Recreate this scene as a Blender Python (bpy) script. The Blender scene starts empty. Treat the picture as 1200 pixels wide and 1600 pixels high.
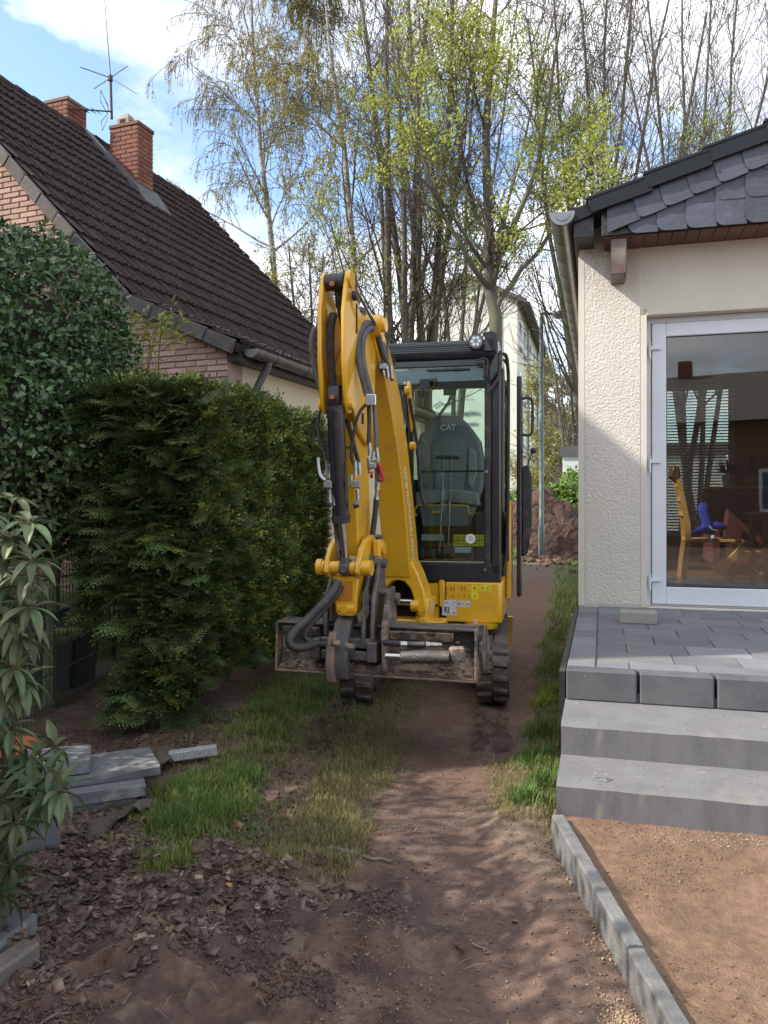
import bpy, math, random
import numpy as np
from mathutils import Vector, Matrix
sc = bpy.context.scene
COL = sc.collection
R = math.radians
# ------------------------------------------------------------------ camera
EYE = 1.4; FP = 1220.0; HOR = 786.0        # eye height, focal length in photo pixels, horizon row
cam = bpy.data.objects.new('camera', bpy.data.cameras.new('camera')); COL.objects.link(cam)
cam.location = (0, 0, EYE); cam.rotation_euler = (R(90), 0, 0)
cam.data.sensor_fit = 'VERTICAL'; cam.data.sensor_height = 36; cam.data.lens = FP*36/1600
cam.data.shift_y = -14/1600.0
cam.data.clip_start = .05; cam.data.clip_end = 2000
sc.camera = cam
# ------------------------------------------------------------------ light
A1 = R(15.5)                                # heading of the new house
U1 = Vector((math.cos(A1), -math.sin(A1), 0)); V1 = Vector((math.sin(A1), math.cos(A1), 0))
SUNDIR = (U1*1.12 + V1*.50 - Vector((0, 0, 1.0))).normalized()   # travel direction of the light
sun = bpy.data.objects.new('sun', bpy.data.lights.new('sun', 'SUN')); COL.objects.link(sun)
sun.data.energy = 2.9; sun.data.angle = R(.6); sun.data.color = (1, .94, .84)
sun.rotation_euler = SUNDIR.to_track_quat('-Z', 'Y').to_euler()
sc.view_settings.view_transform = 'Standard'; sc.view_settings.look = 'None'
sc.view_settings.exposure = 1.22; sc.view_settings.gamma = 1; sc.view_settings.use_curve_mapping = False
wd = bpy.data.worlds.new('World'); sc.world = wd; wd.use_nodes = True
nt = wd.node_tree; nt.nodes.clear(); N = nt.nodes.new; Lk = nt.links.new
out = N('ShaderNodeOutputWorld'); bg = N('ShaderNodeBackground'); sky = N('ShaderNodeTexSky')
sky.sky_type = 'NISHITA'; sky.sun_disc = False
el = math.asin(-SUNDIR.z); sky.sun_elevation = el
sky.sun_rotation = math.atan2(-SUNDIR.x, -SUNDIR.y)
sky.air_density = 1.0; sky.dust_density = .6; sky.ozone_density = 1.5
bg.inputs['Strength'].default_value = .15
tc = N('ShaderNodeTexCoord'); sep = N('ShaderNodeSeparateXYZ'); Lk(tc.outputs['Generated'], sep.inputs[0])
def math_node(op, a, b=None, clamp=False):
    n = N('ShaderNodeMath'); n.operation = op; n.use_clamp = clamp
    for i, v in enumerate((a, b)):
        if v is None: continue
        if isinstance(v, (int, float)): n.inputs[i].default_value = v
        else: Lk(v, n.inputs[i])
    return n.outputs[0]
zz = math_node('ADD', math_node('MAXIMUM', sep.outputs[2], 0.0), .22)
cx = math_node('DIVIDE', sep.outputs[0], zz); cy = math_node('DIVIDE', sep.outputs[1], zz)
cmb = N('ShaderNodeCombineXYZ'); Lk(cx, cmb.inputs[0]); Lk(cy, cmb.inputs[1])
def noise(vec, scale, detail, rough=.5, off=(0, 0, 0)):
    mp = N('ShaderNodeMapping'); mp.inputs['Location'].default_value = off; Lk(vec, mp.inputs[0])
    n = N('ShaderNodeTexNoise'); n.inputs['Scale'].default_value = scale; n.inputs['Detail'].default_value = detail
    n.inputs['Roughness'].default_value = rough; Lk(mp.outputs[0], n.inputs['Vector']); return n.outputs['Fac']
def ramp(fac, stops):
    r = N('ShaderNodeValToRGB'); Lk(fac, r.inputs[0]); e = r.color_ramp.elements
    e[0].position = stops[0][0]; e[0].color = stops[0][1]; e[1].position = stops[-1][0]; e[1].color = stops[-1][1]
    for p, c in stops[1:-1]:
        q = e.new(p); q.color = c
    return r.outputs[0]
cf = ramp(noise(cmb.outputs[0], 1.15, 8, .58, (6.6, 6.1, 0)), [(.415, (0, 0, 0, 1)), (.52, (1, 1, 1, 1))])
cs = ramp(noise(cmb.outputs[0], 1.5, 5, .5, (8.4, 2.2, 0)), [(.38, (2.9, 3.1, 3.45, 1)), (.5, (4.6, 4.7, 4.9, 1)), (.64, (8.5, 8.5, 8.5, 1))])
mx = N('ShaderNodeMixRGB'); Lk(cf, mx.inputs[0]); Lk(sky.outputs[0], mx.inputs[1]); Lk(cs, mx.inputs[2])
Lk(mx.outputs[0], bg.inputs['Color']); Lk(bg.outputs[0], out.inputs[0])
sc.render.engine = 'CYCLES'
sc.cycles.max_bounces = 8; sc.cycles.transparent_max_bounces = 16; sc.cycles.glossy_bounces = 3; sc.cycles.diffuse_bounces = 3

# ------------------------------------------------------------------ design helpers
def W(px, py, Y): return Vector(((px-600)/FP*Y, Y, EYE-(py-HOR)/FP*Y))      # a place in the world, from where it is seen and how far it is
def G(px, py, z=0.0):
    Y = (EYE-z)*FP/(py-HOR); return Vector(((px-600)/FP*Y, Y, z))
rng = np.random.default_rng(7); random.seed(5)
ROOT = {}
def rootm(o):
    while o.parent is not None: o = o.parent
    return ROOT.get(o.name, Matrix.Identity(4))
def tag(o, label=None, cat=None, group=None, kind=None):
    if label: o['label'] = label
    if cat: o['category'] = cat
    if group: o['group'] = group
    if kind: o['kind'] = kind
    return o
def thing(name, label, cat, loc=(0, 0, 0), rotz=0.0, group=None):
    o = bpy.data.objects.new(name, None); COL.objects.link(o); o.empty_display_size = .1
    o.location = loc; o.rotation_euler = (0, 0, rotz)
    ROOT[o.name] = Matrix.Translation(Vector(loc)) @ Matrix.Rotation(rotz, 4, 'Z')
    return tag(o, label, cat, group)
class MB:
    """collects shapes, links them as one mesh object"""
    def __init__(s, fr=None): s.v = []; s.f = []; s.fr = fr
    def add(s, vs, fs):
        o = len(s.v); s.v += [Vector(p) for p in vs]; s.f += [tuple(i+o for i in f) for f in fs]; return s
    def box(s, a, b, bev=0.0):
        x0, x1 = sorted((a[0], b[0])); y0, y1 = sorted((a[1], b[1])); z0, z1 = sorted((a[2], b[2]))
        if not bev:
            return s.add([(x0,y0,z0),(x1,y0,z0),(x1,y1,z0),(x0,y1,z0),(x0,y0,z1),(x1,y0,z1),(x1,y1,z1),(x0,y1,z1)],
                [(0,3,2,1),(4,5,6,7),(0,1,5,4),(1,2,6,5),(2,3,7,6),(3,0,4,7)])
        c = bev; vs = []
        for (x, sx) in ((x0, 1), (x1, -1)):
            for (y, sy) in ((y0, 1), (y1, -1)):
                for (z, sz) in ((z0, 1), (z1, -1)):
                    vs += [(x, y+sy*c, z+sz*c), (x+sx*c, y, z+sz*c), (x+sx*c, y+sy*c, z)]
        def k(i, j, l, a): return ((i*2+j)*2+l)*3+a
        fs = []
        for i in (0, 1): fs.append((k(i,0,0,0), k(i,1,0,0), k(i,1,1,0), k(i,0,1,0)))
        for j in (0, 1): fs.append((k(0,j,0,1), k(1,j,0,1), k(1,j,1,1), k(0,j,1,1)))
        for l in (0, 1): fs.append((k(0,0,l,2), k(1,0,l,2), k(1,1,l,2), k(0,1,l,2)))
        for j in (0, 1):
            for l in (0, 1): fs.append((k(0,j,l,1), k(1,j,l,1), k(1,j,l,2), k(0,j,l,2)))
        for i in (0, 1):
            for l in (0, 1): fs.append((k(i,0,l,0), k(i,1,l,0), k(i,1,l,2), k(i,0,l,2)))
        for i in (0, 1):
            for j in (0, 1): fs.append((k(i,j,0,0), k(i,j,1,0), k(i,j,1,1), k(i,j,0,1)))
        for i in (0, 1):
            for j in (0, 1):
                for l in (0, 1): fs.append((k(i,j,l,0), k(i,j,l,1), k(i,j,l,2)))
        return s.add(vs, fs)
    def prism(s, poly, d0, d1, ax='x'):
        """poly: 2-D outline; extruded along ax from d0 to d1. ax x: (y,z); y: (x,z); z: (x,y)"""
        n = len(poly)
        def P(p, d): return {'x': (d, p[0], p[1]), 'y': (p[0], d, p[1]), 'z': (p[0], p[1], d)}[ax]
        return s.add([P(p, d0) for p in poly]+[P(p, d1) for p in poly],
            [tuple(range(n))[::-1], tuple(range(n, 2*n))]+[(i, (i+1) % n, n+(i+1) % n, n+i) for i in range(n)])
    def cyl(s, a, b, r, n=14, r2=None, cap=True):
        return s.tube([a, b], [r, r if r2 is None else r2], n, cap)
    def tube(s, pts, r, n=10, cap=True):
        pts = [Vector(p) for p in pts]; m = len(pts)
        rs = r if isinstance(r, (list, tuple)) else [r]*m
        ref = None; vs = []; fs = []
        for i, p in enumerate(pts):
            t = (pts[min(i+1, m-1)]-pts[max(i-1, 0)])
            t = t.normalized() if t.length > 1e-9 else Vector((0, 0, 1))
            if ref is None: ref = Vector((0, 0, 1)) if abs(t.z) < .9 else Vector((1, 0, 0))
            a = t.cross(ref).normalized(); b = t.cross(a).normalized(); ref = -b if True else ref
            ref = (a.cross(t)).normalized()
            for k in range(n):
                q = 2*math.pi*k/n; vs.append(p+(a*math.cos(q)+ref*math.sin(q))*rs[i])
        for i in range(m-1):
            for k in range(n): fs.append((i*n+k, i*n+(k+1) % n, (i+1)*n+(k+1) % n, (i+1)*n+k))
        if cap: fs += [tuple(range(n))[::-1], tuple(range((m-1)*n, m*n))]
        return s.add(vs, fs)
    def hull_loft(s, rings, cap=True):
        n = len(rings[0]); vs = [p for r in rings for p in r]; m = len(rings)
        fs = [(i*n+k, i*n+(k+1) % n, (i+1)*n+(k+1) % n, (i+1)*n+k) for i in range(m-1) for k in range(n)]
        if cap: fs += [tuple(range(n))[::-1], tuple(range((m-1)*n, m*n))]
        return s.add(vs, fs)
    def build(s, name, m, parent=None, world=False, smooth=False, bevel=0.0, angle=40, seg=1):
        me = bpy.data.meshes.new(name)
        mat4 = Matrix.Identity(4)
        if s.fr is not None or world:
            mat4 = (s.fr if s.fr is not None else Matrix.Identity(4))
            if parent is not None: mat4 = rootm(parent).inverted() @ mat4
        me.from_pydata([mat4 @ v for v in s.v], [], s.f); me.update()
        o = bpy.data.objects.new(name, me); COL.objects.link(o)
        if m: me.materials.append(m)
        if parent is not None: o.parent = parent
        fixn(me)
        if smooth: shade(me, angle)
        if bevel:
            b = o.modifiers.new('bevel', 'BEVEL'); b.width = bevel; b.segments = seg; b.limit_method = 'ANGLE'; b.angle_limit = R(35)
            shade(me, angle)
        return o
import bmesh
def fixn(me):
    bm = bmesh.new(); bm.from_mesh(me); bmesh.ops.recalc_face_normals(bm, faces=bm.faces); bm.to_mesh(me); bm.free()
def shade(me, angle):
    me.polygons.foreach_set('use_smooth', [True]*len(me.polygons))
    try: me.set_sharp_from_angle(angle=R(angle))
    except Exception: pass
def inst(me, name, parent, loc, rot=(0, 0, 0), scale=(1, 1, 1)):
    o = bpy.data.objects.new(name, me); COL.objects.link(o); o.parent = parent
    o.location = loc; o.rotation_euler = rot; o.scale = scale; return o
def mesh_of(mb, name, m, smooth=False):
    me = bpy.data.meshes.new(name); me.from_pydata(mb.v, [], mb.f); me.update(); me.materials.append(m); fixn(me)
    if smooth: shade(me, 40)
    return me
def smooth_pts(pts, per=6):
    P = [Vector(p) for p in pts]; P = [P[0]*2-P[1]]+P+[P[-1]*2-P[-2]]; o = []
    for i in range(1, len(P)-2):
        for k in range(per):
            t = k/per; a, b, c, d = P[i-1:i+3]
            o.append(.5*((2*b)+(c-a)*t+(2*a-5*b+4*c-d)*t*t+(3*b-a-3*c+d)*t**3))
    o.append(P[-2]); return o
def ribbed(pts, r, pitch=.007):
    sp = smooth_pts(pts, 10); L = [0]
    for a, b in zip(sp, sp[1:]): L.append(L[-1]+(b-a).length)
    n = int(L[-1]/pitch*2); o = []; rr = []; j = 0
    for i in range(n+1):
        d = L[-1]*i/n
        while j < len(L)-2 and L[j+1] < d: j += 1
        t = (d-L[j])/max(L[j+1]-L[j], 1e-9); o.append(sp[j].lerp(sp[j+1], t)); rr.append(r if i % 2 else r*.84)
    return o, rr
def np_mesh(name, V, F, m, parent=None, col=None, smooth=False, loc=None):
    """V (n,3), F (m,3|4) numpy -> object (world coordinates, or relative to the parent root)"""
    V = np.asarray(V, dtype=np.float32)
    if parent is not None:
        Mi = np.array(rootm(parent).inverted()); V = (V @ Mi[:3, :3].T+Mi[:3, 3]).astype(np.float32)
    Fs = F if isinstance(F, list) else [F]
    me = bpy.data.meshes.new(name); me.vertices.add(len(V)); me.vertices.foreach_set('co', V.ravel())
    nl = sum(f.size for f in Fs); npoly = sum(len(f) for f in Fs)
    me.loops.add(nl); me.polygons.add(npoly)
    me.loops.foreach_set('vertex_index', np.concatenate([f.ravel() for f in Fs]).astype(np.int32))
    tot = np.concatenate([np.full(len(f), f.shape[1]) for f in Fs]); st = np.concatenate([[0], np.cumsum(tot)[:-1]])
    me.polygons.foreach_set('loop_start', st.astype(np.int32))
    me.polygons.foreach_set('loop_total', tot.astype(np.int32))
    if smooth: me.polygons.foreach_set('use_smooth', np.ones(npoly, dtype=bool))
    me.update(calc_edges=True)
    if col is not None:
        a = me.color_attributes.new('tint', 'FLOAT_COLOR', 'POINT')
        c = np.ones((len(V), 4), dtype=np.float32); c[:, :3] = col; a.data.foreach_set('color', c.ravel())
    me.materials.append(m)
    o = bpy.data.objects.new(name, me); COL.objects.link(o)
    if parent is not None: o.parent = parent
    return o
# ------------------------------------------------------------------ noise for the terrain
def _h(ix, iy, s):
    n = (ix*374761393+iy*668265263+s*974634777) & 0xffffffff
    n = ((n ^ (n >> 13))*1274126177) & 0xffffffff
    return ((n ^ (n >> 16)) & 0xffff)/65535.0
def vnoise(x, y, s=0):
    ix = np.floor(x).astype(np.int64); iy = np.floor(y).astype(np.int64); fx = x-ix; fy = y-iy
    fx = fx*fx*(3-2*fx); fy = fy*fy*(3-2*fy)
    return (_h(ix, iy, s)*(1-fx)+_h(ix+1, iy, s)*fx)*(1-fy)+(_h(ix, iy+1, s)*(1-fx)+_h(ix+1, iy+1, s)*fx)*fy
def fbm(x, y, s=0, o=4):
    a = 0; w = .5; t = 0
    for i in range(o): a = a+w*vnoise(x, y, s+i*17); t += w; w *= .5; x = x*2.03+3.1; y = y*2.03+1.7
    return a/t
# ------------------------------------------------------------------ materials
MT = {}
def mat(name, c, c2=None, sc_=8.0, rough=.6, metal=0.0, bump=0.0, bs=60.0, rnd=0.0, coat=0.0, spots=None, attr=False, trans=0.0, stretch=None, spec=.5, bd=.01, hue=None, coord='Object'):
    m = bpy.data.materials.new(name); m.use_nodes = True; t = m.node_tree; P = t.nodes['Principled BSDF']; Nn = t.nodes.new; L = t.links.new
    P.inputs['Roughness'].default_value = rough; P.inputs['Metallic'].default_value = metal
    P.inputs['Specular IOR Level'].default_value = spec
    if coat: P.inputs['Coat Weight'].default_value = coat; P.inputs['Coat Roughness'].default_value = .08
    tcn = Nn('ShaderNodeTexCoord'); vec = tcn.outputs[coord]
    if rnd:
        oi = Nn('ShaderNodeObjectInfo'); ad = Nn('ShaderNodeVectorMath'); ad.operation = 'ADD'
        cb = Nn('ShaderNodeMath'); cb.operation = 'MULTIPLY'; cb.inputs[1].default_value = 37.0; L(oi.outputs['Random'], cb.inputs[0])
        L(vec, ad.inputs[0]); L(cb.outputs[0], ad.inputs[1]); vec = ad.outputs[0]
    if stretch:
        mp = Nn('ShaderNodeMapping'); mp.inputs['Scale'].default_value = stretch; L(vec, mp.inputs[0]); vec = mp.outputs[0]
    def nz(s, d=5, r=.6):
        n = Nn('ShaderNodeTexNoise'); n.inputs['Scale'].default_value = s; n.inputs['Detail'].default_value = d; n.inputs['Roughness'].default_value = r
        L(vec, n.inputs['Vector']); return n.outputs['Fac']
    def rp(f, a, b):
        r = Nn('ShaderNodeMapRange'); r.inputs[1].default_value = a; r.inputs[2].default_value = b; L(f, r.inputs[0]); return r.outputs[0]
    def mixc(f, a, b, bt='MIX'):
        x = Nn('ShaderNodeMix'); x.data_type = 'RGBA'; x.blend_type = bt
        for i, v in ((0, f), (6, a), (7, b)):
            if isinstance(v, (int, float)): x.inputs[i].default_value = v
            elif isinstance(v, tuple): x.inputs[i].default_value = (*v[:3], 1)
            else: L(v, x.inputs[i])
        return x.outputs[2]
    if c2 is None: c2 = tuple(x*.82 for x in c)
    colr = mixc(rp(nz(sc_), .35, .65), c, c2)
    if attr:
        at = Nn('ShaderNodeAttribute'); at.attribute_name = 'tint'; colr = mixc(1.0, colr, at.outputs['Color'], 'MULTIPLY')
    if rnd:
        hs = Nn('ShaderNodeHueSaturation'); mr = Nn('ShaderNodeMapRange'); mr.inputs[3].default_value = 1-rnd; mr.inputs[4].default_value = 1+rnd
        L(oi.outputs['Random'], mr.inputs[0]); L(mr.outputs[0], hs.inputs['Value']); L(colr, hs.inputs['Color'])
        if hue:
            wn = Nn('ShaderNodeTexWhiteNoise'); wn.noise_dimensions = '1D'; L(oi.outputs['Random'], wn.inputs['W'])
            m2 = Nn('ShaderNodeMapRange'); m2.inputs[3].default_value = .5-hue; m2.inputs[4].default_value = .5+hue
            L(wn.outputs[0], m2.inputs[0]); L(m2.outputs[0], hs.inputs['Hue'])
        colr = hs.outputs[0]
    if spots:
        for sp in spots:       # (colour, scale, lo, hi)
            colr = mixc(rp(nz(sp[1], 6, .65), sp[2], sp[3]), colr, sp[0])
    L(colr, P.inputs['Base Color'])
    if bump:
        b = Nn('ShaderNodeBump'); b.inputs['Strength'].default_value = bump; b.inputs['Distance'].default_value = bd
        L(nz(bs, 4, .6), b.inputs['Height']); L(b.outputs[0], P.inputs['Normal'])
    rv = .3 if name == 'garden_soil' else .08
    rr = Nn('ShaderNodeMapRange'); rr.inputs[3].default_value = max(rough-rv, .02); rr.inputs[4].default_value = min(rough+.1, 1)
    L(nz(sc_*2.3), rr.inputs[0]); L(rr.outputs[0], P.inputs['Roughness'])
    if trans:
        tr = Nn('ShaderNodeBsdfTranslucent'); L(colr, tr.inputs[0]); ms = Nn('ShaderNodeMixShader'); ms.inputs[0].default_value = trans
        L(P.outputs[0], ms.inputs[1]); L(tr.outputs[0], ms.inputs[2]); L(ms.outputs[0], t.nodes['Material Output'].inputs[0])
    MT[name] = m; return m
def glass(name, tint, refl=1.0, rough=.01, ior=1.5):
    m = bpy.data.materials.new(name); m.use_nodes = True; t = m.node_tree; t.nodes.clear(); Nn = t.nodes.new; L = t.links.new
    o = Nn('ShaderNodeOutputMaterial'); tr = Nn('ShaderNodeBsdfTransparent'); tr.inputs[0].default_value = (*tint, 1)
    gl = Nn('ShaderNodeBsdfGlossy'); gl.inputs['Roughness'].default_value = rough
    fr = Nn('ShaderNodeFresnel'); fr.inputs[0].default_value = ior
    mm = Nn('ShaderNodeMath'); mm.operation = 'MULTIPLY'; mm.use_clamp = True; mm.inputs[1].default_value = refl; L(fr.outputs[0], mm.inputs[0])
    tcn = Nn('ShaderNodeTexCoord'); nz = Nn('ShaderNodeTexNoise'); nz.inputs['Scale'].default_value = 1.3; L(tcn.outputs['Object'], nz.inputs['Vector'])
    b = Nn('ShaderNodeBump'); b.inputs['Strength'].default_value = .04; b.inputs['Distance'].default_value = .02; L(nz.outputs[0], b.inputs['Height']); L(b.outputs[0], gl.inputs['Normal'])
    x = Nn('ShaderNodeMixShader'); L(mm.outputs[0], x.inputs[0]); L(tr.outputs[0], x.inputs[1]); L(gl.outputs[0], x.inputs[2]); L(x.outputs[0], o.inputs[0])
    MT[name] = m; return m
YEL = mat('yellow_paint', (.74, .40, .018), (.69, .36, .016), 3, .32, coat=.5, spots=[((.46, .27, .08), 7, .55, .8), ((.3, .2, .12), 31, .63, .74), ((.12, .09, .06), 60, .7, .76)], rnd=0)
BLK = mat('black_paint', (.012, .013, .018), (.02, .021, .027), 5, .3, coat=.4, spots=[((.1, .085, .07), 14, .62, .85)])
BLKM = mat('black_steel', (.02, .02, .023), (.035, .033, .032), 12, .45, spots=[((.12, .09, .065), 18, .55, .75)])
STEEL = mat('dirty_steel', (.075, .075, .085), (.13, .12, .11), 16, .5, metal=.25, spots=[((.2, .14, .095), 13, .5, .72)], bump=.3, bs=70)
MUDST = mat('muddy_steel', (.05, .046, .046), (.17, .13, .1), 5, .6, metal=.1, spots=[((.27, .19, .135), 9, .48, .56), ((.024, .022, .023), 5, .53, .6), ((.33, .25, .19), 26, .6, .68)], bump=1.0, bs=55)
CHR = mat('chrome', (.55, .55, .57), None, 8, .18, metal=1)
ZINC = mat('zinc_fitting', (.38, .38, .38), (.24, .23, .22), 40, .32, metal=.9)
RUB = mat('track_rubber', (.055, .047, .042), (.12, .092, .072), 22, .75, spots=[((.17, .125, .09), 12, .45, .7)], bump=.5, bs=90)
HOSE = mat('grey_hose', (.14, .14, .145), (.1, .1, .105), 20, .45)
HOSEB = mat('black_hose', (.022, .022, .024), (.05, .045, .04), 20, .5)
RED = mat('red_plastic', (.45, .015, .02), None, 20, .4)
PAPER = mat('white_sticker', (.62, .62, .62), (.5, .5, .5), 30, .5)
INK = mat('black_ink', (.012, .012, .012), None, 8, .6)
YST = mat('yellow_sticker', (.75, .68, .02), None, 30, .5)
BST = mat('blue_sticker', (.45, .6, .75), None, 30, .5)
GST = mat('green_sticker', (.02, .3, .04), None, 30, .5)
LTXT = mat('pale_print', (.72, .66, .5), None, 30, .5)
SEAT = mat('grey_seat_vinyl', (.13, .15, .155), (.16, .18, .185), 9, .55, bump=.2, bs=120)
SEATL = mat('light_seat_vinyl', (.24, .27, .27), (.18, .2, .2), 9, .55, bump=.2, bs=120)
CGLASS = glass('cab_glass', (.87, .945, .91), 1.1)
HGLASS = glass('window_glass', (.78, .80, .78), 3.0)
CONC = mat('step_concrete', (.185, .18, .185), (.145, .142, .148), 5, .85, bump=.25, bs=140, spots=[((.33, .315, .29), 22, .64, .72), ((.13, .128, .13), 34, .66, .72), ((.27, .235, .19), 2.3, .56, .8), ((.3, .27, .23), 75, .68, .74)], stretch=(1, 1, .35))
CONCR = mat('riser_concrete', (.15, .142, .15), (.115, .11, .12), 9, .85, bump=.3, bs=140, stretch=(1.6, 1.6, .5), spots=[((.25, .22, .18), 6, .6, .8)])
PAVE = mat('paver_concrete', (.165, .168, .185), (.13, .134, .15), 6, .8, bump=.25, bs=150, rnd=.14, spots=[((.2, .185, .16), 2.1, .52, .75), ((.25, .24, .225), 12, .6, .8)])
PAVL = mat('pale_paver_concrete', (.21, .215, .23), (.17, .175, .19), 6, .8, bump=.25, bs=150, rnd=.1, spots=[((.28, .27, .25), 12, .6, .8)])
EDGEC = mat('edge_block_concrete', (.105, .102, .108), (.072, .072, .08), 7, .8, bump=.25, bs=140, rnd=.12, spots=[((.3, .28, .26), 60, .68, .74)])
KERB = mat('kerb_concrete', (.20, .198, .195), (.135, .133, .13), 12, .85, bump=.6, bs=90, spots=[((.2, .15, .11), 7, .58, .75)])
PLAST = mat('rough_plaster', (.66, .615, .535), (.62, .575, .5), 2.5, .9, bump=1.0, bs=55, bd=.014)
PLASM = mat('smooth_plaster', (.64, .59, .505), (.6, .55, .47), 2.5, .9, bump=.15, bs=160, bd=.004)
PVC = mat('white_plastic_frame', (.66, .68, .72), (.62, .64, .68), 4, .3)
SLATE = mat('blue_slate', (.05, .056, .075), (.07, .077, .1), 5, .5, bump=.5, bs=26, rnd=.16, spots=[((.12, .13, .15), 9, .62, .75)])
VERGE = mat('anthracite_tile', (.008, .009, .013), (.013, .014, .019), 6, .42, spec=.3, rnd=.1)
SOFF = mat('brown_soffit', (.13, .062, .038), (.09, .042, .026), 18, .6, stretch=(1, 6, 6), rnd=.2)
ZGUT = mat('zinc_gutter', (.26, .255, .25), (.2, .198, .195), 5, .33, metal=.75)
DGUT = mat('weathered_gutter', (.09, .09, .1), (.14, .135, .14), 6, .5, metal=.4)
BRICK = mat('pink_brick', (.47, .32, .27), (.41, .265, .22), 14, .85, rnd=.17, hue=.012, bump=.6, bs=45, spots=[((.5, .33, .27), 10, .6, .8)])
MORT = mat('brick_mortar', (.36, .26, .22), (.3, .21, .18), 20, .95, bump=.4, bs=60)
BRICKR = mat('red_brick', (.22, .085, .055), (.17, .068, .045), 14, .85, rnd=.2, hue=.014, bump=.6, bs=45)
MORTR = mat('chimney_mortar', (.2, .13, .1), (.16, .1, .08), 20, .95, bump=.4, bs=60)
TILE = mat('dark_roof_tile', (.028, .018, .018), (.046, .03, .029), 6, .85, spec=.25, rnd=.22, bump=.6, bs=40, spots=[((.11, .085, .075), 13, .6, .75), ((.05, .045, .02), 5, .6, .7)])
VSTONE = mat('verge_tile_grey', (.13, .115, .11), (.09, .08, .078), 9, .85, rnd=.2, bump=.5, bs=50)
CREAM = mat('cream_render', (.60, .54, .42), (.55, .49, .38), 2, .9, bump=.3, bs=60)
LEAD = mat('lead_flashing', (.14, .145, .155), (.1, .1, .11), 5, .5, metal=.3)
WHITEW = mat('white_render', (.68, .66, .6), (.63, .61, .55), .35, .9, spots=[((.5, .48, .42), .25, .5, .7)])
GREYW = mat('far_window_pane', (.09, .11, .12), (.14, .16, .17), 3, .15)
GREENP = mat('green_metal', (.2, .24, .22), (.16, .2, .185), 6, .45, metal=.3)
FENCEM = mat('green_fence_wire', (.02, .05, .035), None, 9, .45)
BIN = mat('dark_bin_plastic', (.016, .02, .024), (.03, .033, .036), 6, .4)
BARK = mat('tree_bark', (.13, .108, .085), (.085, .072, .06), 5, .9, bump=.6, bs=24, stretch=(1, 1, .3), spots=[((.13, .15, .07), 1.6, .5, .7)], coord='Object')
TWIG = mat('twig_bark', (.105, .08, .065), (.075, .06, .05), 5, .85)
BIRCH = mat('birch_bark', (.36, .34, .31), (.24, .22, .2), 3, .8, spots=[((.05, .045, .04), 5, .54, .62)], stretch=(1, 1, 3))
LEAFM = mat('spring_maple_leaf', (.40, .42, .07), (.32, .36, .06), 9, .6, attr=True, trans=.45)
CATK = mat('birch_catkin', (.33, .27, .06), (.25, .23, .06), 9, .7, attr=True, trans=.3)
HAZEL = mat('budding_twigs', (.34, .31, .09), (.28, .27, .07), 6, .8, attr=True, trans=.3)
YEW = mat('yew_needle', (.12, .175, .055), (.085, .135, .042), 7, .5, attr=True, trans=.2)
HOLLY = mat('holly_leaf', (.075, .125, .045), (.055, .1, .038), 9, .28, attr=True, trans=.08)
SHRUB = mat('shrub_leaf', (.155, .195, .085), (.11, .15, .07), 5, .5, hue=.02, rnd=.3, trans=.2, attr=False)
SHRUBC = mat('shrub_leaf_far', (.075, .12, .055), (.06, .1, .05), 14, .42, attr=True, trans=.2)
BUSHY = mat('golden_shrub_leaf', (.3, .3, .05), (.2, .25, .05), 8, .55, attr=True, trans=.35)
HEDGEF = mat('light_hedge_leaf', (.16, .24, .045), (.11, .19, .04), 8, .55, attr=True, trans=.3)
CORE = mat('hedge_dark_core', (.022, .02, .013), (.035, .028, .018), 20, .95, bump=.8, bs=30, bd=.05)  # for the solid dark cores put inside foliage to block light
GRASSM = mat('grass_blade', (.16, .215, .06), (.12, .175, .05), 3, .55, attr=True, trans=.35)
SOIL = mat('garden_soil', (1.3, 1.24, 1.18), (.9, .85, .8), 30, .93, attr=True, bump=.9, bs=95, bd=.012, spots=None)
CHIP = mat('bark_chip', (.2, .135, .1), (.095, .062, .048), 20, .85, attr=True)
CRUMB = mat('soil_crumb', (.16, .098, .07), (.11, .066, .05), 20, .95, attr=True, bump=.5, bs=150)
PEBB = mat('pebble', (.34, .3, .26), (.25, .22, .19), 20, .8, attr=True)
HEAPM = mat('dug_soil', (.12, .065, .045), (.07, .04, .03), 5, .95, bump=1.0, bs=7, bd=.2, spots=[((.19, .11, .08), 2.2, .55, .75)])
FELT = mat('old_felt', (.11, .09, .068), (.075, .06, .048), 7, .85, bump=.5, bs=60)
SLABM = mat('loose_slab', (.16, .165, .175), (.11, .113, .12), 7, .8, bump=.4, bs=80, spots=[((.12, .1, .08), 9, .6, .7), ((.33, .32, .3), 5, .55, .75)])
TERRA = mat('terracotta', (.42, .12, .05), None, 9, .8)
WOOD = mat('golden_pine', (.60, .34, .11), (.5, .26, .08), 5, .35, stretch=(1, 1, .3))
DWOOD = mat('dark_wood', (.10, .052, .03), (.07, .035, .02), 5, .4)
STICKM = mat('dead_stick', (.26, .2, .15), (.17, .13, .1), 15, .85)
OLDW = mat('weathered_timber', (.2, .175, .15), (.12, .1, .085), 9, .9, stretch=(1, 1, 3), bump=.5, bs=40)
FABR = mat('dark_red_fabric', (.10, .018, .02), (.07, .014, .016), 5, .9)
BLUEF = mat('blue_plush', (.02, .04, .35), (.015, .03, .25), 12, .9)
ROOMW = mat('room_wall', (.30, .235, .16), (.26, .2, .14), 2, .9)
PIPEW = mat('white_slat', (.55, .55, .52), None, 3, .5)
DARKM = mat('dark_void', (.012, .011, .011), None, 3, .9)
LED = mat('lamp_lens', (.3, .32, .32), (.1, .1, .1), 60, .2)
BENCH = mat('garage_white', (.6, .61, .62), (.55, .56, .57), 2, .7)
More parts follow.
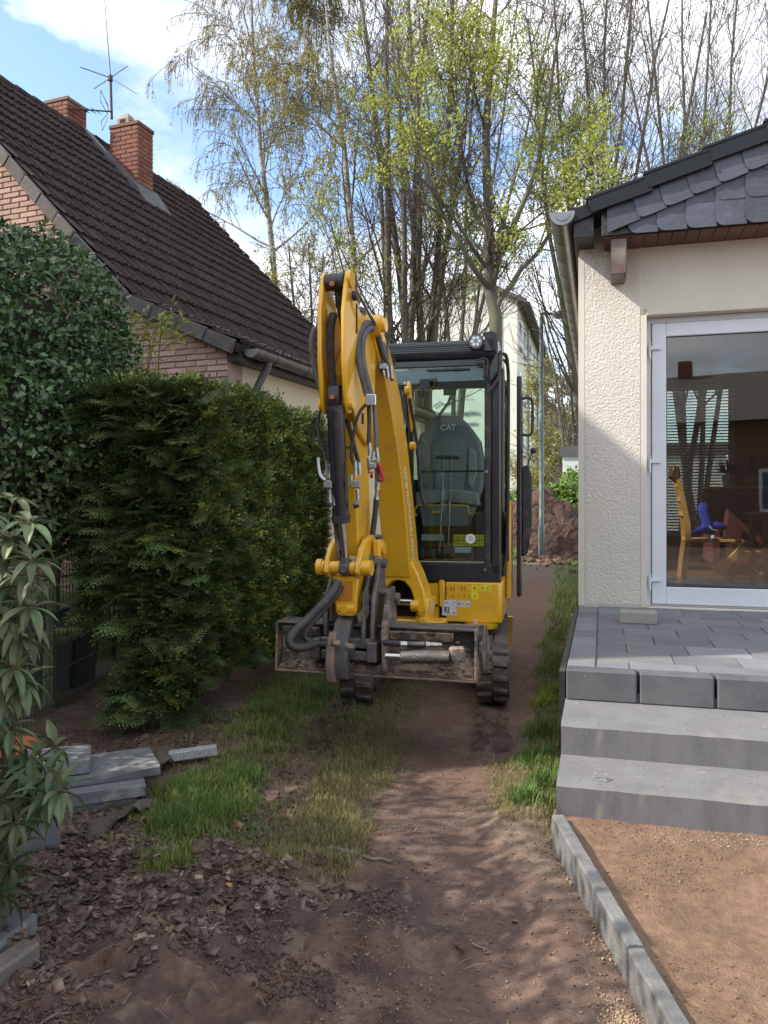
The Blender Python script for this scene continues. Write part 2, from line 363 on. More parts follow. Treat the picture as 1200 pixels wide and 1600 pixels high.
FARR = mat('far_roof', (.13, .11, .10), (.1, .085, .08), 2, .8)
BUD = mat('red_bud', (.13, .035, .03), None, 12, .6)
def text(body, size, m, parent, M4, name='lettering', align='CENTER', ext=.0006, sx=1.0, bold=0.0):
    cu = bpy.data.curves.new(name, 'FONT'); cu.body = body; cu.size = size; cu.align_x = align; cu.align_y = 'CENTER'; cu.extrude = ext; cu.offset = bold
    tmp = bpy.data.objects.new('tmp', cu); COL.objects.link(tmp)
    dg = bpy.context.evaluated_depsgraph_get(); me = bpy.data.meshes.new_from_object(tmp.evaluated_get(dg)); bpy.data.objects.remove(tmp)
    me.transform(Matrix.Diagonal((sx, 1, 1, 1))); me.transform(rootm(parent).inverted() @ M4 if parent else M4)
    me.materials.clear(); me.materials.append(m); me.name = name
    o = bpy.data.objects.new(name, me); COL.objects.link(o)
    if parent is not None: o.parent = parent
    return o
def frame(o, x, y, z):
    """matrix from origin and three axes"""
    M4 = Matrix.Identity(4)
    for i, a in enumerate((x, y, z)):
        for k in range(3): M4[k][i] = a[k]
    for k in range(3): M4[k][3] = o[k]
    return M4

MUDC = mat('caked_mud', (.2, .14, .1), (.12, .085, .065), 20, .9, bump=.5, bs=90)
# ================================================================== GROUND
def xc(y): return .27+.235*np.maximum(y-3.8, 0)-.03*np.maximum(3.2-y, 0)
def xh(y): return .927+.2773*(y-3.99)
XK = .708                                                     # kerb centre line
def sstep(a, b, t):
    t = np.clip((t-a)/(b-a), 0, 1); return t*t*(3-2*t)
def ell(x, y, cx_, cy_, rx, ry, soft=.35):
    d = np.sqrt(((x-cx_)/rx)**2+((y-cy_)/ry)**2)+(.5-fbm(x*7, y*7, 5, 3))*1.3+(.5-fbm(x*19, y*19, 6, 2))*.5
    return 1-sstep(1-soft, 1+soft, d)
def z_sand(x, y): return (x > XK-.01) & (y < 3.25)
def m_mulch(x, y): return np.maximum(ell(x, y, -1.25, 3.0, .78, .75), ell(x, y, -.75, 2.8, .45, .42))
def m_mud(x, y):
    e = fbm(x*4, y*4, 21, 3)
    return (1-sstep(.06, .2, x-(e-.5)*.3))*(1-sstep(2.75, 3.15, y+(e-.5)*.8))
def m_path(x, y): return 1-sstep(.27, .47, np.abs(x-xc(y))+(fbm(x*5, y*5, 9, 3)-.5)*.22)
def m_rut(x, y): return (1-sstep(.09, .2, np.abs(x+.42+.06*(4.6-y))+(fbm(x*6, y*6, 8, 3)-.5)*.16))*sstep(2.9, 3.3, y)*(1-sstep(5.6, 6, y))
def m_soil(x, y): return np.maximum(ell(x, y, -1.0, 4.75, .38, .5), ell(x, y, -1.5, 4.4, .7, .55))
def g_lush(x, y):
    a = ell(x, y, -.84, 3.72, .30, .48)
    a = np.maximum(a, ell(x, y, -.56, 5.5, .34, 1.1)); a = np.maximum(a, ell(x, y, -.80, 2.86, .075, .075)*.9)
    a = np.maximum(a, ell(x, y, -.62, 3.35, .16, .2)*.6)
    rs = sstep(.33, .47, x-xc(y)+(fbm(x*6, y*6, 3, 3)-.5)*.25)*(1-sstep(-.06, .0, x-xh(y)))*sstep(3.25, 3.6, y)
    a = np.maximum(a, rs*(.35+.65*sstep(.35, .6, fbm(x*4, y*3, 44, 3))))
    far = sstep(7.2, 8.5, y)*sstep(.5, .9, np.abs(x-xc(y))+(fbm(x*3, y*3, 31, 3)-.5)*.5)*(x > -.6+.27*(y-8))
    a = np.maximum(a, far*.7)
    a = np.maximum(a, ((x < -2.4) & (y > 6.6))*1.0)
    return a*(1-m_rut(x, y)*.85)*(~z_sand(x, y))
def g_dry(x, y):
    c = -.13-.13*(4.6-y)
    a = (1-sstep(.12, .3, np.abs(x-c)+(fbm(x*5, y*5, 61, 3)-.5)*.3))*sstep(2.75, 3.1, y+(fbm(x*4, y*4, 64, 3)-.5)*.5)*(1-sstep(6.2, 7, y))
    a = np.maximum(a, ell(x, y, -.62, 4.35, .5, .7)*.45)
    a = np.maximum(a, ell(x, y, .72, 3.75, .2, .5)*.55)
    return a*(1-m_rut(x, y)*.6)*(~z_sand(x, y))
def hgt(x, y):
    x = np.asarray(x, dtype=float); y = np.asarray(y, dtype=float)
    near = 1-sstep(9, 13, y); nb = near*sstep(-2, 0, y)
    z = (fbm(x*1.1, y*1.1, 1, 3)-.5)*.05*(near+.6)
    mud = m_mud(x, y)*nb; pth = m_path(x, y)
    cl = fbm(x*9, y*9, 11, 5); rid = 1-np.abs(2*fbm(x*5, y*5, 15, 4)-1)
    z = z+nb*(cl-.5)*(.024+.05*mud)*(1-.75*pth*(1-mud))+mud*(.035*sstep(.72, .95, rid)+.02*(fbm(x*26, y*26, 13, 3)-.5)+.03)
    # bucket smear ledge in the churned earth
    led = np.abs(np.hypot((x-.02)/1.0, (y-2.45)/1.3)-.30); z = z+nb*mud*(.03*np.exp(-(led/.035)**2)*sstep(.0, .12, x))
    z = z-.025*m_rut(x, y)-.012*pth*near
    # track prints in front of both tracks
    for x0, s in ((-.30, .13), (.70, .13)):
        w = (1-sstep(s*.7, s, np.abs(x-x0+.19*(5.2-y)*.6)))*sstep(4.3, 4.6, y)*(1-sstep(5.35, 5.5, y))
        z = z+w*(.042*np.sin((y+.06*fbm(x*9, y*9, 3, 2)*3)*2*math.pi/.1)-.01)
    z = z+nb*.05*ell(x, y, -1.0, 4.75, .4, .5, .8)+nb*.03*m_mulch(x, y)*(fbm(x*14, y*14, 6, 3))
    z = z+.36*sstep(6.5, 7.3, y)*(1-sstep(-2.8, -2.35, x))*(1-sstep(20, 30, y))
    # rise against the kerb and the steps
    z = z+.055*sstep(.25, 0, np.abs(x-XK+.12))*(x < XK)*sstep(-1, 1, y)*(1-sstep(3.3, 4.2, y))
    z = z+.05*sstep(.35, 0, np.abs(xh(y)-x))*(x < xh(y)+.3)*sstep(3.2, 3.5, y)*(1-sstep(6.5, 7.5, y))
    sand = .098+(fbm(x*3, y*3, 51, 4)-.5)*.03+.02*sstep(.55, .75, fbm(x*8, y*8, 55, 4))*sstep(.45, .6, fbm(x*2, y*2, 57, 2))+(fbm(x*30, y*30, 52, 3)-.5)*.006
    sand = sand+.03*(1-sstep(0, .22, (3.19-.277*(x-.705))-y))
    return np.where(z_sand(x, y) & (y > -3), sand, z)
def build_ground():
    def axis(d0, d1, stp, lo, hi, g=1.25):
        c = list(np.arange(d0, d1, stp)); s = stp
        while c[-1] < hi: s *= g; c.append(c[-1]+s)
        s = stp
        while c[0] > lo: s *= g; c.insert(0, c[0]-s)
        return np.array(c)
    xs = axis(-2.3, 2.05, .0155, -500, 500); ys = [1.55]
    while ys[-1] < 9: ys.append(ys[-1]+max(.0115, ys[-1]*.0048))
    s = .045
    while ys[-1] < 900: s *= 1.12; ys.append(ys[-1]+s)
    s = .02
    while ys[0] > -60: s *= 1.25; ys.insert(0, ys[0]-s)
    ys = np.array(ys)
    # snap columns to the kerb
    X, Y = np.meshgrid(xs, ys); x = X.ravel(); y = Y.ravel(); Z = hgt(x, y)
    nx = len(xs); ny = len(ys); i = np.arange(nx*(ny-1)); i = i[(i % nx) != nx-1]
    F = np.stack([i, i+1, i+nx+1, i+nx], 1)
    def c3(a): return np.array(a)[None, :]
    def mix(a, b, w): return a*(1-w[:, None])+b*w[:, None]
    n1 = fbm(x*3, y*3, 71, 4); n2 = fbm(x*16, y*16, 72, 4)
    c = mix(c3((.15, .105, .08)), c3((.115, .078, .058)), sstep(.35, .65, n1))
    c = mix(c, c3((.20, .15, .112)), sstep(.5, .7, fbm(x*2.2, y*2.2, 75, 4))*.6*sstep(.2, .5, x)*(y < 9))
    c = mix(c, c3((.14, .088, .068)), m_path(x, y)*.9)
    c = mix(c, c3((.115, .068, .053)), m_mud(x, y)*.9)
    c = mix(c, c3((.07, .044, .035)), m_mud(x, y)*sstep(.5, .62, n2)*.8)
    c = mix(c, c3((.075, .045, .034)), m_mulch(x, y)*.9)
    c = mix(c, c3((.06, .034, .026)), m_soil(x, y)*.9)
    c = mix(c, c3((.12, .075, .054)), m_rut(x, y)*.7)
    gl = np.maximum(g_lush(x, y), g_dry(x, y)*.8); c = mix(c, c3((.085, .085, .036)), gl*.65)
    c = mix(c, c3((.10, .14, .045)), sstep(7.5, 12, y)*(1-m_path(x, y))*.9)
    c = mix(c, c3((.10, .12, .05)), sstep(30, 50, np.hypot(x, y)))
    c = mix(c, c3((.22, .165, .125)), ell(x, y, .62, 3.3, .16, .55)*.75*(1-z_sand(x, y)))
    c = mix(c, c3((.095, .062, .052)), ell(x, y, .22, 3.0, .2, .9)*.65)
    c = mix(c, c3((.065, .042, .035)), m_mud(x, y)*sstep(.5, .56, fbm(x*2.3, y*2.3, 84, 3))*.7)
    c = mix(c, c3((.2, .145, .11)), sstep(.6, .68, fbm(x*11, y*11, 85, 3))*.5*(y < 8))
    tp_ = np.zeros_like(x)
    for x0 in (-.30, .70): tp_ = np.maximum(tp_, (1-sstep(.1, .16, np.abs(x-x0+.114*(5.2-y))))*sstep(4.2, 4.5, y)*(1-sstep(5.35, 5.6, y)))
    c = mix(c, c3((.06, .038, .03)), tp_*(.35+.65*sstep(.35, .65, fbm(x*22, y*22, 81, 3))))  # track prints darkened in colour, boosting the weak shade of their troughs
    sd = z_sand(x, y)
    c = np.where(sd[:, None], mix(c3((.20, .125, .08)), c3((.145, .092, .06)), sstep(.35, .65, n1*.5+n2*.5)), c)
    o = np_mesh('ground', np.stack([x, y, Z], 1), F, SOIL, col=c, smooth=True)
    tag(o, 'brown earth path, churned mud and sand bed of the garden', kind='structure')
build_ground()

def blades(pos, hmin, hmax, w, lean, colf, r=rng):
    n = len(pos); h = r.uniform(hmin, hmax, n)*r.uniform(.6, 1, n); az = r.uniform(0, 2*np.pi, n); le = r.uniform(.15, 1, n)*lean
    d = np.stack([np.cos(az), np.sin(az)], 1); pz = hgt(pos[:, 0], pos[:, 1])-.004
    B = np.stack([pos[:, 0], pos[:, 1], pz], 1); side = np.stack([-d[:, 1], d[:, 0], np.zeros(n)], 1)*(w*r.uniform(.6, 1.3, n))[:, None]
    ho = (h*np.sin(le))[:, None]*d; hz = h*np.cos(le)
    M = B.copy(); M[:, :2] += ho*.35; M[:, 2] += hz*.6
    T = B.copy(); T[:, :2] += ho; T[:, 2] += hz*.92
    V = np.stack([B-side, B+side, M-side*.75, M+side*.75, T], 1).reshape(-1, 3)
    k = np.arange(n)[:, None]*5
    q = k+np.array([[0, 1, 3, 2]]); t = k+np.array([[2, 3, 4]])
    c = np.repeat(colf(n, pos), 5, 0)
    return V, q, t, c
def sample(dens, n, x0, x1, y0, y1, yw=True):
    out_ = []; tot = 0
    while tot < n:
        m = n*4
        if yw: y = 1/(1/y1+rng.random(m)*(1/y0-1/y1))       # denser towards the camera
        else: y = rng.uniform(y0, y1, m)
        x = rng.uniform(x0, x1, m); k = rng.random(m) < dens(x, y); p = np.stack([x[k], y[k]], 1); out_.append(p); tot += len(p)
    return np.concatenate(out_)[:n]
def grass(name, label, dens, n, box_, hmin, hmax, w, lean, colf, yw=True):
    p = sample(dens, n, *box_, yw=yw)
    V, q, t, c = blades(p, hmin, hmax, w, lean, colf)
    tag(np_mesh(name, V, [q, t], GRASSM, col=c), label, 'grass', kind='stuff')
def col_lush(n, p):
    v = rng.uniform(.75, 1.25, n)[:, None]; yl = (rng.random(n) < .22)[:, None]
    return np.where(yl, np.array([[1.9, 1.25, 1.0]]), np.array([[1.0, 1.08, .85]]))*v
def col_dry(n, p):
    v = rng.uniform(.6, 1.25, n)[:, None]; gr = (rng.random(n) < .4)[:, None]
    return np.where(gr, np.array([[1.35, 1.05, 1.0]]), np.array([[2.1, 1.25, 1.9]]))*v
grass('grass', 'fresh green grass along hedge, steps and path edges', g_lush, 40000, (-1.6, 2.2, 2.4, 9), .025, .085, .0022, 1.2, col_lush)
grass('dry_grass', 'flattened dry grass between the wheel rut and the path', g_dry, 34000, (-1.5, 1.3, 2.4, 7), .03, .07, .0016, 1.5, col_dry)
grass('grass_verge', 'green grass beside the far stretch of the path', lambda x, y: g_lush(x, y)*.8, 14000, (-1, 7, 8, 26), .06, .16, .007, .8, col_lush)
grass('lawn', 'bright green lawn seen through the wire fence', lambda x, y: (x < -2.45)*1.0*(x > -.52*y), 22000, (-7.5, -2.45, 6.8, 15), .05, .09, .006, .6, lambda n, p: np.array([[.9, 1.45, .7]])*rng.uniform(.8, 1.2, n)[:, None])
# taller tufts
def tufts(name, label, spots, per, hm, colr):
    P = []
    for (tx, ty, rr) in spots: P.append(np.stack([rng.normal(tx, rr, per), rng.normal(ty, rr, per)], 1))
    P = np.concatenate(P); V, q, t, c = blades(P, hm*.5, hm, .0026, 1.1, lambda n, p: np.array([colr])*rng.uniform(.75, 1.25, n)[:, None])
    tag(np_mesh(name, V, [q, t], GRASSM, col=c), label, 'grass tuft', kind='stuff')
SP = [(G(px, py, .02).x, G(px, py, .02).y, r) for px, py, r in ((835, 1190, .05), (850, 1235, .04), (818, 1262, .035), (845, 1150, .05), (785, 1020, .0), (300, 1240, .08), (340, 1270, .07), (270, 1290, .05), (380, 1215, .06), (430, 1150, .08), (470, 1100, .08), (420, 1120, .06), (500, 1080, .06))]
tufts('grass_tuft', 'long dark green grass tufts beside steps and hedge', SP, 300, .14, (.8, 1.0, .75))
tufts('pale_weed', 'yellow green flowering weed tuft beside the upper step', [(G(868, 1085).x, G(868, 1085).y, .045), (G(850, 1098).x, G(850, 1098).y, .04)], 260, .16, (2.3, 1.9, .9))

# scattered solids (one mesh each): unit lumps transformed in bulk
def scatter(name, label, cat, pts, base_v, base_f, smin, smax, flat, m, colr, lift=.2, tilt=.5, zf=None):
    n = len(pts); bv = np.array(base_v, dtype=float); nb = len(bv)
    s = rng.uniform(smin, smax, n)*rng.uniform(.5, 1, n)
    sc3 = np.stack([s*rng.uniform(.7, 1.4, n), s*rng.uniform(.5, 1, n), s*flat*rng.uniform(.6, 1.3, n)], 1)
    az = rng.uniform(0, 6.283, n); tl = rng.normal(0, tilt, n); tr = rng.normal(0, tilt, n)
    V = bv[None]*sc3[:, None, :]*(1+rng.uniform(-.18, .18, (n, nb, 1)))
    def rot(V, a, i, j):
        c, s_ = np.cos(a)[:, None], np.sin(a)[:, None]; A = V[..., i]*c-V[..., j]*s_; B = V[..., i]*s_+V[..., j]*c
        V = V.copy(); V[..., i] = A; V[..., j] = B; return V
    V = rot(V, tl, 0, 2); V = rot(V, tr, 1, 2); V = rot(V, az, 0, 1)
    z = (hgt(pts[:, 0], pts[:, 1]) if zf is None else zf(pts))+sc3[:, 2]*lift
    V = V+np.stack([pts[:, 0], pts[:, 1], z], 1)[:, None, :]
    F = (np.arange(n)[:, None, None]*nb+np.array(base_f)[None]).reshape(-1, len(base_f[0]))
    c = np.repeat(colr(n), nb, 0)
    return tag(np_mesh(name, V.reshape(-1, 3), F, m, col=c), label, cat, kind='stuff')
BV = [(x, y, z) for x in (-.5, .5) for y in (-.5, .5) for z in (-.5, .5)]
BF = [(0, 1, 3, 2), (4, 6, 7, 5), (0, 4, 5, 1), (2, 3, 7, 6), (0, 2, 6, 4), (1, 5, 7, 3)]
t_ = (1+5**.5)/2
OV = (np.array([(-1, t_, 0), (1, t_, 0), (-1, -t_, 0), (1, -t_, 0), (0, -1, t_), (0, 1, t_), (0, -1, -t_), (0, 1, -t_), (t_, 0, -1), (t_, 0, 1), (-t_, 0, -1), (-t_, 0, 1)])*.26).tolist()
OF = [(0,11,5),(0,5,1),(0,1,7),(0,7,10),(0,10,11),(1,5,9),(5,11,4),(11,10,2),(10,7,6),(7,1,8),(3,9,4),(3,4,2),(3,2,6),(3,6,8),(3,8,9),(4,9,5),(2,4,11),(6,2,10),(8,6,7),(9,8,1)]
bw = lambda a, b: (lambda n: np.array([[1, 1, 1]])*rng.uniform(a, b, n)[:, None])
scatter('bark_mulch', 'brown bark chips covering the bed beside the shrub', 'bark mulch', sample(m_mulch, 9000, -2, .1, 2.05, 4), BV, BF, .012, .045, .14, CHIP,
        lambda n: np.array([[1, 1, 1]])*rng.uniform(.45, 1.1, n)[:, None]*np.where(rng.random(n) < .08, 2.0, 1)[:, None], .6, .35)
scatter('soil_crumbs', 'crumbs and clods of dark earth in the churned foreground', 'soil crumbs', sample(lambda x, y: m_mud(x, y)*sstep(.52, .66, fbm(x*5, y*5, 91, 3)), 6000, -1.5, .8, 1.75, 3.3), OV, OF, .003, .02, .7, CRUMB, bw(.45, .95), .25)
scatter('earth_clods', 'small dark clods on the garden soil under the hedge', 'soil crumbs', sample(lambda x, y: np.maximum(m_soil(x, y), m_rut(x, y)*.5), 3500, -2.2, .5, 3, 5.6), OV, OF, .006, .03, .7, CRUMB, bw(.35, .75), .25)
scatter('path_grit', 'loose grit and crumbs lying along the trodden path', 'grit', sample(lambda x, y: .35+.65*sstep(.5, .65, fbm(x*3, y*3, 93, 3))*(1-z_sand(x, y))-1.0*z_sand(x, y), 6500, -.2, 1.3, 1.8, 9), OV, OF, .003, .014, .7, PEBB, lambda n: np.array([[.6, .48, .4]])*rng.uniform(.5, 1.5, n)[:, None], .3)
scatter('sand_clumps', 'clumps of damp sand on the sand bed', 'sand clumps', sample(lambda x, y: (z_sand(x, y) & (x > XK+.05))*sstep(.5, .62, fbm(x*6, y*6, 95, 3))*(.2+.8*(y > 2.6)), 3500, XK, 2.6, 1.7, 3.18), OV, OF, .003, .014, .6, CRUMB, lambda n: np.array([[1.65, 1.72, 1.6]])*rng.uniform(.7, 1.1, n)[:, None], .25)
scatter('gravel_line', 'white crumbled gravel along the foot of the lowest step', 'gravel', sample(lambda x, y: np.exp(-((y-(3.13-.277*(x-.705)))/.045)**2)*sstep(1.0, 1.5, x)*.9, 1500, XK+.05, 2.6, 2.4, 3.2), OV, OF, .003, .010, .6, PEBB, lambda n: np.array([[1.3, 1.35, 1.35]])*rng.uniform(.6, 1.2, n)[:, None], .5)
scatter('kerb_grit', 'yellowish grit spilled along the left side of the kerb', 'grit', sample(lambda x, y: np.exp(-((x-(XK-.06))/.045)**2)*.8*sstep(.4, .6, fbm(x*2, y*4, 99, 2)), 3200, .45, XK-.02, 1.7, 3.1), OV, OF, .004, .013, .7, PEBB, lambda n: np.array([[1.25, 1.0, .75]])*rng.uniform(.6, 1.2, n)[:, None], .3)

# sticks, straw, leaves lying about
def stick(name, label, a, b, r, m=STICKM, wob=.012, grp=None):
    n = 7; pts = []
    for i in range(n+1):
        p = a.lerp(b, i/n); p = p+Vector((random.uniform(-wob, wob), random.uniform(-wob, wob), 0))*(0 if i in (0, n) else 1)
        p.z = float(hgt(p.x, p.y))+r*.9+random.uniform(0, wob*.4); pts.append(p)
    mb = MB(Matrix.Identity(4)); mb.tube(pts, [r*(1-.4*i/n) for i in range(n+1)], 7)
    return tag(mb.build(name, m, world=True, smooth=True), label, 'stick', grp)
stick('fallen_branch', 'thin pale branch lying across the path edge', G(512, 1330), G(612, 1346), .008)
stick('broken_stick', 'short pale split stick on the bark mulch', G(62, 1452), G(112, 1428), .009, OLDW)
stick('small_stick', 'short twig on the smooth path in the foreground', G(737, 1473), G(768, 1484), .004)
def straw():
    P = sample(lambda x, y: .25+.75*np.maximum(m_mud(x, y)*.6, sstep(.5, .6, fbm(x*2, y*2, 88, 2)))-1.0*z_sand(x, y), 420, -1.1, 1.0, 1.9, 5.5)
    mb = MB(Matrix.Identity(4))
    for x, y in P:
        a = random.uniform(0, 6.28); L_ = random.uniform(.015, .07); z = float(hgt(x, y))
        q = [Vector((x+math.cos(a)*L_*t, y+math.sin(a)*L_*t, z+.003+random.uniform(0, .006)+.006*math.sin(t*3.1))) for t in (0, .5, 1)]
        mb.tube(q, .0011, 3, False)
    tag(mb.build('straw', STICKM, world=True), 'dry straw and rootlets strewn over the soil', 'straw', kind='stuff')
straw()

# ================================================================== KERB, STEPS, TERRACE
def kerb():
    root = thing('kerb', 'narrow concrete edging kerb between path and sand bed', 'kerb', (XK, 3.1, 0))
    y = 3.13; k = 0
    while y > -.4:
        L_ = 1.0 if k else .93
        mb = MB(Matrix.Identity(4)); n = 12; rings = []
        for i in range(n+1):
            yy = y-(L_-.004)*i/n; w = .0255+random.uniform(-.0012, .0012); zt = .152+random.uniform(-.0015, .0015)-(.006 if k == 1 else 0); dx = .012*math.sin(yy*1.3)
            rings.append([(XK-w+dx, yy, -.1), (XK-w+dx, yy, zt-.006), (XK-w+.006+dx, yy, zt), (XK+w-.006+dx, yy, zt), (XK+w+dx, yy, zt-.006), (XK+w+dx, yy, -.1)])
        mb.hull_loft(rings); mb.build('kerb_stone', KERB, root, world=True, smooth=True, angle=30); y -= L_; k += 1
kerb()
FH = Matrix.Translation(Vector((1.617, 6.48, 0))) @ Matrix.Rotation(-A1, 4, 'Z')   # frame of the new house: u, v, z
HO = Vector((1.617, 6.48, 0)); ZT = .55
def HP(px, py, v):
    """photo place on the plane v = const of the new house -> (u, z)"""
    m = (px-600)/FP; b = HO+V1*v; u = (b.y*m-b.x)/(U1.x-U1.y*m); Y = b.y+U1.y*u
    return (u, EYE-(py-HOR)/FP*Y)
def block_step(v0, v1, z0, z1, label):
    root = thing('concrete_step', label, 'step', HO+V1*v0+Vector((0, 0, z0)), -A1, 'grey concrete block steps')
    for k, (a, b) in enumerate(((0, 1.9), (1.905, 3.6))):
        mb = MB(FH); n = 40; rings = []
        for i in range(n+1):
            u = a+(b-a)*i/n; j = lambda s=.0016: random.uniform(-s, s)
            rings.append([(u, v1, z0), (u, v0+j(), z0), (u, v0+j(), z1-.012+j()), (u, v0+.012+j(), z1+j(.0008)), (u, v1, z1)])
        mb.hull_loft(rings); o = mb.build('step_block', CONC, root, smooth=True, angle=35)
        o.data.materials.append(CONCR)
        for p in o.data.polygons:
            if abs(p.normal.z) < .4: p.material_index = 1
    return root
block_step(-3.414, -3.00, .06, .255, 'lowest concrete block step above the sand bed')
block_step(-3.03, -2.55, .2555, .395, 'upper concrete block step just below the paved terrace')
def terrace():
    base = MB(FH); base.box((.012, -2.56, .0), (3.7, -.0, .44)); 
    tag(base.build('terrace_base', EDGEC, None, world=True), 'terrace base', kind='structure')
    root = thing('terrace', 'grey paved terrace with stone edging before the glass door', 'terrace', HO+V1*-2.58+Vector((0, 0, .395)), -A1)
    u = 0
    while u < 3.6:
        w = .354; mb = MB(FH); mb.box((u+.004, -2.58, .3955), (u+w-.005, -2.47, ZT), .007)
        mb.build('edge_block', EDGEC, root, smooth=False); u += .3595
    # left edging column
    v = -2.462; i = 0
    for L_ in (.30, .29, .31, .28, .32, .29, .30, .34):
        v1 = min(v+L_, -.004); mb = MB(FH); mb.box((.004, v+.003, .46), (.148, v1-.002, ZT+random.uniform(-.0015, .0015)), .005)
        mb.build('edging_stone', PAVL if i % 3 else PAVE, root); v += L_; i += 1
        if v > -.02: break
    v = -2.462; r = 0; rows = (.16, .285, .29, .30, .285, .30, .285, .16, .285, .16)
    for h in rows:
        if v+h > -.01: h = -.004-v
        if h < .04: break
        u = .154-(.0 if r % 2 else .17); k = 0
        while u < 3.6:
            w = random.choice((.335, .335, .40)); a = max(u, .154); b = min(u+w, 3.6)
            if b-a > .03:
                mb = MB(FH); mb.box((a+.0022, v+.0022, .47), (b-.0022, v+h-.0022, ZT+random.uniform(-.0018, .0018)), .003)
                mb.build('paver', PAVE if random.random() < .8 else PAVL, root)
            u += w; k += 1
        v += h; r += 1
    j = MB(FH); j.box((.01, -2.47, .4405), (3.6, -.004, ZT-.012)); j.build('joint_sand', PAVE, root)
    e = MB(FH); e.box((-.035, -2.5, .0), (-.005, 0.0, ZT-.03)); tag(e.build('edge_membrane', BLKM, None, world=True), 'black membrane strip between terrace side and grass', 'membrane')
terrace()
lb = thing('loose_paver', 'loose grey paving block lying on the terrace by the door', 'paving block', G(997, 975, ZT)+Vector((0, 0, 0)), -A1-.04)
mb = MB(); mb.box((-.125, -.02, .001), (.125, .15, .085), .006); mb.build('block', mat('block_concrete', (.34, .31, .27), (.26, .24, .21), 8, .85, bump=.4, bs=110, spots=[((.16, .15, .13), 12, .6, .75)]), lb)
ch = MB(FH); ch.add([(.14, -3.34, .2565), (.2, -3.35, .2565), (.225, -3.31, .2565), (.16, -3.30, .2565), (.16, -3.335, .268), (.19, -3.33, .27)], [(0, 1, 2, 3), (0, 1, 5, 4), (1, 2, 5), (2, 3, 4, 5), (3, 0, 4)])
tag(ch.build('stone_chip', SLABM, None, world=True), 'small grey stone chip on the lowest step', 'stone')
for i, (px, py, s) in enumerate(((833, 1222, .045), (893, 958, .06), (886, 990, .05))):
    p = G(px, py, .03); m2 = MB(Matrix.Translation(Vector((p.x, p.y, float(hgt(p.x, p.y)))))); m2.add([Vector(v)*s*Vector((1, .8, .9)).length/1.5 for v in OV], OF)
    tag(m2.build('stone', PEBB, None, world=True), ('rounded grey stone in the grass left of the lower step', 'larger pale stone by the foot of the house corner', 'pale stone in the grass beside the terrace edge')[i], 'stone')
    a = bpy.context.scene.objects; o = [q for q in COL.objects if q.name.startswith('stone')][-1]
    at = o.data.color_attributes.new('tint', 'FLOAT_COLOR', 'POINT'); at.data.foreach_set('color', [1.1, 1.05, 1.0, 1]*len(o.data.vertices))

def uv(n, v0, v1):
    u = rng.uniform(.03, 1.7, n); v = v0+(v1-v0)*rng.random(n); return np.stack([HO.x+U1.x*u+V1.x*v, HO.y+U1.y*u+V1.y*v], 1)
for nm, lb_, n_, v0, v1, zz_ in (('sand_grains', 'sand grains and crumbs trodden onto the lowest step', 700, -3.40, -3.04, .2555), ('sand_grains', 'sand grains and crumbs trodden onto the upper step', 450, -3.02, -2.60, .3955), ('sand_grains', 'sand grains and crumbs scattered over the terrace paving', 500, -2.56, -.1, .551)):
    scatter(nm, lb_, 'sand grains', uv(n_, v0, v1), OV, OF, .002, .0075, .6, PEBB, lambda n: np.array([[1.0, .8, .62]])*rng.uniform(.4, 1.3, n)[:, None], .25, .5, (lambda z: (lambda p: np.full(len(p), z)))(zz_))
scatter('fallen_leaves', 'dry yellow brown leaves fallen round the bark chips and the path', 'dead leaves', sample(lambda x, y: np.maximum(m_mulch(x, y)*.9, .12)*(1-z_sand(x, y)), 70, -1.9, .8, 2.0, 5), BV, BF, .02, .05, .05, CHIP, lambda n: np.array([[2.4, 2.0, 1.3]])*rng.uniform(.5, 1.3, n)[:, None], 1.5, .5)
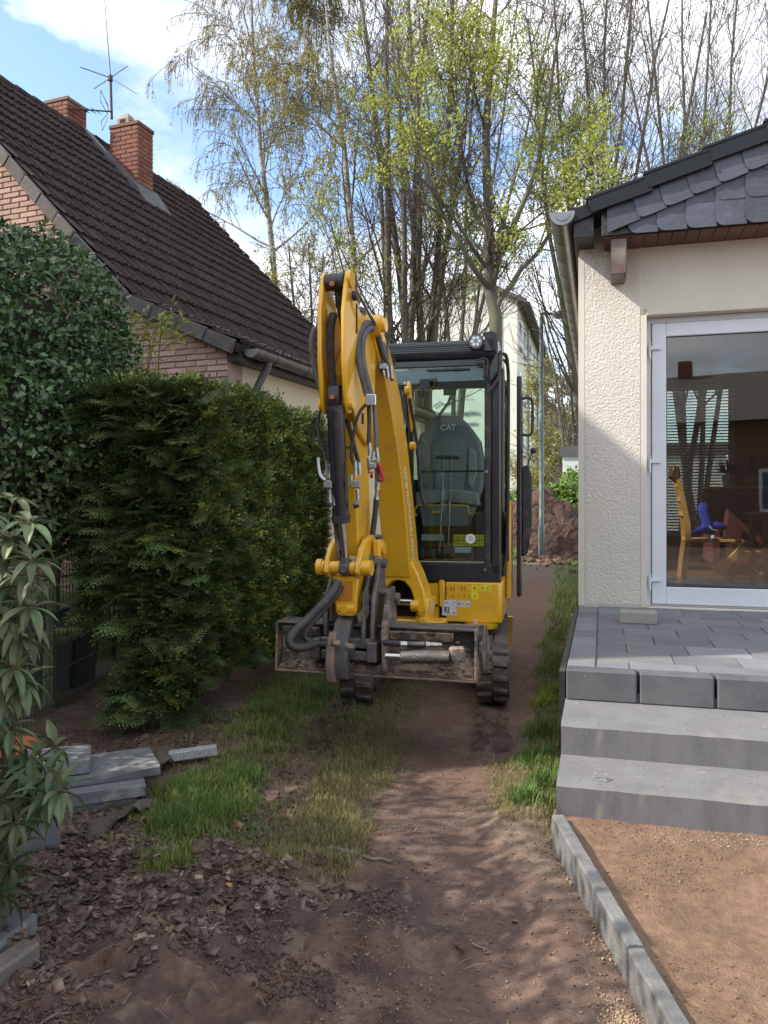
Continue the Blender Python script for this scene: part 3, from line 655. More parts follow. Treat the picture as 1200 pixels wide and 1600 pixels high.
# ================================================================== NEW HOUSE (right)
def new_house():
    root = thing('garden_house', 'cream plastered house with slate clad eaves and white glass door', 'house', HO, -A1)
    ol, orr, ot = .532, 2.9, 2.925         # opening left, right, top
    zr = 3.49
    WT = .30
    # front wall: left pier, lintel, right pier, and the other walls
    mb = MB(FH); mb.box((0, 0, .0), (ol, WT, zr+.35)); mb.box((ol, 0, ot), (orr, WT, zr+.35)); mb.box((orr, 0, 0), (6.8, WT, zr+.35)); mb.box((ol, 0, 0), (orr, WT, .553))
    mb.box((0, WT, 0), (.25, 1.5, 3.6)); mb.box((0, 1.5, 0), (.25, 3.3, .75)); mb.box((0, 1.5, 2.75), (.25, 3.3, 3.6)); mb.box((0, 3.3, 0), (.25, 8.6, 3.6)); mb.box((6.55, WT, 0), (6.8, 8.6, 3.6))  # gap in the unseen left wall added to let sun onto the chair
    # smooth lintel face and rough pier
    o = mb.build('wall', PLASM, root)
    a = MB(FH); a.box((.048, -.006, .562), (ol-.05, -.0005, 2.86)); 
    bmx = MB(FH)
    # rough plaster skin with real relief
    nu, nz = 120, 640; us = np.linspace(.048, ol-.045, nu); zs = np.linspace(.562, 3.47, nz); UU, ZZ = np.meshgrid(us, zs)
    x_, z_ = UU.ravel(), ZZ.ravel()
    rel = fbm(x_*150, z_*155, 301, 2); d = -.0035-.0013*sstep(.3, .65, rel)
    ed = np.minimum(np.minimum(x_-.048, ol-.045-x_), z_-.562); d = np.where(ed < .001, -.0002, d)
    V = np.stack([x_, d, z_, np.ones_like(x_)], 1) @ np.array(FH).T
    i = np.arange(nu*(nz-1)); i = i[(i % nu) != nu-1]; F = np.stack([i, i+1, i+nu+1, i+nu], 1)
    np_mesh('rough_plaster', V[:, :3], F, PLAST, root, smooth=True)
    b = MB(FH); b.box((-.004, -.006, .556), (.046, -.0003, 3.46)); b.build('plaster_border', PLASM, root)
    b = MB(FH); b.box((ol-.043, -.006, .556), (ol+.002, .002, ot+.045)); b.box((ol-.043, -.006, ot+.0005), (orr+.04, .002, ot+.045)); b.build('plaster_border', PLASM, root)
    # room
    rm = MB(FH); rm.box((.25, 4.6, .3), (.95, 4.75, 3.2)); rm.box((1.9, 4.6, .3), (6.55, 4.75, 3.2)); rm.box((.95, 4.6, .3), (1.9, 4.75, .95)); rm.box((.95, 4.6, 3.0), (1.9, 4.75, 3.2))
    rm.box((.25, WT, 3.1), (6.55, 4.75, 3.2)); rm.box((4.2, WT, .3), (4.3, 4.6, 3.1)); rm.box((.2505, WT, .5), (.27, 1.5, 3.1)); rm.box((.2505, 3.3, .5), (.27, 4.6, 3.1))
    rm.build('inner_wall', ROOMW, root)
    fl = MB(FH); k = 0; v = WT-.1
    for i in range(22):
        fl2 = MB(FH); fl2.box((.27, .2+.2*i, .45), (4.2, .2+.2*i+.196, .558)); fl2.build('floor_board', DWOOD if False else mat('floorboard_%d' % i, (.14, .078, .045), (.1, .055, .032), 4, .3, stretch=(1, 5, 1)) if i == 0 else MT['floorboard_0'], root)
    w = MB(FH); w.box((.95, 4.63, .95), (1.02, 4.70, 3.0)); w.box((1.83, 4.63, .95), (1.9, 4.70, 3.0)); w.box((1.02, 4.63, .95), (1.83, 4.70, 1.02)); w.box((1.02, 4.63, 2.93), (1.83, 4.70, 3.0))
    wo = w.build('window', PVC, root)
    g = MB(FH); g.box((1.02, 4.66, 1.02), (1.83, 4.668, 2.93)); g.build('pane', HGLASS, wo)
    sl = mesh_of(MB().box((0, -.013, -.0012), (.92, .013, .0012)), 'blind_slat', PIPEW)
    z = .98
    while z < 2.98:
        inst(sl, 'blind_slat', root, (.965, 4.52, z), (R(38), 0, R(random.uniform(-.1, .1)))); z += .0395
    # roof
    sl_ = .3465; e0 = -.06; ze = 3.70
    rf = MB(FH); L0, L1 = -.36, 9.0
    def zr_(u): return ze+sl_*(u-e0)
    ur = 3.4
    prof = [(e0, ze), (ur, zr_(ur)), (ur*2-e0, ze), (ur*2-e0, ze-.10), (ur, zr_(ur)-.12), (e0, ze-.10)]
    rf.prism(prof, L0, L1, 'y'); rf.build('roof', VERGE, root)
    gb = MB(FH); gb.prism([(.0, zr+.35), (6.8, zr+.35), (6.8, ze-.12), (ur, zr_(ur)-.13), (.0, ze-.12)], .005, .25, 'y') ; gb.build('gable', PLASM, root)
    # dark eaves box and boarding behind the slates
    eb = MB(FH); p0 = HP(950, 385, -.3)
    eb.box((-.03, -.33, 3.50), (.12, 8.5, ze-.05)); eb.build('eaves_box', BLKM, root)
    bb = MB(FH); bb.prism([(.18, 3.488), (3.4, 3.488), (3.4, zr_(3.4)-.06), (.18, zr_(.18)-.06)], -.345, -.32, 'y'); bb.build('verge_board', BLKM, root)
    # soffit boards
    u = .20; sm_ = mesh_of(MB().box((0, 0, 0), (.098, .318, .014), .002), 'soffit_board', SOFF)
    while u < 3.3:
        inst(sm_, 'soffit_board', root, (u, -.318, 3.474)); u += .102
    # verge tiles (pixel corners on the plane v=-.40)
    tl = [((205, 478), (520, 335), (540, 432), (232, 558)), ((512, 338), (842, 196), (868, 296), (545, 415)), ((842, 200), (1182, 95), (1200, 160), (875, 280))]
    du = None
    def zpx(x, y): return (860+x*.2833, 180+y*.2833)
    step = None
    q = [HP(*zpx(*c), -.41) for c in tl[1]]
    base = [(a-q[0][0], b-q[0][1]) for a, b in q]
    starts = [HP(*zpx(205, 470), -.41), HP(*zpx(520, 335), -.41), HP(*zpx(845, 192), -.41)]
    su = (starts[2][0]-starts[0][0])/2; sz = (starts[2][1]-starts[0][1])/2
    Lw = su+.035; hgt_ = .105
    for i in range(8):
        s0 = (starts[0][0]+su*i, starts[0][1]+sz*i-.005*0); dd = (Lw, Lw*sz/su-.03)
        mb = MB(FH); mb.prism([(s0[0], s0[1]), (s0[0]+dd[0], s0[1]+dd[1]), (s0[0]+dd[0]+.03, s0[1]+dd[1]-hgt_), (s0[0]+.03, s0[1]-hgt_)], -.425-.004*(i % 2), -.40, 'y')
        mb.prism([(s0[0]-.01, s0[1]-.004), (s0[0]+dd[0], s0[1]+dd[1]-.004), (s0[0]+dd[0]-.003, s0[1]+dd[1]+.022), (s0[0]-.012, s0[1]+.022)], -.43-.004*(i % 2), .05, 'y')
        mb.build('verge_tile', VERGE, root, bevel=.004)
    # roof tiles behind the verge, two columns, seen only at a grazing angle
    for i in range(8):
        for j in range(3):
            s0 = (starts[0][0]+su*i, starts[0][1]+sz*i); mb = MB(FH)
            mb.prism([(s0[0]-.01, s0[1]+.0), (s0[0]+Lw, s0[1]+Lw*sz/su-.03), (s0[0]+Lw, s0[1]+Lw*sz/su-.005), (s0[0]-.01, s0[1]+.024)], .06+.3*j, .06+.3*j+.29, 'y'); mb.build('roof_tile', VERGE, root)
    # slates
    def slate(pts, v, lift=0):
        pl = [HP(*zpx(*p), v) for p in pts]; mb = MB(FH); mb.prism(pl, v-.007, v, 'y'); o = mb.build('slate', SLATE, root)
        return pl
    # slope row : parallelograms with a clipped lower right corner, stepping with the verge
    a0 = HP(*zpx(312, 560), -.36); a1 = HP(*zpx(1100, 215), -.36); b0 = HP(*zpx(312, 690), -.36); b1 = HP(*zpx(1200, 345), -.36)
    n = 5.35; dx = (a1[0]-a0[0])/n
    ku = (a1[1]-a0[1])/(a1[0]-a0[0]); hh = .155
    u = a0[0]
    for i in range(20):
        top = a0[1]+ku*(u-a0[0])+.05; w = dx
        dd = .035; ul = (u, top); ur_ = (u+w+.02, top+ku*(w+.02)); lr = (u+w+.02+dd, top+ku*(w+.02)-hh-.02); ll = (u+dd, top-hh-.02)
        rl = [(u+dd+.085, ll[1]+ku*.085), (u+dd+.045, ll[1]+ku*.045+.004), (u+dd+.012, ll[1]+.024), (u+dd-.006, ll[1]+.062)]
        if i == 0: rl = [(u, ll[1]-ku*dd)]
        mb = MB(FH); v = -.372-.0012*i; mb.prism([ul, ur_, lr]+rl, v-.008, v, 'y')
        so = mb.build('slate', SLATE, root)
        for q_ in so.data.vertices: q_.co.y -= .016*(1-(q_.co.x-u)/w)*.6+.05*max(0, ul[1]+ku*(q_.co.x-u)-q_.co.z)
        u += dx
    # horizontal rows beneath
    bl = b0; zb0 = 3.482
    for row in range(8):
        zb = zb0+.19*row
        u = .62-.55+.1*(row % 2) if row else .38
        while u < 3.2:
            zs_ = a0[1]+ku*(u+.1-a0[0])-hh-.0          # lower edge of the slope row here
            if zb < zs_+.02 and u > .2:
                w = .205; zt = min(zb+.225, zs_+.06); v = -.350-.0006*int(u*6)-.0004*row
                mb = MB(FH)
                lo = zb-.004
                mb.prism([(u, zt), (u+w+.012, min(zt+ku*w, zb+.24)), (u+w+.012, lo), (u+.06, lo), (u+.03, lo+.008), (u+.01, lo+.03), (u, lo+.06)], v-.008, v, 'y'); so = mb.build('slate', SLATE, root)
                for q_ in so.data.vertices: q_.co.y -= .010*(1-(q_.co.x-u)/w)+.03*max(0, zt-q_.co.z)
            u += .208
    # purlin end / bracket
    pe = MB(FH); A = HP(954, 377, -.25); B = HP(979, 430, -.25)
    pe.prism([(A[0], 3.475), (B[0]+.0, 3.475), (B[0], B[1]+.02), (B[0]-.015, B[1]), (A[0], B[1]), (A[0], 3.40)], -.3, -.002, 'y'); pe.build('purlin_end', mat('purlin_brown', (.1, .05, .035), (.2, .17, .15), 6, .45), root, bevel=.006)
    # gutter
    gr = .095; gu = -.115; gz = 3.665
    gt = MB(FH); rings = []
    v = -.42; segs = [-.42]
    while v < 8.8: v += .5; segs.append(v)
    vs = []
    for v in segs: vs += [(v, gr), (v+.018, gr+.004), (v+.02, gr-.0), (v+.492, gr-.002)]
    for v, r_ in vs:
        rg = [(gu+r_*math.cos(a), v, gz+r_*math.sin(a)*1.0) for a in [math.pi+math.pi*k/14 for k in range(15)]]
        rg += [(gu+(r_-.004)*math.cos(a), v, gz+(r_-.004)*math.sin(a)) for a in [2*math.pi-math.pi*k/14 for k in range(15)]]
        rings.append(rg)
    gt.hull_loft(rings); go = gt.build('gutter', ZGUT, root, smooth=True)
    en = MB(FH); en.prism([(gu+gr*1.0*math.cos(a), gz+gr*math.sin(a)) for a in [math.pi+math.pi*k/16 for k in range(17)]]+[(gu+gr, gz+.012), (gu-gr, gz+.012)], -.428, -.421, 'y')
    en.prism([(gu+gr*.62*math.cos(a), gz-.005+gr*.62*math.sin(a)) for a in [math.pi+math.pi*k/16 for k in range(17)]], -.434, -.427, 'y'); en.build('gutter_end', ZGUT, go, bevel=.002)
    bd_ = MB(FH); bd_.cyl((gu-gr, -.42, gz+.006), (gu-gr, 8.8, gz+.006), .009, 8); bd_.build('gutter_bead', ZGUT, go)
    dp = MB(FH); dp.tube([(gu, 8.3, gz-.09), (gu+.03, 8.3, gz-.3), (-.06, 8.3, gz-.5), (-.06, 8.3, .1)], .045, 12); dp.build('downpipe', ZGUT, root)
    # door
    fo = MB(FH); zb = .556
    fo.box((ol+.003, .115, zb), (ol+.042, .19, ot-.004)); fo.box((orr-.042, .115, zb), (orr-.003, .19, ot-.004)); fo.box((ol+.042, .115, ot-.045), (orr-.042, .19, ot-.004)); fo.box((ol+.042, .12, zb), (orr-.042, .19, zb+.012))
    fo.build('door_frame', PVC, root)
    for k, (a, b) in enumerate(((ol+.048, 1.70), (1.706, orr-.046))):
        z0, z1 = zb+.016, ot-.05; w1 = .112
        d = MB(FH); d.box((a, .095, z0), (a+w1, .17, z1), .006); d.box((b-w1, .095, z0), (b, .17, z1), .006); d.box((a+w1, .095, z0), (b-w1, .17, z0+w1+.03), .006); d.box((a+w1, .095, z1-w1), (b-w1, .17, z1), .006)
        do = d.build('door_leaf', PVC, root)
        gk = MB(FH); x0, x1, y0, y1 = a+w1, b-w1, z0+w1+.03, z1-w1
        gk.box((x0, .11, y0), (x0+.006, .13, y1)); gk.box((x1-.006, .11, y0), (x1, .13, y1)); gk.box((x0+.006, .11, y0), (x1-.006, .13, y0+.006)); gk.box((x0+.006, .11, y1-.006), (x1-.006, .13, y1)); gk.build('gasket', BLKM, do)
        g = MB(FH); g.box((x0+.006, .118, y0+.006), (x1-.006, .122, y1-.006)); g.build('glass_pane', HGLASS, do)
        if k == 0:
            for zc in (.75, 1.72, 2.65):
                h = MB(FH); h.box((a-.028, .07, zc-.045), (a-.008, .0945, zc+.055), .004); h.box((a-.012, .072, zc+.005), (a+.068, .0945, zc+.035), .004); h.cyl((a-.014, .075, zc-.07), (a-.014, .075, zc+.07), .008, 10); h.build('hinge', PVC, do)
new_house()
# furniture behind the glass
def at_room(px, py, v):
    u, z = HP(px, py, v); return u, z
def chair():
    u0, v0 = 1.06, 2.35
    root = thing('wooden_chair', 'golden wooden high back chair inside behind the door glass', 'chair', HO+U1*u0+V1*v0+Vector((0, 0, .558)), -A1)
    def leg(x, y0, pts, w=.035): 
        m = MB(); rings = []
        for (y, z, d) in pts: rings.append([(x-w/2, y-d/2, z), (x+w/2, y-d/2, z), (x+w/2, y+d/2, z), (x-w/2, y+d/2, z)])
        m.hull_loft(rings); return m
    # seen from the side: back posts run along z with a curve in x
    def post(y):
        m = MB(); rings = []
        for z, x, d in ((0, -.02, .05), (.18, -.005, .055), (.42, .03, .065), (.62, .02, .06), (.85, -.02, .05), (1.05, -.06, .045), (1.22, -.11, .035)):
            rings.append([(x-d/2, y-.016, z), (x+d/2, y-.016, z), (x+d/2, y+.016, z), (x-d/2, y+.016, z)])
        m.hull_loft(rings); m.build('back_post', WOOD, root, smooth=True)
    post(0); post(.42)
    def fleg(y):
        m = MB(); rings = []
        for z, x, d in ((0, .46, .05), (.2, .44, .05), (.42, .43, .055)):
            rings.append([(x-d/2, y-.016, z), (x+d/2, y-.016, z), (x+d/2, y+.016, z), (x-d/2, y+.016, z)])
        m.hull_loft(rings); m.build('leg', DWOOD, root, smooth=True)
    fleg(0); fleg(.42)
    MB().box((-.0, -.03, .42), (.50, .45, .455), .008).build('seat', WOOD, root)
    for z in (.7, .86, 1.02): MB().box((-.035-.08*(z-.7), .016, z), (-.012-.08*(z-.7), .404, z+.05), .004).build('back_slat', WOOD, root)
    MB().prism([(-.15, 1.14), (-.12, 1.26), (-.06, 1.22), (-.05, 1.12), (-.08, 1.08)], -.018, .438, 'y').build('top_rail', DWOOD, root, bevel=.01)
    MB().box((.0, -.012, .17), (.44, .012, .2)).build('stretcher', WOOD, root)
chair()
def rocking():
    root = thing('rocking_horse', 'low golden wooden rocker toy standing beside the chair', 'rocking toy', HO+U1*1.62+V1*2.2+Vector((0, 0, .558)), -A1)
    for y in (0, .28):
        pts = [(-.30+.62*t, .09*(2*t-1)**2*1.6+.01*0) for t in [i/12 for i in range(13)]]
        poly = [(x, z+.0) for x, z in pts]+[(x, z+.05) for x, z in reversed(pts)]
        MB().prism(poly, y-.014, y+.014, 'y').build('runner', WOOD, root, bevel=.004)
        MB().prism([(-.26, .17), (-.2, .14), (-.05, .26), (.06, .42), (.02, .46), (-.1, .33)], y-.012, y+.012, 'y').build('leg', WOOD, root, bevel=.004)
    MB().box((-.02, -.02, .30), (.2, .30, .33), .006).build('seat', WOOD, root)
    for x in (-.2, .1): MB().box((x, 0, .12), (x+.04, .28, .145), .004).build('slat', WOOD, root)
rocking()
def toy():
    root = thing('plush_toy', 'blue plush toy with white trim hanging over the chair seat', 'plush toy', HO+U1*1.25+V1*2.36+Vector((0, 0, 1.04)), -A1)
    def blob(n_, m, rings): 
        mb = MB(); mb.tube([Vector(r[0]) for r in rings], [r[1] for r in rings], 12); return mb.build(n_, m, root, smooth=True, angle=80)
    blob('body', BLUEF, [((-.03, 0, .36), .01), ((-.02, 0, .34), .05), ((.0, 0, .27), .065), ((.03, 0, .18), .06), ((.05, 0, .1), .075), ((.05, 0, .04), .06), ((.05, 0, .02), .01)])
    blob('arm', BLUEF, [((.05, -.02, .12), .03), ((-.03, -.05, .08), .04), ((-.1, -.06, .03), .04), ((-.14, -.06, .0), .015)])
    blob('arm', BLUEF, [((.05, -.02, .12), .03), ((.13, -.03, .12), .04), ((.2, -.03, .1), .035), ((.22, -.03, .09), .01)])
    blob('trim', PAPER, [((.04, -.075, .12), .006), ((.07, -.08, .08), .008), ((.12, -.07, .065), .006)])
    blob('foot', PAPER, [((.06, -.03, .02), .008), ((.08, -.04, -.01), .03), ((.11, -.04, -.02), .02)])
toy()
def sofa():
    root = thing('sofa', 'dark red upholstered sofa at the back of the room', 'sofa', HO+U1*1.55+V1*3.15+Vector((0, 0, .558)), -A1)
    MB().prism([(-.0, .12), (0, .5), (.08, .98), (1.7, .98), (1.7, .12)], 0, .16, 'y').build('backrest', FABR, root, bevel=.03, seg=2)
    MB().box((0, .165, .12), (1.7, .8, .45), .03).build('seat', FABR, root)
    MB().box((-.14, 0, .12), (-.005, .8, .62), .03).build('armrest', FABR, root)
    sh = thing('sideboard', 'low brown sideboard behind the sofa with plants on top', 'sideboard', HO+U1*1.5+V1*4.0+Vector((0, 0, .558)), -A1)
    MB().box((0, 0, .06), (2.0, .4, 1.02), .008).build('cabinet', DWOOD, sh)
    MB().box((-.02, -.02, 1.022), (2.02, .42, 1.05), .006).build('top', WOOD, sh)
    for i, (x, r_) in enumerate(((.25, .07), (.55, .09), (.95, .1))):
        p = thing('potted_plant', ('dark leafy plant in pale pot, left one on the sideboard', 'tall spiky plant in green pot, middle of the sideboard', 'bushy plant in grey pot, right one on the sideboard')[i], 'plant', HO+U1*(1.5+x)+V1*4.2+Vector((0, 0, 1.609)), -A1)
        m = MB(); m.tube([(0, 0, 0), (0, 0, .12), (0, 0, .14)], [r_*.7, r_, r_*.95], 14); m.build('pot', (PAPER, GREENP, PIPEW)[i], p, smooth=True)
        m = MB()
        for k in range(60):
            a = random.uniform(0, 6.28); e = random.uniform(.2, 1.4); L_ = random.uniform(.12, .3); d = Vector((math.cos(a)*math.cos(e), math.sin(a)*math.cos(e), math.sin(e))); s = Vector((-math.sin(a), math.cos(a), 0))*.018
            b = Vector((0, 0, .13)); m.add([b+d*L_*.3, b+d*L_*.7-s, b+d*L_, b+d*L_*.7+s], [(0, 1, 2, 3)])
        m.build('leaves', YEW, p)
    tb = thing('table', 'brown wooden table edge inside at the right of the room', 'table', HO+U1*1.62+V1*1.35+Vector((0, 0, .558)), -A1)
    MB().box((0, 0, .72), (1.3, .8, .755), .008).build('top', DWOOD, tb)
    for x, y in ((.06, .06), (.06, .72), (1.2, .06), (1.2, .72)): MB().tube([(x, y, 0), (x, y, .719)], [.022, .032], 10).build('leg', DWOOD, tb)
sofa()
# ================================================================== EXCAVATOR
TILTM = mat('grimy_cylinder', (.035, .033, .033), (.07, .058, .05), 12, .5, bump=.6, bs=60, spots=[((.2, .145, .105), 14, .56, .66)])
def excavator():
    AB = R(11); AS = R(16)
    OB = Vector((.872, 5.75, 0)); OA = Vector((.135, 5.5, 0))
    FB = Matrix.Translation(OB) @ Matrix.Rotation(-AB, 4, 'Z')       # body: x right, y back, z up; origin under the front right corner
    FA = Matrix.Translation(OA) @ Matrix.Rotation(-AS, 4, 'Z')       # digging arm: x right, y back
    root = thing('mini_excavator', 'yellow tracked mini excavator with black cab and raised folded arm, wide muddy bucket in front', 'excavator', (.4, 6.2, 0))
    def B(): return MB(FB)
    def A(): return MB(FA)
    I4 = Matrix.Identity(4)
    # ---------------- tracks
    lug = MB(); lug.add([(-.105, -.026, 0), (-.004, -.020, 0), (-.004, .024, 0), (-.105, .012, 0), (-.10, -.016, .026), (-.01, -.012, .028), (-.01, .016, .028), (-.10, .004, .024)],
        [(0, 3, 2, 1), (4, 5, 6, 7), (0, 1, 5, 4), (1, 2, 6, 5), (2, 3, 7, 6), (3, 0, 4, 7)])
    lugm = mesh_of(lug, 'tread_lug', RUB)
    lug2 = MB(); lug2.add([(-x, y, z) for x, y, z in [tuple(v) for v in lug.v]], lug.f); lugm2 = mesh_of(lug2, 'tread_lug', RUB)
    def trackpath(s):   # closed loop, arc length -> (y, z, angle); front at y=-.30
        r = .19; yf, yr, zc_ = -.10, 1.22, .205; Ls = yr-yf; tot = 2*Ls+2*math.pi*r; s %= tot
        if s < Ls: return yr-s, zc_-r, math.pi                       # bottom, moving to the front
        s -= Ls
        if s < math.pi*r: a = s/r; return yf-r*math.sin(a), zc_-r*math.cos(a), math.pi-a*1.0
        s -= math.pi*r
        if s < Ls: return yf+s, zc_+r-.012*math.sin(math.pi*s/Ls), 0.0
        s -= Ls; a = s/r; return yr+r*math.sin(a), zc_+r*math.cos(a), -a
    TOT = 2*1.32+2*math.pi*.19
    FBB = FB
    for side, xo in (('r', .05-.115), ('l', -1.10+.115)):
        FB = FBB @ Matrix.Rotation(R(2), 4, 'Z') @ Matrix.Translation((0, -.10, 0) if side == 'r' else (0, -.30, -.03))
        tr = B(); n = 120; rings = []
        for i in range(n):
            y, z, a = trackpath(TOT*i/n); ny, nz = math.sin(a), math.cos(a)
            # outward normal
            nz_ = -1 if a == math.pi and z < .05 else math.cos(a); no = Vector((0, 0, 0))
            c = Vector((0, max(-.10, min(1.22, y)), .205)); no = (Vector((0, y, z))-c).normalized()
            p = Vector((xo, y, z)); w = .115
            rings.append([p+Vector((-w, 0, 0))-no*.025, p+Vector((-w, 0, 0)), p+Vector((-w+.01, 0, 0))+no*.006, p+Vector((w-.01, 0, 0))+no*.006, p+Vector((w, 0, 0)), p+Vector((w, 0, 0))-no*.025])
        rings.append(rings[0]); tr.hull_loft(rings, cap=False)
        to = tr.build('track', RUB, root, smooth=True, angle=50)
        nl = 44
        for i in range(nl):
            for h_, me, off in ((0, lugm, 0), (1, lugm2, .5)):
                y, z, a = trackpath(TOT*(i+off)/nl); c = Vector((0, max(-.10, min(1.22, y)), .205)); no = (Vector((0, y, z))-c).normalized()
                p = Vector((xo, y, z))+no*.004; xx = Vector((1, 0, 0)); yy = no.cross(xx)
                M4 = root_rel(root, FB @ frame(p, xx, yy, no)); o = bpy.data.objects.new('tread_lug', me); COL.objects.link(o); o.parent = to; o.matrix_local = M4
        wh = B()
        for yc, r_ in ((-.10, .165), (1.22, .15)):
            wh = B(); wh.cyl((xo-.06, yc, .205), (xo+.07, yc, .205), r_, 26); wh.cyl((xo+.07, yc, .205), (xo+.085, yc, .205), .07, 16); wh.cyl((xo-.075, yc, .205), (xo-.06, yc, .205), .07, 16); wh.build('idler_wheel' if yc < 0 else 'sprocket', MUDST, root, smooth=True)
        for k in range(4):
            q = B(); q.cyl((xo-.07, .2+.25*k, .09), (xo+.07, .2+.25*k, .09), .062, 16); q.build('track_roller', MUDST, root, smooth=True)
        fr = B(); fr.box((xo-.05, .05, .12), (xo+.05, 1.1, .26)); fr.build('track_frame', MUDST, root, bevel=.01)
    FB = FBB
    cf_ = B(); cf_.box((-.85, .3, .2), (-.2, .85, .36), .02); cf_.cyl((-.52, .58, .34), (-.52, .58, .47), .3, 30); cf_.build('undercarriage', BLKM, root)
    # dozer blade at the rear, foot step
    bl = B(); bl.prism([(1.55, .06), (1.6, .08), (1.62, .2), (1.6, .34), (1.56, .34), (1.57, .2)], -1.08, .03, 'x'); bl.build('dozer_blade', YEL, root)
    # ---------------- upper body
    x0, x1 = -.93, 0.0
    bo = B(); zb, zt = .512, .812
    bo.prism([(-.42, -0.0), (-.02, -.0), (-.0, .02), (.0, .7), (.02, 1.2), (-.1, 1.42), (-.5, 1.52), (-.88, 1.42), (-.98, 1.15), (-.98, .25), (-.9, .16), (-.45, .16)], zb, zt, 'z')
    bo.build('body', YEL, root, bevel=.012, seg=2)
    bk = B(); bk.prism([(-.90, .9), (-.0, .9), (.03, 1.0), (.03, 1.3), (-.1, 1.42), (-.5, 1.52), (-.88, 1.42), (-.98, 1.2), (-.98, 1.0)], zt+.001, 1.32, 'z'); bk.build('engine_cover', YEL, root, bevel=.03, seg=2)
    sp = B(); sp.prism([(.55, .62), (.55, 1.30), (.75, 1.42), (1.1, 1.38), (1.1, .62)], .003, .045, 'x'); sp.build('side_panel', YEL, root, bevel=.015, seg=2)
    un = B(); un.box((-.45, .03, .44), (-.05, .5, .508)); un.build('belly_plate', BLKM, root)
    rd = B(); rd.cyl((-.165, .08, .47), (-.165, .08, .511), .125, 28, r2=.135); rd.build('body_foot', YEL, root, smooth=True)
    # front plate left of the sticker panel (beside the boom)
    fp = B(); fp.box((-.47, -.002, .62), (-.427, .12, .83)); fp.box((-.56, .02, .53), (-.47, .16, .80)); fp.build('front_bracket', YEL, root, bevel=.008)
    # stickers on the front panel; matrix helper for the front plane
    def fm(x, z, lift=.0015): return FB @ frame(Vector((x, -lift, z)), Vector((1, 0, 0)), Vector((0, 0, 1)), Vector((0, -1, 0)))
    def fx(px): return (px-600)/FP*5.75, None
    def frontp(px, py, yb=0.0):
        m = (px-600)/FP; b = OB+Vector((math.sin(AB), math.cos(AB), 0))*yb; c, s = math.cos(AB), -math.sin(AB)
        u = (b.y*m-b.x)/(c-s*m); Y = b.y+s*u; return (u, EYE-(py-HOR)/FP*Y)
    def stick_(name, x0p, y0p, x1p, y1p, m, lift=.001, par=None):
        a = frontp(x0p, y0p); b = frontp(x1p, y1p); q = B(); q.box((a[0], -lift, a[1]), (b[0], -.0001, b[1])); return q.build(name, m, par or root), a, b
    s1, a, b = stick_('noise_sticker', 691, 937, 713, 962, PAPER)
    text('93', .062, INK, s1, fm((a[0]*1.35+b[0]*.65)/2+.0, a[1]-.078), sx=.72, bold=.0012)
    text('LWA', .014, INK, s1, fm(a[0]+.028, a[1]-.022)); text('dB', .02, INK, s1, fm(b[0]-.018, b[1]+.02)); text('1 pw', .012, INK, s1, fm(b[0]-.022, a[1]-.02))
    for i, xx in enumerate((714.5, 721, 728.3)):
        s2, a, b = stick_('info_sticker', xx, 938.5, xx+5.6+(.8 if i == 2 else 0), 949, PAPER)
        text(('8', 'Y', 'm')[i], .03, INK, s2, fm((a[0]+b[0])/2, (a[1]+b[1])/2))
    for (xa, ya, xb, yb, t) in ((736.5, 914, 747, 924, 'tri'), (749, 914, 767.5, 924, 'two'), (736.5, 925, 747, 937, 'man')):
        s3, a, b = stick_('warning_sticker', xa, ya, xb, yb, YST); mx_ = (a[0]+b[0])/2; mz = (a[1]+b[1])/2
        if t == 'tri': text('A', .045, INK, s3, fm(mx_, mz)); 
        elif t == 'two': text('A  C', .034, INK, s3, fm(mx_, mz))
        else: text('-i', .04, INK, s3, fm(mx_, mz))
    s4, a, b = stick_('small_sticker', 740, 968, 746.5, 974.5, PAPER); text('#', .02, INK, s4, fm((a[0]+b[0])/2, (a[1]+b[1])/2))
    BRN = mat('brown_print', (.28, .12, .015), None, 9, .5)
    for (px, py, t, z_) in ((697, 919, '=', .05), (697, 927, '=', .05), (707, 920, 'H', .055), (724, 920, 'H', .055), (708, 931, 'x', .04), (725, 931, 'x', .04), (716, 933, '^', .03), (734, 933, '^', .03), (717, 918, ':', .04)):
        u, z = frontp(px, py); text(t, z_, BRN, root, fm(u, z), name='diagram_print')
    u, z = frontp(682, 946); q = B(); q.cyl((u, -.008, z), (u, .001, z), .011, 12); q.build('bolt', BLKM, root, smooth=True)
    # ---------------- cab
    cx0, cx1 = -.905, -.012; cz0, cz1 = .814, 2.52; d1 = 1.30
    wb = (frontp(700, 878)[1]); wt = frontp(700, 573)[1]; 
    lw = B(); lw.box((cx0, .0, cz0), (cx1, .05, wb-.012), .008); lw.box((cx0, .05, cz0), (cx1, d1, cz0+.05)); lw.build('cab_base', BLK, root)
    pil = B(); pxl = frontp(757, 700)[0]
    pil.box((pxl, -.004, cz0+.10), (pxl+.045, .035, wt+.0), .008); pil.build('window_frame_strip', BLKM, root)
    for (xa, xb, ya, yb) in ((pxl+.047, cx1, -.0, .085), (cx0, cx0+.05, .0, .06), (cx1-.055, cx1, .60, .68), (cx1-.06, cx1, d1-.06, d1), (cx0, cx0+.05, d1-.06, d1)):
        q = B(); q.box((xa, ya, cz0+.051), (xb, yb, 2.50), .012); q.build('cab_pillar', BLK, root)
    q = B(); q.box((cx0+.05, .0, wt), (pxl, .04, 2.47), .006); q.build('window_header', BLK, root)
    q = B(); q.box((cx0+.051, .0, wb-.011), (pxl, .03, wb+.004), .002); q.build('window_sill', ZINC, root)
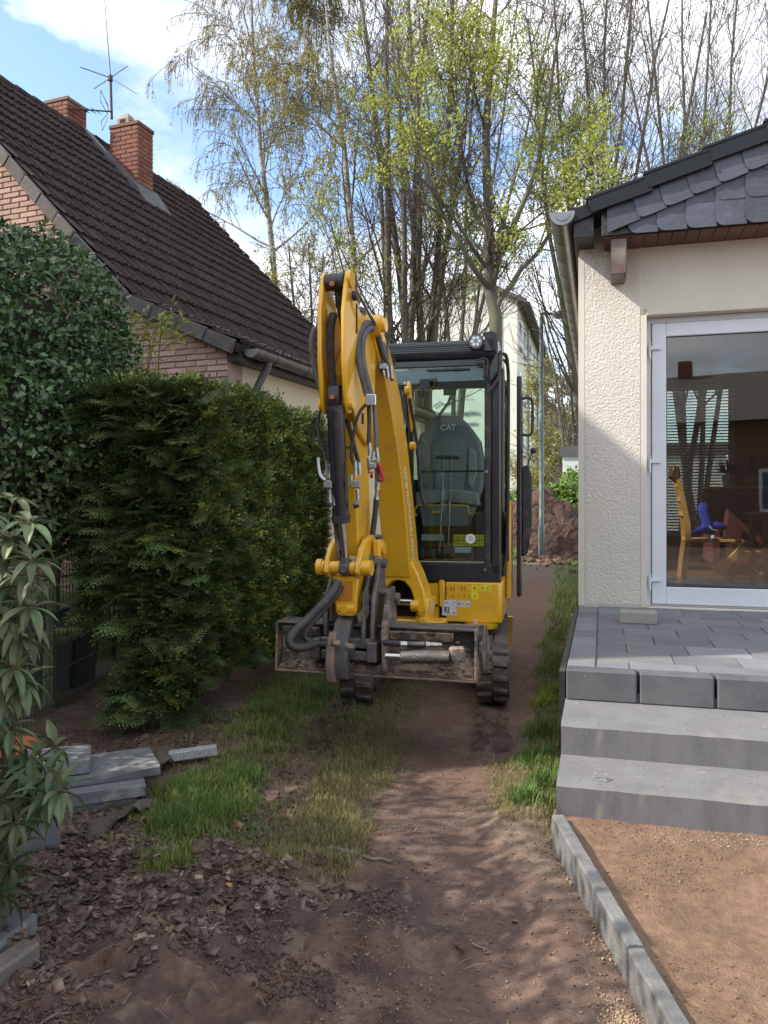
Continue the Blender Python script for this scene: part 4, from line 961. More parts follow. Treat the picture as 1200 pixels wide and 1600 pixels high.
    q = B(); q.box((-.56, -.012, wt-.028), (-.24, -.002, wt-.016)); q.cyl((-.35, -.01, wt-.02), (-.35, -.025, wt-.02), .012, 8); q.build('wiper', BLKM, root)
    q = B(); q.box((cx0+.052, .012, wb+.005), (pxl-.001, .017, wt-.001)); ws = q.build('windscreen', CGLASS, root)
    q = B(); q.box((cx0+.01, .02, 2.315), (pxl, .027, 2.40)); q.build('sun_strip', BLK, root)
    q = B(); q.box((cx0+.052, d1-.03, 1.62), (cx1-.062, d1-.025, 2.43)); rw = q.build('rear_window', CGLASS, root)
    q = B(); q.box((cx0+.05, d1-.05, cz0), (cx1-.06, d1-.01, 1.615)); q.box((cx0+.05, d1-.05, 2.435), (cx1-.06, d1-.01, 2.5)); q.build('rear_wall', BLK, root)
    q = B(); q.box((cx0+.005, .06, cz0), (cx0+.02, d1-.06, 1.2)); q.build('left_panel', BLK, root)
    q = B(); q.box((cx0+.008, .062, 1.2), (cx0+.012, d1-.062, 2.45)); q.build('side_window', CGLASS, root)
    q = B(); q.box((cx1-.02, .085, cz0), (cx1-.004, .6, 1.0)); q.box((cx1-.02, .68, cz0), (cx1-.004, d1-.06, 1.25)); q.build('door_sill', BLK, root)
    q = B(); q.box((cx1-.014, .68, 1.25), (cx1-.009, d1-.06, 2.45)); q.build('side_window', CGLASS, root)
    # roof with rounded, ribbed front
    prof = [(1.36, 2.50), (1.38, 2.53), (1.36, 2.60), (1.2, 2.635), (.22, 2.64), (.08, 2.625), (-.0, 2.595), (-.035, 2.56), (-.04, 2.515), (-.02, 2.475), (.02, 2.465), (.1, 2.50)]
    q = B(); q.prism(prof, cx0-.03, cx1-.02, 'x'); q.build('cab_roof', mat('roof_plastic', (.02, .022, .033), (.028, .03, .042), 5, .22, coat=.6), root, bevel=.012, seg=2)
    for k in range(7):
        a = [(-.036, 2.505), (-.041, 2.52), (-.041, 2.535), (-.038, 2.55), (-.033, 2.565), (-.024, 2.58), (-.01, 2.593)][k]
        q = B(); q.cyl((cx0, a[0]+.001, a[1]), (cx1-.08, a[0]+.001, a[1]), .0035, 6); q.build('roof_rib', BLK, root)
    q = B(); q.prism([(.3, 2.64), (.34, 2.672), (1.15, 2.672), (1.2, 2.64)], -.6, -.12, 'x'); q.build('roof_hatch', BLK, root, bevel=.01)
    # emergency exit sticker + sign print on rear window
    def rearp(px, py): return frontp(px, py, d1-.03)
    a = rearp(693, 607); b = rearp(713, 617.5); q = B(); q.box((a[0], d1-.034, a[1]), (b[0], d1-.031, b[1])); es = q.build('exit_sticker', GST, rw)
    mt_ = FB @ frame(Vector(((a[0]+b[0])/2, d1-.036, (a[1]+b[1])/2)), Vector((1, 0, 0)), Vector((0, 0, 1)), Vector((0, -1, 0)))
    text('EXIT', .03, mat('pale_green_print', (.25, .6, .25), None, 9, .5), es, mt_)
    # lower stickers inside the windscreen
    def inn(name, x0p, y0p, x1p, y1p, m, y=.02):
        a = frontp(x0p, y0p); b = frontp(x1p, y1p); q = B(); q.box((a[0], y, a[1]), (b[0], y+.001, b[1])); return q.build(name, m, ws), a, b
    inn('label_sheet', 658, 835, 693, 845, mat('pale_label', (.4, .46, .47), None, 60, .5))
    for i in range(6):
        for j in range(2):
            s5, a, b = inn('warning_label', 708+i*8.2, 835.5+j*9.6, 715.4+i*8.2, 844+j*9.6, YST)
            text('AoxVA+'[i], .028, INK, s5, FB @ frame(Vector(((a[0]+b[0])/2, .019, (a[1]+b[1])/2)), Vector((1, 0, 0)), Vector((0, 0, 1)), Vector((0, -1, 0))))
    inn('blue_label', 710, 855, 736, 864, BST)
    u, z = frontp(735, 842); q = B(); q.cyl((u, .008, z), (u, .0115, z), .036, 26); st = q.build('round_sticker', mat('round_white', (.75, .75, .75), None, 9, .5), ws)
    text('PSA', .018, INK, st, FB @ frame(Vector((u, .007, z+.012)), Vector((1, 0, 0)), Vector((0, 0, 1)), Vector((0, -1, 0)))); text('TUV', .018, INK, st, FB @ frame(Vector((u, .007, z-.008)), Vector((1, 0, 0)), Vector((0, 0, 1)), Vector((0, -1, 0))))
    # seat
    def seatp(px, py): return frontp(px, py, .62)
    ol_ = [(652, 745), (650, 700), (656, 680), (668, 668), (674, 655), (686, 649), (714, 649), (724, 655), (738, 670), (752, 690), (757, 720), (756, 760), (745, 790), (735, 815), (668, 815), (658, 790)]
    pl = [seatp(*p) for p in ol_]
    q = B(); q.prism(pl, .60, .72, 'y'); se = q.build('seat', SEAT, root, bevel=.03, seg=3)
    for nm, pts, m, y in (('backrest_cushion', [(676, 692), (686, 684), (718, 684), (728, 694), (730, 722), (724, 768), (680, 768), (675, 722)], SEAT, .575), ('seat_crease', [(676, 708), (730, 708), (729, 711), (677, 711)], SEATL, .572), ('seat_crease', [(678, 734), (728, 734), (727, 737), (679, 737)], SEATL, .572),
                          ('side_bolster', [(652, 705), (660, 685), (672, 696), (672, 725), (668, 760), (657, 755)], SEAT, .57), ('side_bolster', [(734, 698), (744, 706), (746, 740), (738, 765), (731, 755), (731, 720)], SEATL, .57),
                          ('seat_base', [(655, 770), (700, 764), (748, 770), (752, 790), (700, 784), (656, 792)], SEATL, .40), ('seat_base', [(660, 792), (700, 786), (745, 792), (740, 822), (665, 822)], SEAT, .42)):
        q = B(); q.prism([seatp(*p) for p in pts], y, .60, 'y'); q.build(nm, m, se, bevel=.012, seg=2)
    u, z = seatp(701, 669); text('CAT', .065, PAPER, se, FB @ frame(Vector((u, .585, z)), Vector((1, 0, 0)), Vector((0, 0, 1)), Vector((0, -1, 0))), bold=.002)
    # levers, bars
    def cabp(px, py, y): u, z = frontp(px, py, y); return Vector((u, y, z))
    for (a, b) in (((687, 856), (693, 716)), ((700, 856), (705, 716))):
        q = B(); q.cyl(cabp(*a, .22), cabp(*b, .30), .0085, 8); lv = q.build('travel_lever', ZINC, root, smooth=True)
        e = cabp(*b, .30); q = B(); q.cyl(e+Vector((-.06, 0, .008)), e+Vector((.06, 0, .002)), .013, 8); q.build('lever_grip', BLKM, lv, smooth=True)
    q = B(); q.cyl(cabp(655, 737, .12), cabp(756, 736, .12), .008, 8); q.build('guard_bar', BLKM, root)
    q = B(); q.tube(smooth_pts([cabp(651, 806, .3), cabp(648, 801, .3), cabp(651, 792, .3), cabp(660, 790, .3), cabp(725, 790, .3), cabp(731, 794, .3), cabp(733, 802, .3), cabp(737, 803, .3)], 4), .0075, 8); q.build('yellow_bar', YEL, root, smooth=True)
    q = B(); q.cyl(cabp(676, 801, .3), cabp(690, 801, .3), .016, 10); q.build('yellow_knob', YEL, root, smooth=True)
    q = B(); q.box((cx0+.05, .12, .98), (-.25, .32, 1.06), .01); q.build('pedal_console', BLKM, root)
    q = B(); q.box((-.24, .35, cz0+.05), (-.07, 1.0, 1.32), .02); q.box((cx0+.05, .35, cz0+.05), (cx0+.2, 1.0, 1.32), .02); q.build('side_console', BLKM, root)
    hv = B(); hv.tube(smooth_pts([cabp(580, 852, .06), cabp(590, 838, .06), cabp(600, 850, .06), cabp(594, 862, .06)]), .02, 8); hv.build('glove_bundle', GREENP, root, smooth=True)
    # cab right side trim seen obliquely
    q = B(); q.tube(smooth_pts([(-.03, .02, 2.5), (.02, .06, 2.50), (.035, .12, 2.42), (.038, .16, 2.2), (.03, .18, 1.2), (.0, .18, .85)], 6), .014, 8); q.build('grab_rail', BLKM, root, smooth=True)
    q = B(); q.tube(smooth_pts([(.0, .24, 2.50), (.028, .3, 2.44), (.034, .3, 2.2), (.03, .3, .95)], 6), .010, 8); q.build('door_seal', BLKM, root, smooth=True)
    # opened door, folded back along the side
    dr = B(); X0, X1 = .085, .125
    dr.box((X0, .78, .62), (X1, .84, 2.46), .01); dr.box((X0, 1.38, .62), (X1, 1.44, 2.40), .01); dr.box((X0, .84, 2.38), (X1, 1.38, 2.46), .01); dr.box((X0, .84, .62), (X1, 1.38, .95), .01); dr.box((X0, .84, 1.35), (X1, 1.38, 1.40), .01)
    do = dr.build('cab_door', BLK, root)
    q = B(); q.box((.102, .84, .95), (.107, 1.38, 2.38)); q.build('door_glass', CGLASS, do)
    q = B(); q.tube(smooth_pts([(X1, .80, 2.27), (X1+.05, .80, 2.275), (X1+.085, .80, 2.25), (X1+.09, .80, 2.12), (X1+.085, .80, 1.99), (X1+.05, .80, 1.965), (X1, .80, 1.97)], 5), .0125, 10); q.build('door_handle', BLKM, do, smooth=True)
    q = B(); q.prism([(X1+.0, .95), (X1+.0, 1.70), (X1+.05, 1.72), (X1+.085, 1.62), (X1+.085, 1.22), (X1+.05, .98)], .80, .86, 'y'); q.build('door_lower_panel', BLKM, do, bevel=.012)
    q = B(); q.cyl((X1+.04, .79, 1.68), (X1+.085, .79, 1.82), .006, 6); q.add([v*.06+Vector((X1+.095, .79, 1.835)) for v in map(Vector, OV)], OF); q.build('door_latch', BLKM, do)
    # work light and mirror at the top right corner
    c = frontp(744, 535, -.06); q = B(); q.cyl((c[0], -.10, c[1]-.0), (c[0], -.03, c[1]), .056, 24, r2=.045); wl = q.build('work_light', BLKM, root, smooth=True)
    q = B(); q.cyl((c[0], -.104, c[1]), (c[0], -.1005, c[1]), .046, 24); q.build('lamp_glass', LED, wl, smooth=True)
    for k in range(6):
        a = k*math.pi/3; q = B(); q.cyl((c[0]+.026*math.cos(a), -.108, c[1]+.026*math.sin(a)), (c[0]+.026*math.cos(a), -.1045, c[1]+.026*math.sin(a)), .011, 10); q.build('led', CHR, wl)
    q = B(); q.box((c[0]+.05, -.05, c[1]-.07), (c[0]+.14, .02, c[1]+.03), .01); q.cyl((c[0]+.02, -.05, c[1]-.01), (c[0]+.09, -.03, c[1]-.02), .014, 8); q.build('lamp_bracket', BLK, root)
    q = B(); q.prism([frontp(*p, -.06) for p in ((753, 519), (770, 516), (778, 524), (776, 546), (768, 549), (760, 530))], -.05, -.01, 'y'); q.build('lamp_guard', BLKM, root, bevel=.006)
    def fz(px, py, y=-.07): u, z = frontp(px, py, y); return Vector((u, y, z))
    q = B(); q.tube(smooth_pts([fz(756, 590), fz(756, 568), fz(748, 568), fz(746, 563), fz(757, 560), fz(762, 566), fz(760, 588)], 4), .008, 8); q.build('mirror_arm', BLKM, root, smooth=True)
    q = B(); q.tube(smooth_pts([fz(781, 548), fz(783, 556), fz(780, 585), fz(775, 597), fz(760, 616)], 4), .011, 8); q.build('mirror_guard', BLKM, root, smooth=True)
    q = B(); q.prism([frontp(*p, -.06) for p in ((764, 575), (774, 553), (780, 552), (779, 580), (765, 600))], -.07, -.045, 'y'); mi = q.build('mirror', BLK, root, bevel=.006)
    for (px, py) in ((758, 737), (756, 890)):
        u, z = frontp(px, py); q = B(); q.cyl((u+.01, -.02, z), (u+.01, .0, z), .012, 12); q.build('cab_bolt', ZINC, root, smooth=True)
    # ---------------- boom
    hw = .092
    cl = [(.03, .93, .13), (.07, 1.05, .13), (.13, 1.25, .12), (.24, 1.52, .115), (.36, 1.77, .12), (.52, 2.02, .125), (.70, 2.22, .11), (.88, 2.36, .09), (1.0, 2.43, .06)]
    front = []; back = []
    for i, (s, z, h) in enumerate(cl):
        a = Vector(cl[max(i-1, 0)][:2]); b = Vector(cl[min(i+1, len(cl)-1)][:2]); t = (b-a).normalized(); n = Vector((t.y, -t.x))
        front.append(Vector((s, z))+n*h); back.append(Vector((s, z))-n*h)
    prof = [(-p.x, p.y) for p in front]+[(-p.x, p.y) for p in reversed(back)]
    q = A(); q.prism(prof, -hw, hw, 'x'); bm_ = q.build('boom', YEL, root, bevel=.008, seg=2)
    # raised side rims
    # boom text on the right side
    for i, ch_ in enumerate('CONSTHOMULKRISTEN'):
        t = i/16; s = .30-.235*t; z = 1.62-.59*t
        j = (z-.93); k = [c_ for c_ in cl]; sx_ = np.interp(z, [c_[1] for c_ in cl], [c_[0] for c_ in cl])
        M4 = FA @ frame(Vector((hw+.001, -sx_-.02, z)), Vector((0, .18, -.98)), Vector((0, .98, .18)), Vector((1, 0, 0)))
        text(ch_, .07, LTXT, bm_, M4, name='boom_letter', bold=.0015)
    # foot of the boom: arch with two legs, pin, swing casting
    arch = [(-.098, 1.0), (.098, 1.0), (.135, .93), (.185, .80), (.195, .68), (.15, .62), (.12, .66), (.115, .74), (.085, .82), (.045, .862), (0, .87), (-.045, .862), (-.085, .82), (-.115, .74), (-.12, .66), (-.15, .62), (-.175, .70), (-.15, .85), (-.115, .93)]
    q = A(); q.prism(arch, -.145, .06, 'y'); q.build('boom_foot', YEL, bm_, bevel=.01, seg=2)
    q = A(); q.cyl((-.16, -.02, .71), (.16, -.02, .71), .03, 16); q.build('boom_pin', CHR, root, smooth=True)
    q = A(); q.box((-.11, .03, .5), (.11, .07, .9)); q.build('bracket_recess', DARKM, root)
    for sx_ in (-1, 1):
        q = A(); q.cyl((sx_*.10, -.155, .70), (sx_*.155, -.155, .70), .04, 18); q.build('pin_boss', YEL, root, smooth=True)
    q = A(); q.prism([(-.2, .72), (-.13, .76), (-.115, .60), (.115, .60), (.13, .76), (.21, .74), (.19, .55), (.17, .44), (-.17, .44), (-.18, .55)], -.12, .12, 'y'); q.build('swing_bracket', YEL, root, bevel=.012, seg=2)
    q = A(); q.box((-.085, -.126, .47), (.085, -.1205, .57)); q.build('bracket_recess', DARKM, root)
    q = A(); q.cyl((0, .15, .42), (0, .15, .8), .07, 18); q.build('swing_post', YEL, root, smooth=True)
    q = A(); q.box((.19, -.1, .52), (.30, .1, .59), .01); q.box((.13, -.13, .50), (.2, .0, .62), .012); q.build('swing_lug', YEL, root)
    # boom cylinder behind the boom
    q = A(); q.cyl((0, .14, .95), (0, -.17, 1.75), .045, 16); q.build('boom_cylinder', BLK, root, smooth=True)
    q = A(); q.cyl((0, -.17, 1.75), (0, -.30, 2.12), .022, 12); q.build('boom_cylinder_rod', CHR, root, smooth=True)
    for sx_ in (-.07, .07):
        q = A(); q.prism([(-.20, 2.0), (-.27, 2.17), (-.25, 2.22), (-.21, 2.21), (-.13, 2.02), (-.16, 1.88)], sx_+.02, sx_+.04, 'x'); q.build('cylinder_lug', YEL, bm_, bevel=.006)
    for (s, z) in ((.29, 2.15), (.15, 1.79)):
        q = A(); q.cyl((.09, -s, z), (.125, -s, z), .028, 16); q.build('pin_boss', YEL, bm_, smooth=True)
    q = A(); q.tube(smooth_pts([(.11, -.25, 2.1), (.12, -.12, 1.86), (.13, -.04, 1.6), (.14, -.02, 1.45), (.16, .0, 1.38)], 6), .013, 8); q.build('boom_hose', HOSEB, root, smooth=True)
    # ---------------- stick (dipper)
    # shaft
    sh = [(-.93, .93), (-1.07, .90), (-1.17, 1.12), (-1.23, 1.55), (-1.30, 1.95), (-1.28, 2.15), (-1.02, 2.30), (-.97, 2.0), (-.98, 1.6), (-.93, 1.2)]
    q = A(); q.prism(sh, -.056, .048, 'x'); sto = q.build('stick', YEL, root, bevel=.008, seg=2)
    # head plates
    hp = [(-1.435, 2.595), (-1.455, 2.52), (-1.485, 2.40), (-1.48, 2.15), (-1.445, 1.93), (-1.40, 1.87), (-1.34, 1.90), (-1.25, 1.80), (-1.06, 1.72), (-.99, 1.80), (-.94, 2.05), (-.92, 2.30), (-.95, 2.46), (-1.02, 2.495), (-1.12, 2.45), (-1.22, 2.455), (-1.30, 2.54), (-1.36, 2.62), (-1.41, 2.63)]
    for sx_ in (-.082, .050):
        q = A(); q.prism(hp, sx_, sx_+.024, 'x'); q.build('head_plate', YEL, sto, bevel=.006, seg=2)
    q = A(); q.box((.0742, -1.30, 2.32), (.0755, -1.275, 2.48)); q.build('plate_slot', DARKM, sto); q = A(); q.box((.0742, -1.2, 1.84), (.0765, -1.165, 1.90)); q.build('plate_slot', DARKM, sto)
    q = A(); q.prism([(-1.32, 2.1), (-1.28, 2.0), (-1.0, 1.9), (-.97, 2.2), (-1.1, 2.36)], -.057, .049, 'x'); q.build('stick_web', YEL, sto, bevel=.006)
    q = A(); q.cyl((-.057, -1.405, 2.575), (.049, -1.405, 2.575), .045, 24); ro = q.build('top_roller', BLKM, sto, smooth=True)
    q = A(); q.cyl((-.01, -1.455, 2.555), (-.01, -1.445, 2.555), .014, 12); q.build('grease_cap', TERRA, ro, smooth=True)
    q = A(); q.prism([(-1.40, 2.60), (-1.36, 2.48), (-1.28, 2.36), (-1.25, 2.38), (-1.33, 2.52)], -.022, .022, 'x'); q.build('roller_arm', BLKM, sto)
    for (s, z, r_, w) in ((1.405, 2.585, .047, .014), (1.02, 2.42, .062, .065), (1.40, 1.925, .035, .02), (1.02, 2.42, .04, .09)):
        q = A(); q.cyl((.073, -s, z), (.075+w, -s, z), r_, 20); q.build('pin_boss', YEL, sto, smooth=True)
        if z < 2.55: q = A(); q.cyl((-.084-w*.5, -s, z), (-.081, -s, z), r_, 20); q.build('pin_boss', YEL, sto, smooth=True)
    q = A(); q.cyl((.085, -1.385, 2.50), (.11, -1.385, 2.50), .026, 14); q.build('pin_cap', BLKM, sto, smooth=True)
    # stick cylinder (rod from the tail back over the boom)
    q = A(); q.cyl((.0, -1.38, 2.57), (.0, -1.02, 2.50), .02, 12); q.build('stick_cylinder_rod', CHR, root, smooth=True)
    q = A(); q.cyl((.0, -1.02, 2.50), (.0, -.35, 2.33), .042, 16); q.build('stick_cylinder', BLK, root, smooth=True)
    q = A(); q.tube([(.10, -1.36, 2.53), (.115, -1.2, 2.45), (.12, -1.04, 2.40)], .009, 8); q.build('steel_pipe', CHR, root, smooth=True)
    # lettering on the stick front
    text('CAT', .075, LTXT, sto, FA @ frame(Vector((.02, -1.182, 1.28)), Vector((0, .19, -.98)), Vector((1, 0, 0)), Vector((0, -.98, -.19))), name='stick_lettering')
    q = A(); q.prism([(-1.172, 1.06), (-1.176, 1.095), (-1.166, 1.1), (-1.16, 1.06)], -.05, .03, 'x'); q.build('stick_decal', LTXT, sto)
    # nose, links
    q = A(); q.cyl((-.07, -1.0, .93), (.07, -1.0, .93), .05, 20); q.build('nose_boss', YEL, sto, smooth=True)
    lk = [(-1.285, 1.075), (-1.295, 1.02), (-1.25, .985), (-1.18, 1.0), (-1.12, 1.03), (-1.02, 1.07), (-.97, 1.13), (-.985, 1.20), (-1.05, 1.22), (-1.15, 1.20), (-1.23, 1.15)]
    for xa, xb in ((-.118, -.088), (.062, .092)):
        q = A(); q.prism(lk, xa, xb, 'x'); q.build('link_plate', YEL, root, bevel=.007, seg=2)
    for xa, xb, r_ in ((-.165, -.12, .036), (-.087, -.03, .036), (.03, .061, .036), (.094, .15, .042)):
        q = A(); q.cyl((xa, -1.25, 1.045), (xb, -1.25, 1.045), r_, 20); q.build('link_bush', YEL, root, smooth=True)
    q = A(); q.cyl((-.135, -1.25, 1.045), (-.165+.0, -1.25, 1.045), .045, 20); q.build('link_collar', YEL, root, smooth=True); q = A(); q.cyl((.11, -1.03, 1.14), (.16, -1.03, 1.14), .035, 14); q.build('link_collar', YEL, root, smooth=True)
    q = A(); q.box((.10, -1.08, 1.09), (.145, -.98, 1.19), .01); q.build('link_ear', YEL, root)
    # lower H link
    q = A(); q.prism([(-.085, 1.0), (.07, 1.0), (.062, .92), (.055, .80), (.035, .775), (-.05, .775), (-.065, .80), (-.075, .92)], -1.24, -1.12, 'y'); hl = q.build('bucket_link', YEL, root, bevel=.01, seg=2)
    q = A(); q.box((-.05, -1.2435, .86), (.035, -1.2405, .97)); q.build('link_shade_patch', mat('shaded_paint', (.5, .2, .015), None, 9, .5), hl)  # raised plate in darker orange, the shade of a recess put into colour
    q = A(); q.cyl((-.055, -1.21, .815), (.045, -1.21, .815), .038, 18); q.cyl((-.01, -1.255, .815), (-.01, -1.24, .815), .022, 12); q.build('link_boss', YEL, hl, smooth=True)
    # bucket cylinder
    q = A(); q.cyl((0, -1.425, 1.90), (0, -1.33, 1.30), .046, 26); bc = q.build('bucket_cylinder', BLK, root, smooth=True)
    q = A(); q.cyl((0, -1.427, 1.915), (0, -1.423, 1.885), .05, 26); q.build('cylinder_cap', BLKM, bc, smooth=True); q = A(); q.cyl((0, -1.335, 1.335), (0, -1.329, 1.295), .05, 26); q.build('cylinder_cap', BLKM, bc, smooth=True)
    q = A(); q.prism([(-1.395, 2.03), (-1.46, 2.02), (-1.475, 1.95), (-1.45, 1.90), (-1.40, 1.90)], -.03, .03, 'x'); q.build('cylinder_eye', BLKM, bc, bevel=.008)
    q = A(); q.cyl((0, -1.48, 1.955), (0, -1.465, 1.955), .013, 10); q.build('grease_cap', TERRA, bc, smooth=True)
    q = A(); q.cyl((0, -1.33, 1.30), (0, -1.255, 1.06), .021, 16); q.build('bucket_cylinder_rod', CHR, root, smooth=True)
    q = A(); q.cyl((0, -1.268, 1.10), (0, -1.25, 1.03), .026, 16, r2=.034); q.cyl((-.028, -1.25, 1.045), (.028, -1.25, 1.045), .044, 18); q.cyl((0, -1.30, 1.04), (0, -1.285, 1.04), .02, 14); q.build('rod_eye', STEEL, root, smooth=True)
    q = A(); q.tube([(-.035, -1.32, 1.30), (-.037, -1.29, 1.22), (-.034, -1.28, 1.1)], .016, 8); q.build('rod_hose', MUDST, root, smooth=True)
    # ---------------- hoses, all as curves in real space
    def hose(name, pts, Y, r, m, rib=True, pitch=.008):
        P = [W(px, py, y) for (px, py), y in zip(pts, Y if isinstance(Y, (list, tuple)) else [Y]*len(pts))]
        mb = MB(I4)
        if rib: a, b = ribbed(P, r, pitch); mb.tube(a, b, 12)
        else: mb.tube(smooth_pts(P, 6), r, 10)
        return mb.build(name, m, root, world=True, smooth=not rib or True, angle=80 if not rib else 25)
    hose('corrugated_hose', [(504, 514), (494, 513), (488.5, 522), (486.5, 540), (491, 572), (500, 605), (508, 632)], [4.36, 4.34, 4.32, 4.30, 4.30, 4.28, 4.25], .0165, HOSE)
    hose('corrugated_hose', [(521, 492), (517, 508), (516, 540), (519, 590), (523, 622)], [4.16, 4.12, 4.10, 4.12, 4.15], .0235, HOSEB)
    hose('corrugated_hose', [(574, 618), (569, 600), (561, 565), (558.5, 538), (563, 516), (576, 505), (588, 514), (594, 540), (597, 566)], [4.20, 4.20, 4.22, 4.26, 4.32, 4.42, 4.52, 4.6, 4.65], .0195, HOSE)
    hose('corrugated_hose', [(580, 618), (573, 592), (567, 565), (566, 540), (570, 522), (580, 513), (590, 524), (600, 552), (606, 572)], [4.20, 4.20, 4.23, 4.28, 4.34, 4.42, 4.52, 4.6, 4.68], .0175, HOSE)
    hose('thin_hose', [(510, 636), (502, 640), (497, 652), (496.5, 668), (500, 690), (508, 712), (511, 730)], 4.22, .0095, HOSEB)
    hose('thin_hose', [(574, 630), (563, 642), (556, 660), (551, 690), (549, 712), (556, 735)], 4.18, .0095, HOSEB)
    hose('thin_hose', [(576, 628), (577, 650), (577, 672), (576, 695)], 4.2, .0125, HOSEB, False)
    hose('thin_hose', [(584, 628), (586, 655), (588, 680), (588, 700)], 4.22, .012, HOSE, False)
    hose('corrugated_hose', [(541, 655), (548, 675), (554, 700), (560, 722)], 4.25, .0125, HOSEB)
    hose('thin_hose', [(600, 520), (604, 545), (607, 575), (613, 595)], 4.75, .01, HOSEB, False)
    hose('thin_hose', [(596, 528), (601, 548), (604, 562)], 4.7, .012, HOSEB, False)
    hose('armoured_hose', [(529, 908), (519, 925), (503, 945), (482, 966), (462, 985), (452, 1000), (457, 1010), (470, 1012), (490, 1008)], [4.28, 4.25, 4.2, 4.17, 4.14, 4.12, 4.12, 4.14, 4.2], .024, HOSEB, False)
    hose('armoured_hose', [(533, 915), (524, 932), (508, 950), (488, 972), (477, 988), (478, 998), (492, 1005), (512, 1006)], [4.3, 4.28, 4.26, 4.22, 4.2, 4.2, 4.22, 4.26], .018, HOSEB, False)
    hose('rubber_hose', [(588, 780), (587, 795), (584, 820), (582, 836)], 4.5, .017, HOSEB, False)
    def fitting(name, cx_, cy_, Y, parts, m=ZINC):
        mb = MB(I4)
        for (x0_, y0_, x1_, y1_, r_) in parts: mb.cyl(W(x0_, y0_, Y), W(x1_, y1_, Y), r_, 6)
        return mb.build(name, m, root, world=True)
    mbx = MB(I4); p = W(580, 625, 4.17); mbx.box((p.x-.03, p.y-.02, p.z-.032), (p.x+.026, p.y+.02, p.z+.03), .005); mbx.build('hose_clamp', CHR, root, world=True)
    mbx = MB(I4); p = W(597, 570, 4.66); mbx.box((p.x-.02, p.y-.02, p.z-.03), (p.x+.03, p.y+.02, p.z+.02), .005); mbx.build('hose_clamp', ZINC, root, world=True)
    fitting('hose_coupling', 0, 0, 4.66, [(604, 572, 606, 590, .014), (610, 570, 612, 592, .012), (598, 578, 600, 588, .012)])
    fitting('hose_coupling', 0, 0, 4.17, [(577, 692, 578, 712, .013), (588, 700, 590, 716, .012), (583, 706, 582, 720, .014), (576, 716, 578, 740, .012), (590, 716, 589, 748, .013), (576, 720, 592, 717, .011)])
    fitting('hose_coupling', 0, 0, 4.17, [(590, 748, 589, 765, .016), (589, 765, 588, 776, .011), (588, 776, 588, 781, .016)])
    fitting('hose_coupling', 0, 0, 4.14, [(555, 720, 555, 745, .011), (561, 722, 562, 742, .011), (558, 765, 559, 780, .011), (559, 780, 557, 788, .014), (549, 742, 548, 762, .009)])
    for (px, py, a, b) in ((555, 757, 17, 12), (582, 728, 12, 9), (512, 757, 13, 12)):
        p = W(px, py, 4.14); mbx = MB(I4); mbx.box((p.x-a*.0017, p.y-.02, p.z-b*.0017), (p.x+a*.0017, p.y+.02, p.z+b*.0017), .005); mbx.build('valve_block', ZINC, root, world=True)
    fitting('hose_coupling', 0, 0, 4.18, [(513, 672, 513, 690, .02), (513, 690, 514, 718, .012)], BLKM)
    fitting('hose_coupling', 0, 0, 4.18, [(511, 720, 511, 748, .011)]); fitting('hose_coupling', 0, 0, 4.18, [(515, 765, 515, 782, .013), (515, 782, 516, 794, .016)])
    fitting('hose_coupling', 0, 0, 4.18, [(522, 768, 522, 790, .014)]); fitting('hose_coupling', 0, 0, 4.18, [(511, 730, 508, 745, .009)])
    fitting('hose_coupling', 0, 0, 4.18, [(515, 786, 517, 793, .018), (560, 788, 552, 792, .016)], BLKM)
    mbx = MB(I4); mbx.tube(smooth_pts([W(508, 750, 4.12), (W(501, 743, 4.12)), W(498, 728, 4.12), W(497, 715, 4.12)], 4), [.008]*12+[.010], 8); mbx.build('valve_lever', mat('lever_white', (.6, .6, .58), None, 9, .4), root, world=True, smooth=True)
    mbx = MB(I4); mbx.tube(smooth_pts([W(591, 722, 4.15), W(595, 735, 4.15), W(598, 747, 4.15), W(594, 752, 4.15)], 4), [.006]+[.012]*11+[.006], 8); mbx.build('red_cap', RED, root, world=True, smooth=True)
    mbx = MB(I4); mbx.cyl(W(578, 742, 4.14), W(583, 742, 4.14), .018, 10); mbx.cyl(W(519, 736, 4.2), W(520, 765, 4.2), .011, 8); mbx.build('red_cap', RED, root, world=True)
    mbx = MB(I4); mbx.box(W(508, 697, 4.2)+Vector((0, 0, 0)), W(548, 701, 4.22)); mbx.build('hose_strap', HOSEB, root, world=True)
    # ---------------- quick coupler
    q = A(); q.prism([(-1.03, 1.0), (-1.12, .99), (-1.20, .90), (-1.24, .76), (-1.22, .66), (-1.05, .66), (-.98, .8)], -.142, -.118, 'x'); q.build('coupler_plate', STEEL, root, bevel=.005)
    q = A(); q.prism([(-1.06, .98), (-1.14, .98), (-1.20, .90), (-1.22, .74), (-1.05, .70)], -.11, -.098, 'x'); q.build('coupler_plate', STEEL, root, bevel=.004)
    for xa, xb, dz in ((.085, .108, .05), (.135, .158, .0)):
        q = A(); q.prism([(-1.02, 1.02+dz), (-1.10, 1.07+dz), (-1.15, 1.0), (-1.22, .88), (-1.25, .70), (-1.24, .60), (-1.0, .60), (-.97, .85)], xa, xb, 'x'); q.build('coupler_plate', STEEL, root, bevel=.006)
    q = A(); q.prism([(-1.05, .93), (-1.16, .90), (-1.25, .74), (-1.24, .50), (-1.20, .45), (-1.1, .5), (-1.0, .7)], .20, .228, 'x'); q.build('coupler_plate', MUDST, root, bevel=.006)
    for (x, s, z, r_, l) in ((.12, 1.08, 1.06, .028, .13), (.17, 1.12, .90, .024, .1), (.10, 1.15, .86, .03, .06), (.22, 1.05, .86, .032, .06)):
        q = A(); q.cyl((x-l/2, -s, z), (x+l/2, -s, z), r_, 14); q.build('coupler_pin', STEEL, root, smooth=True)
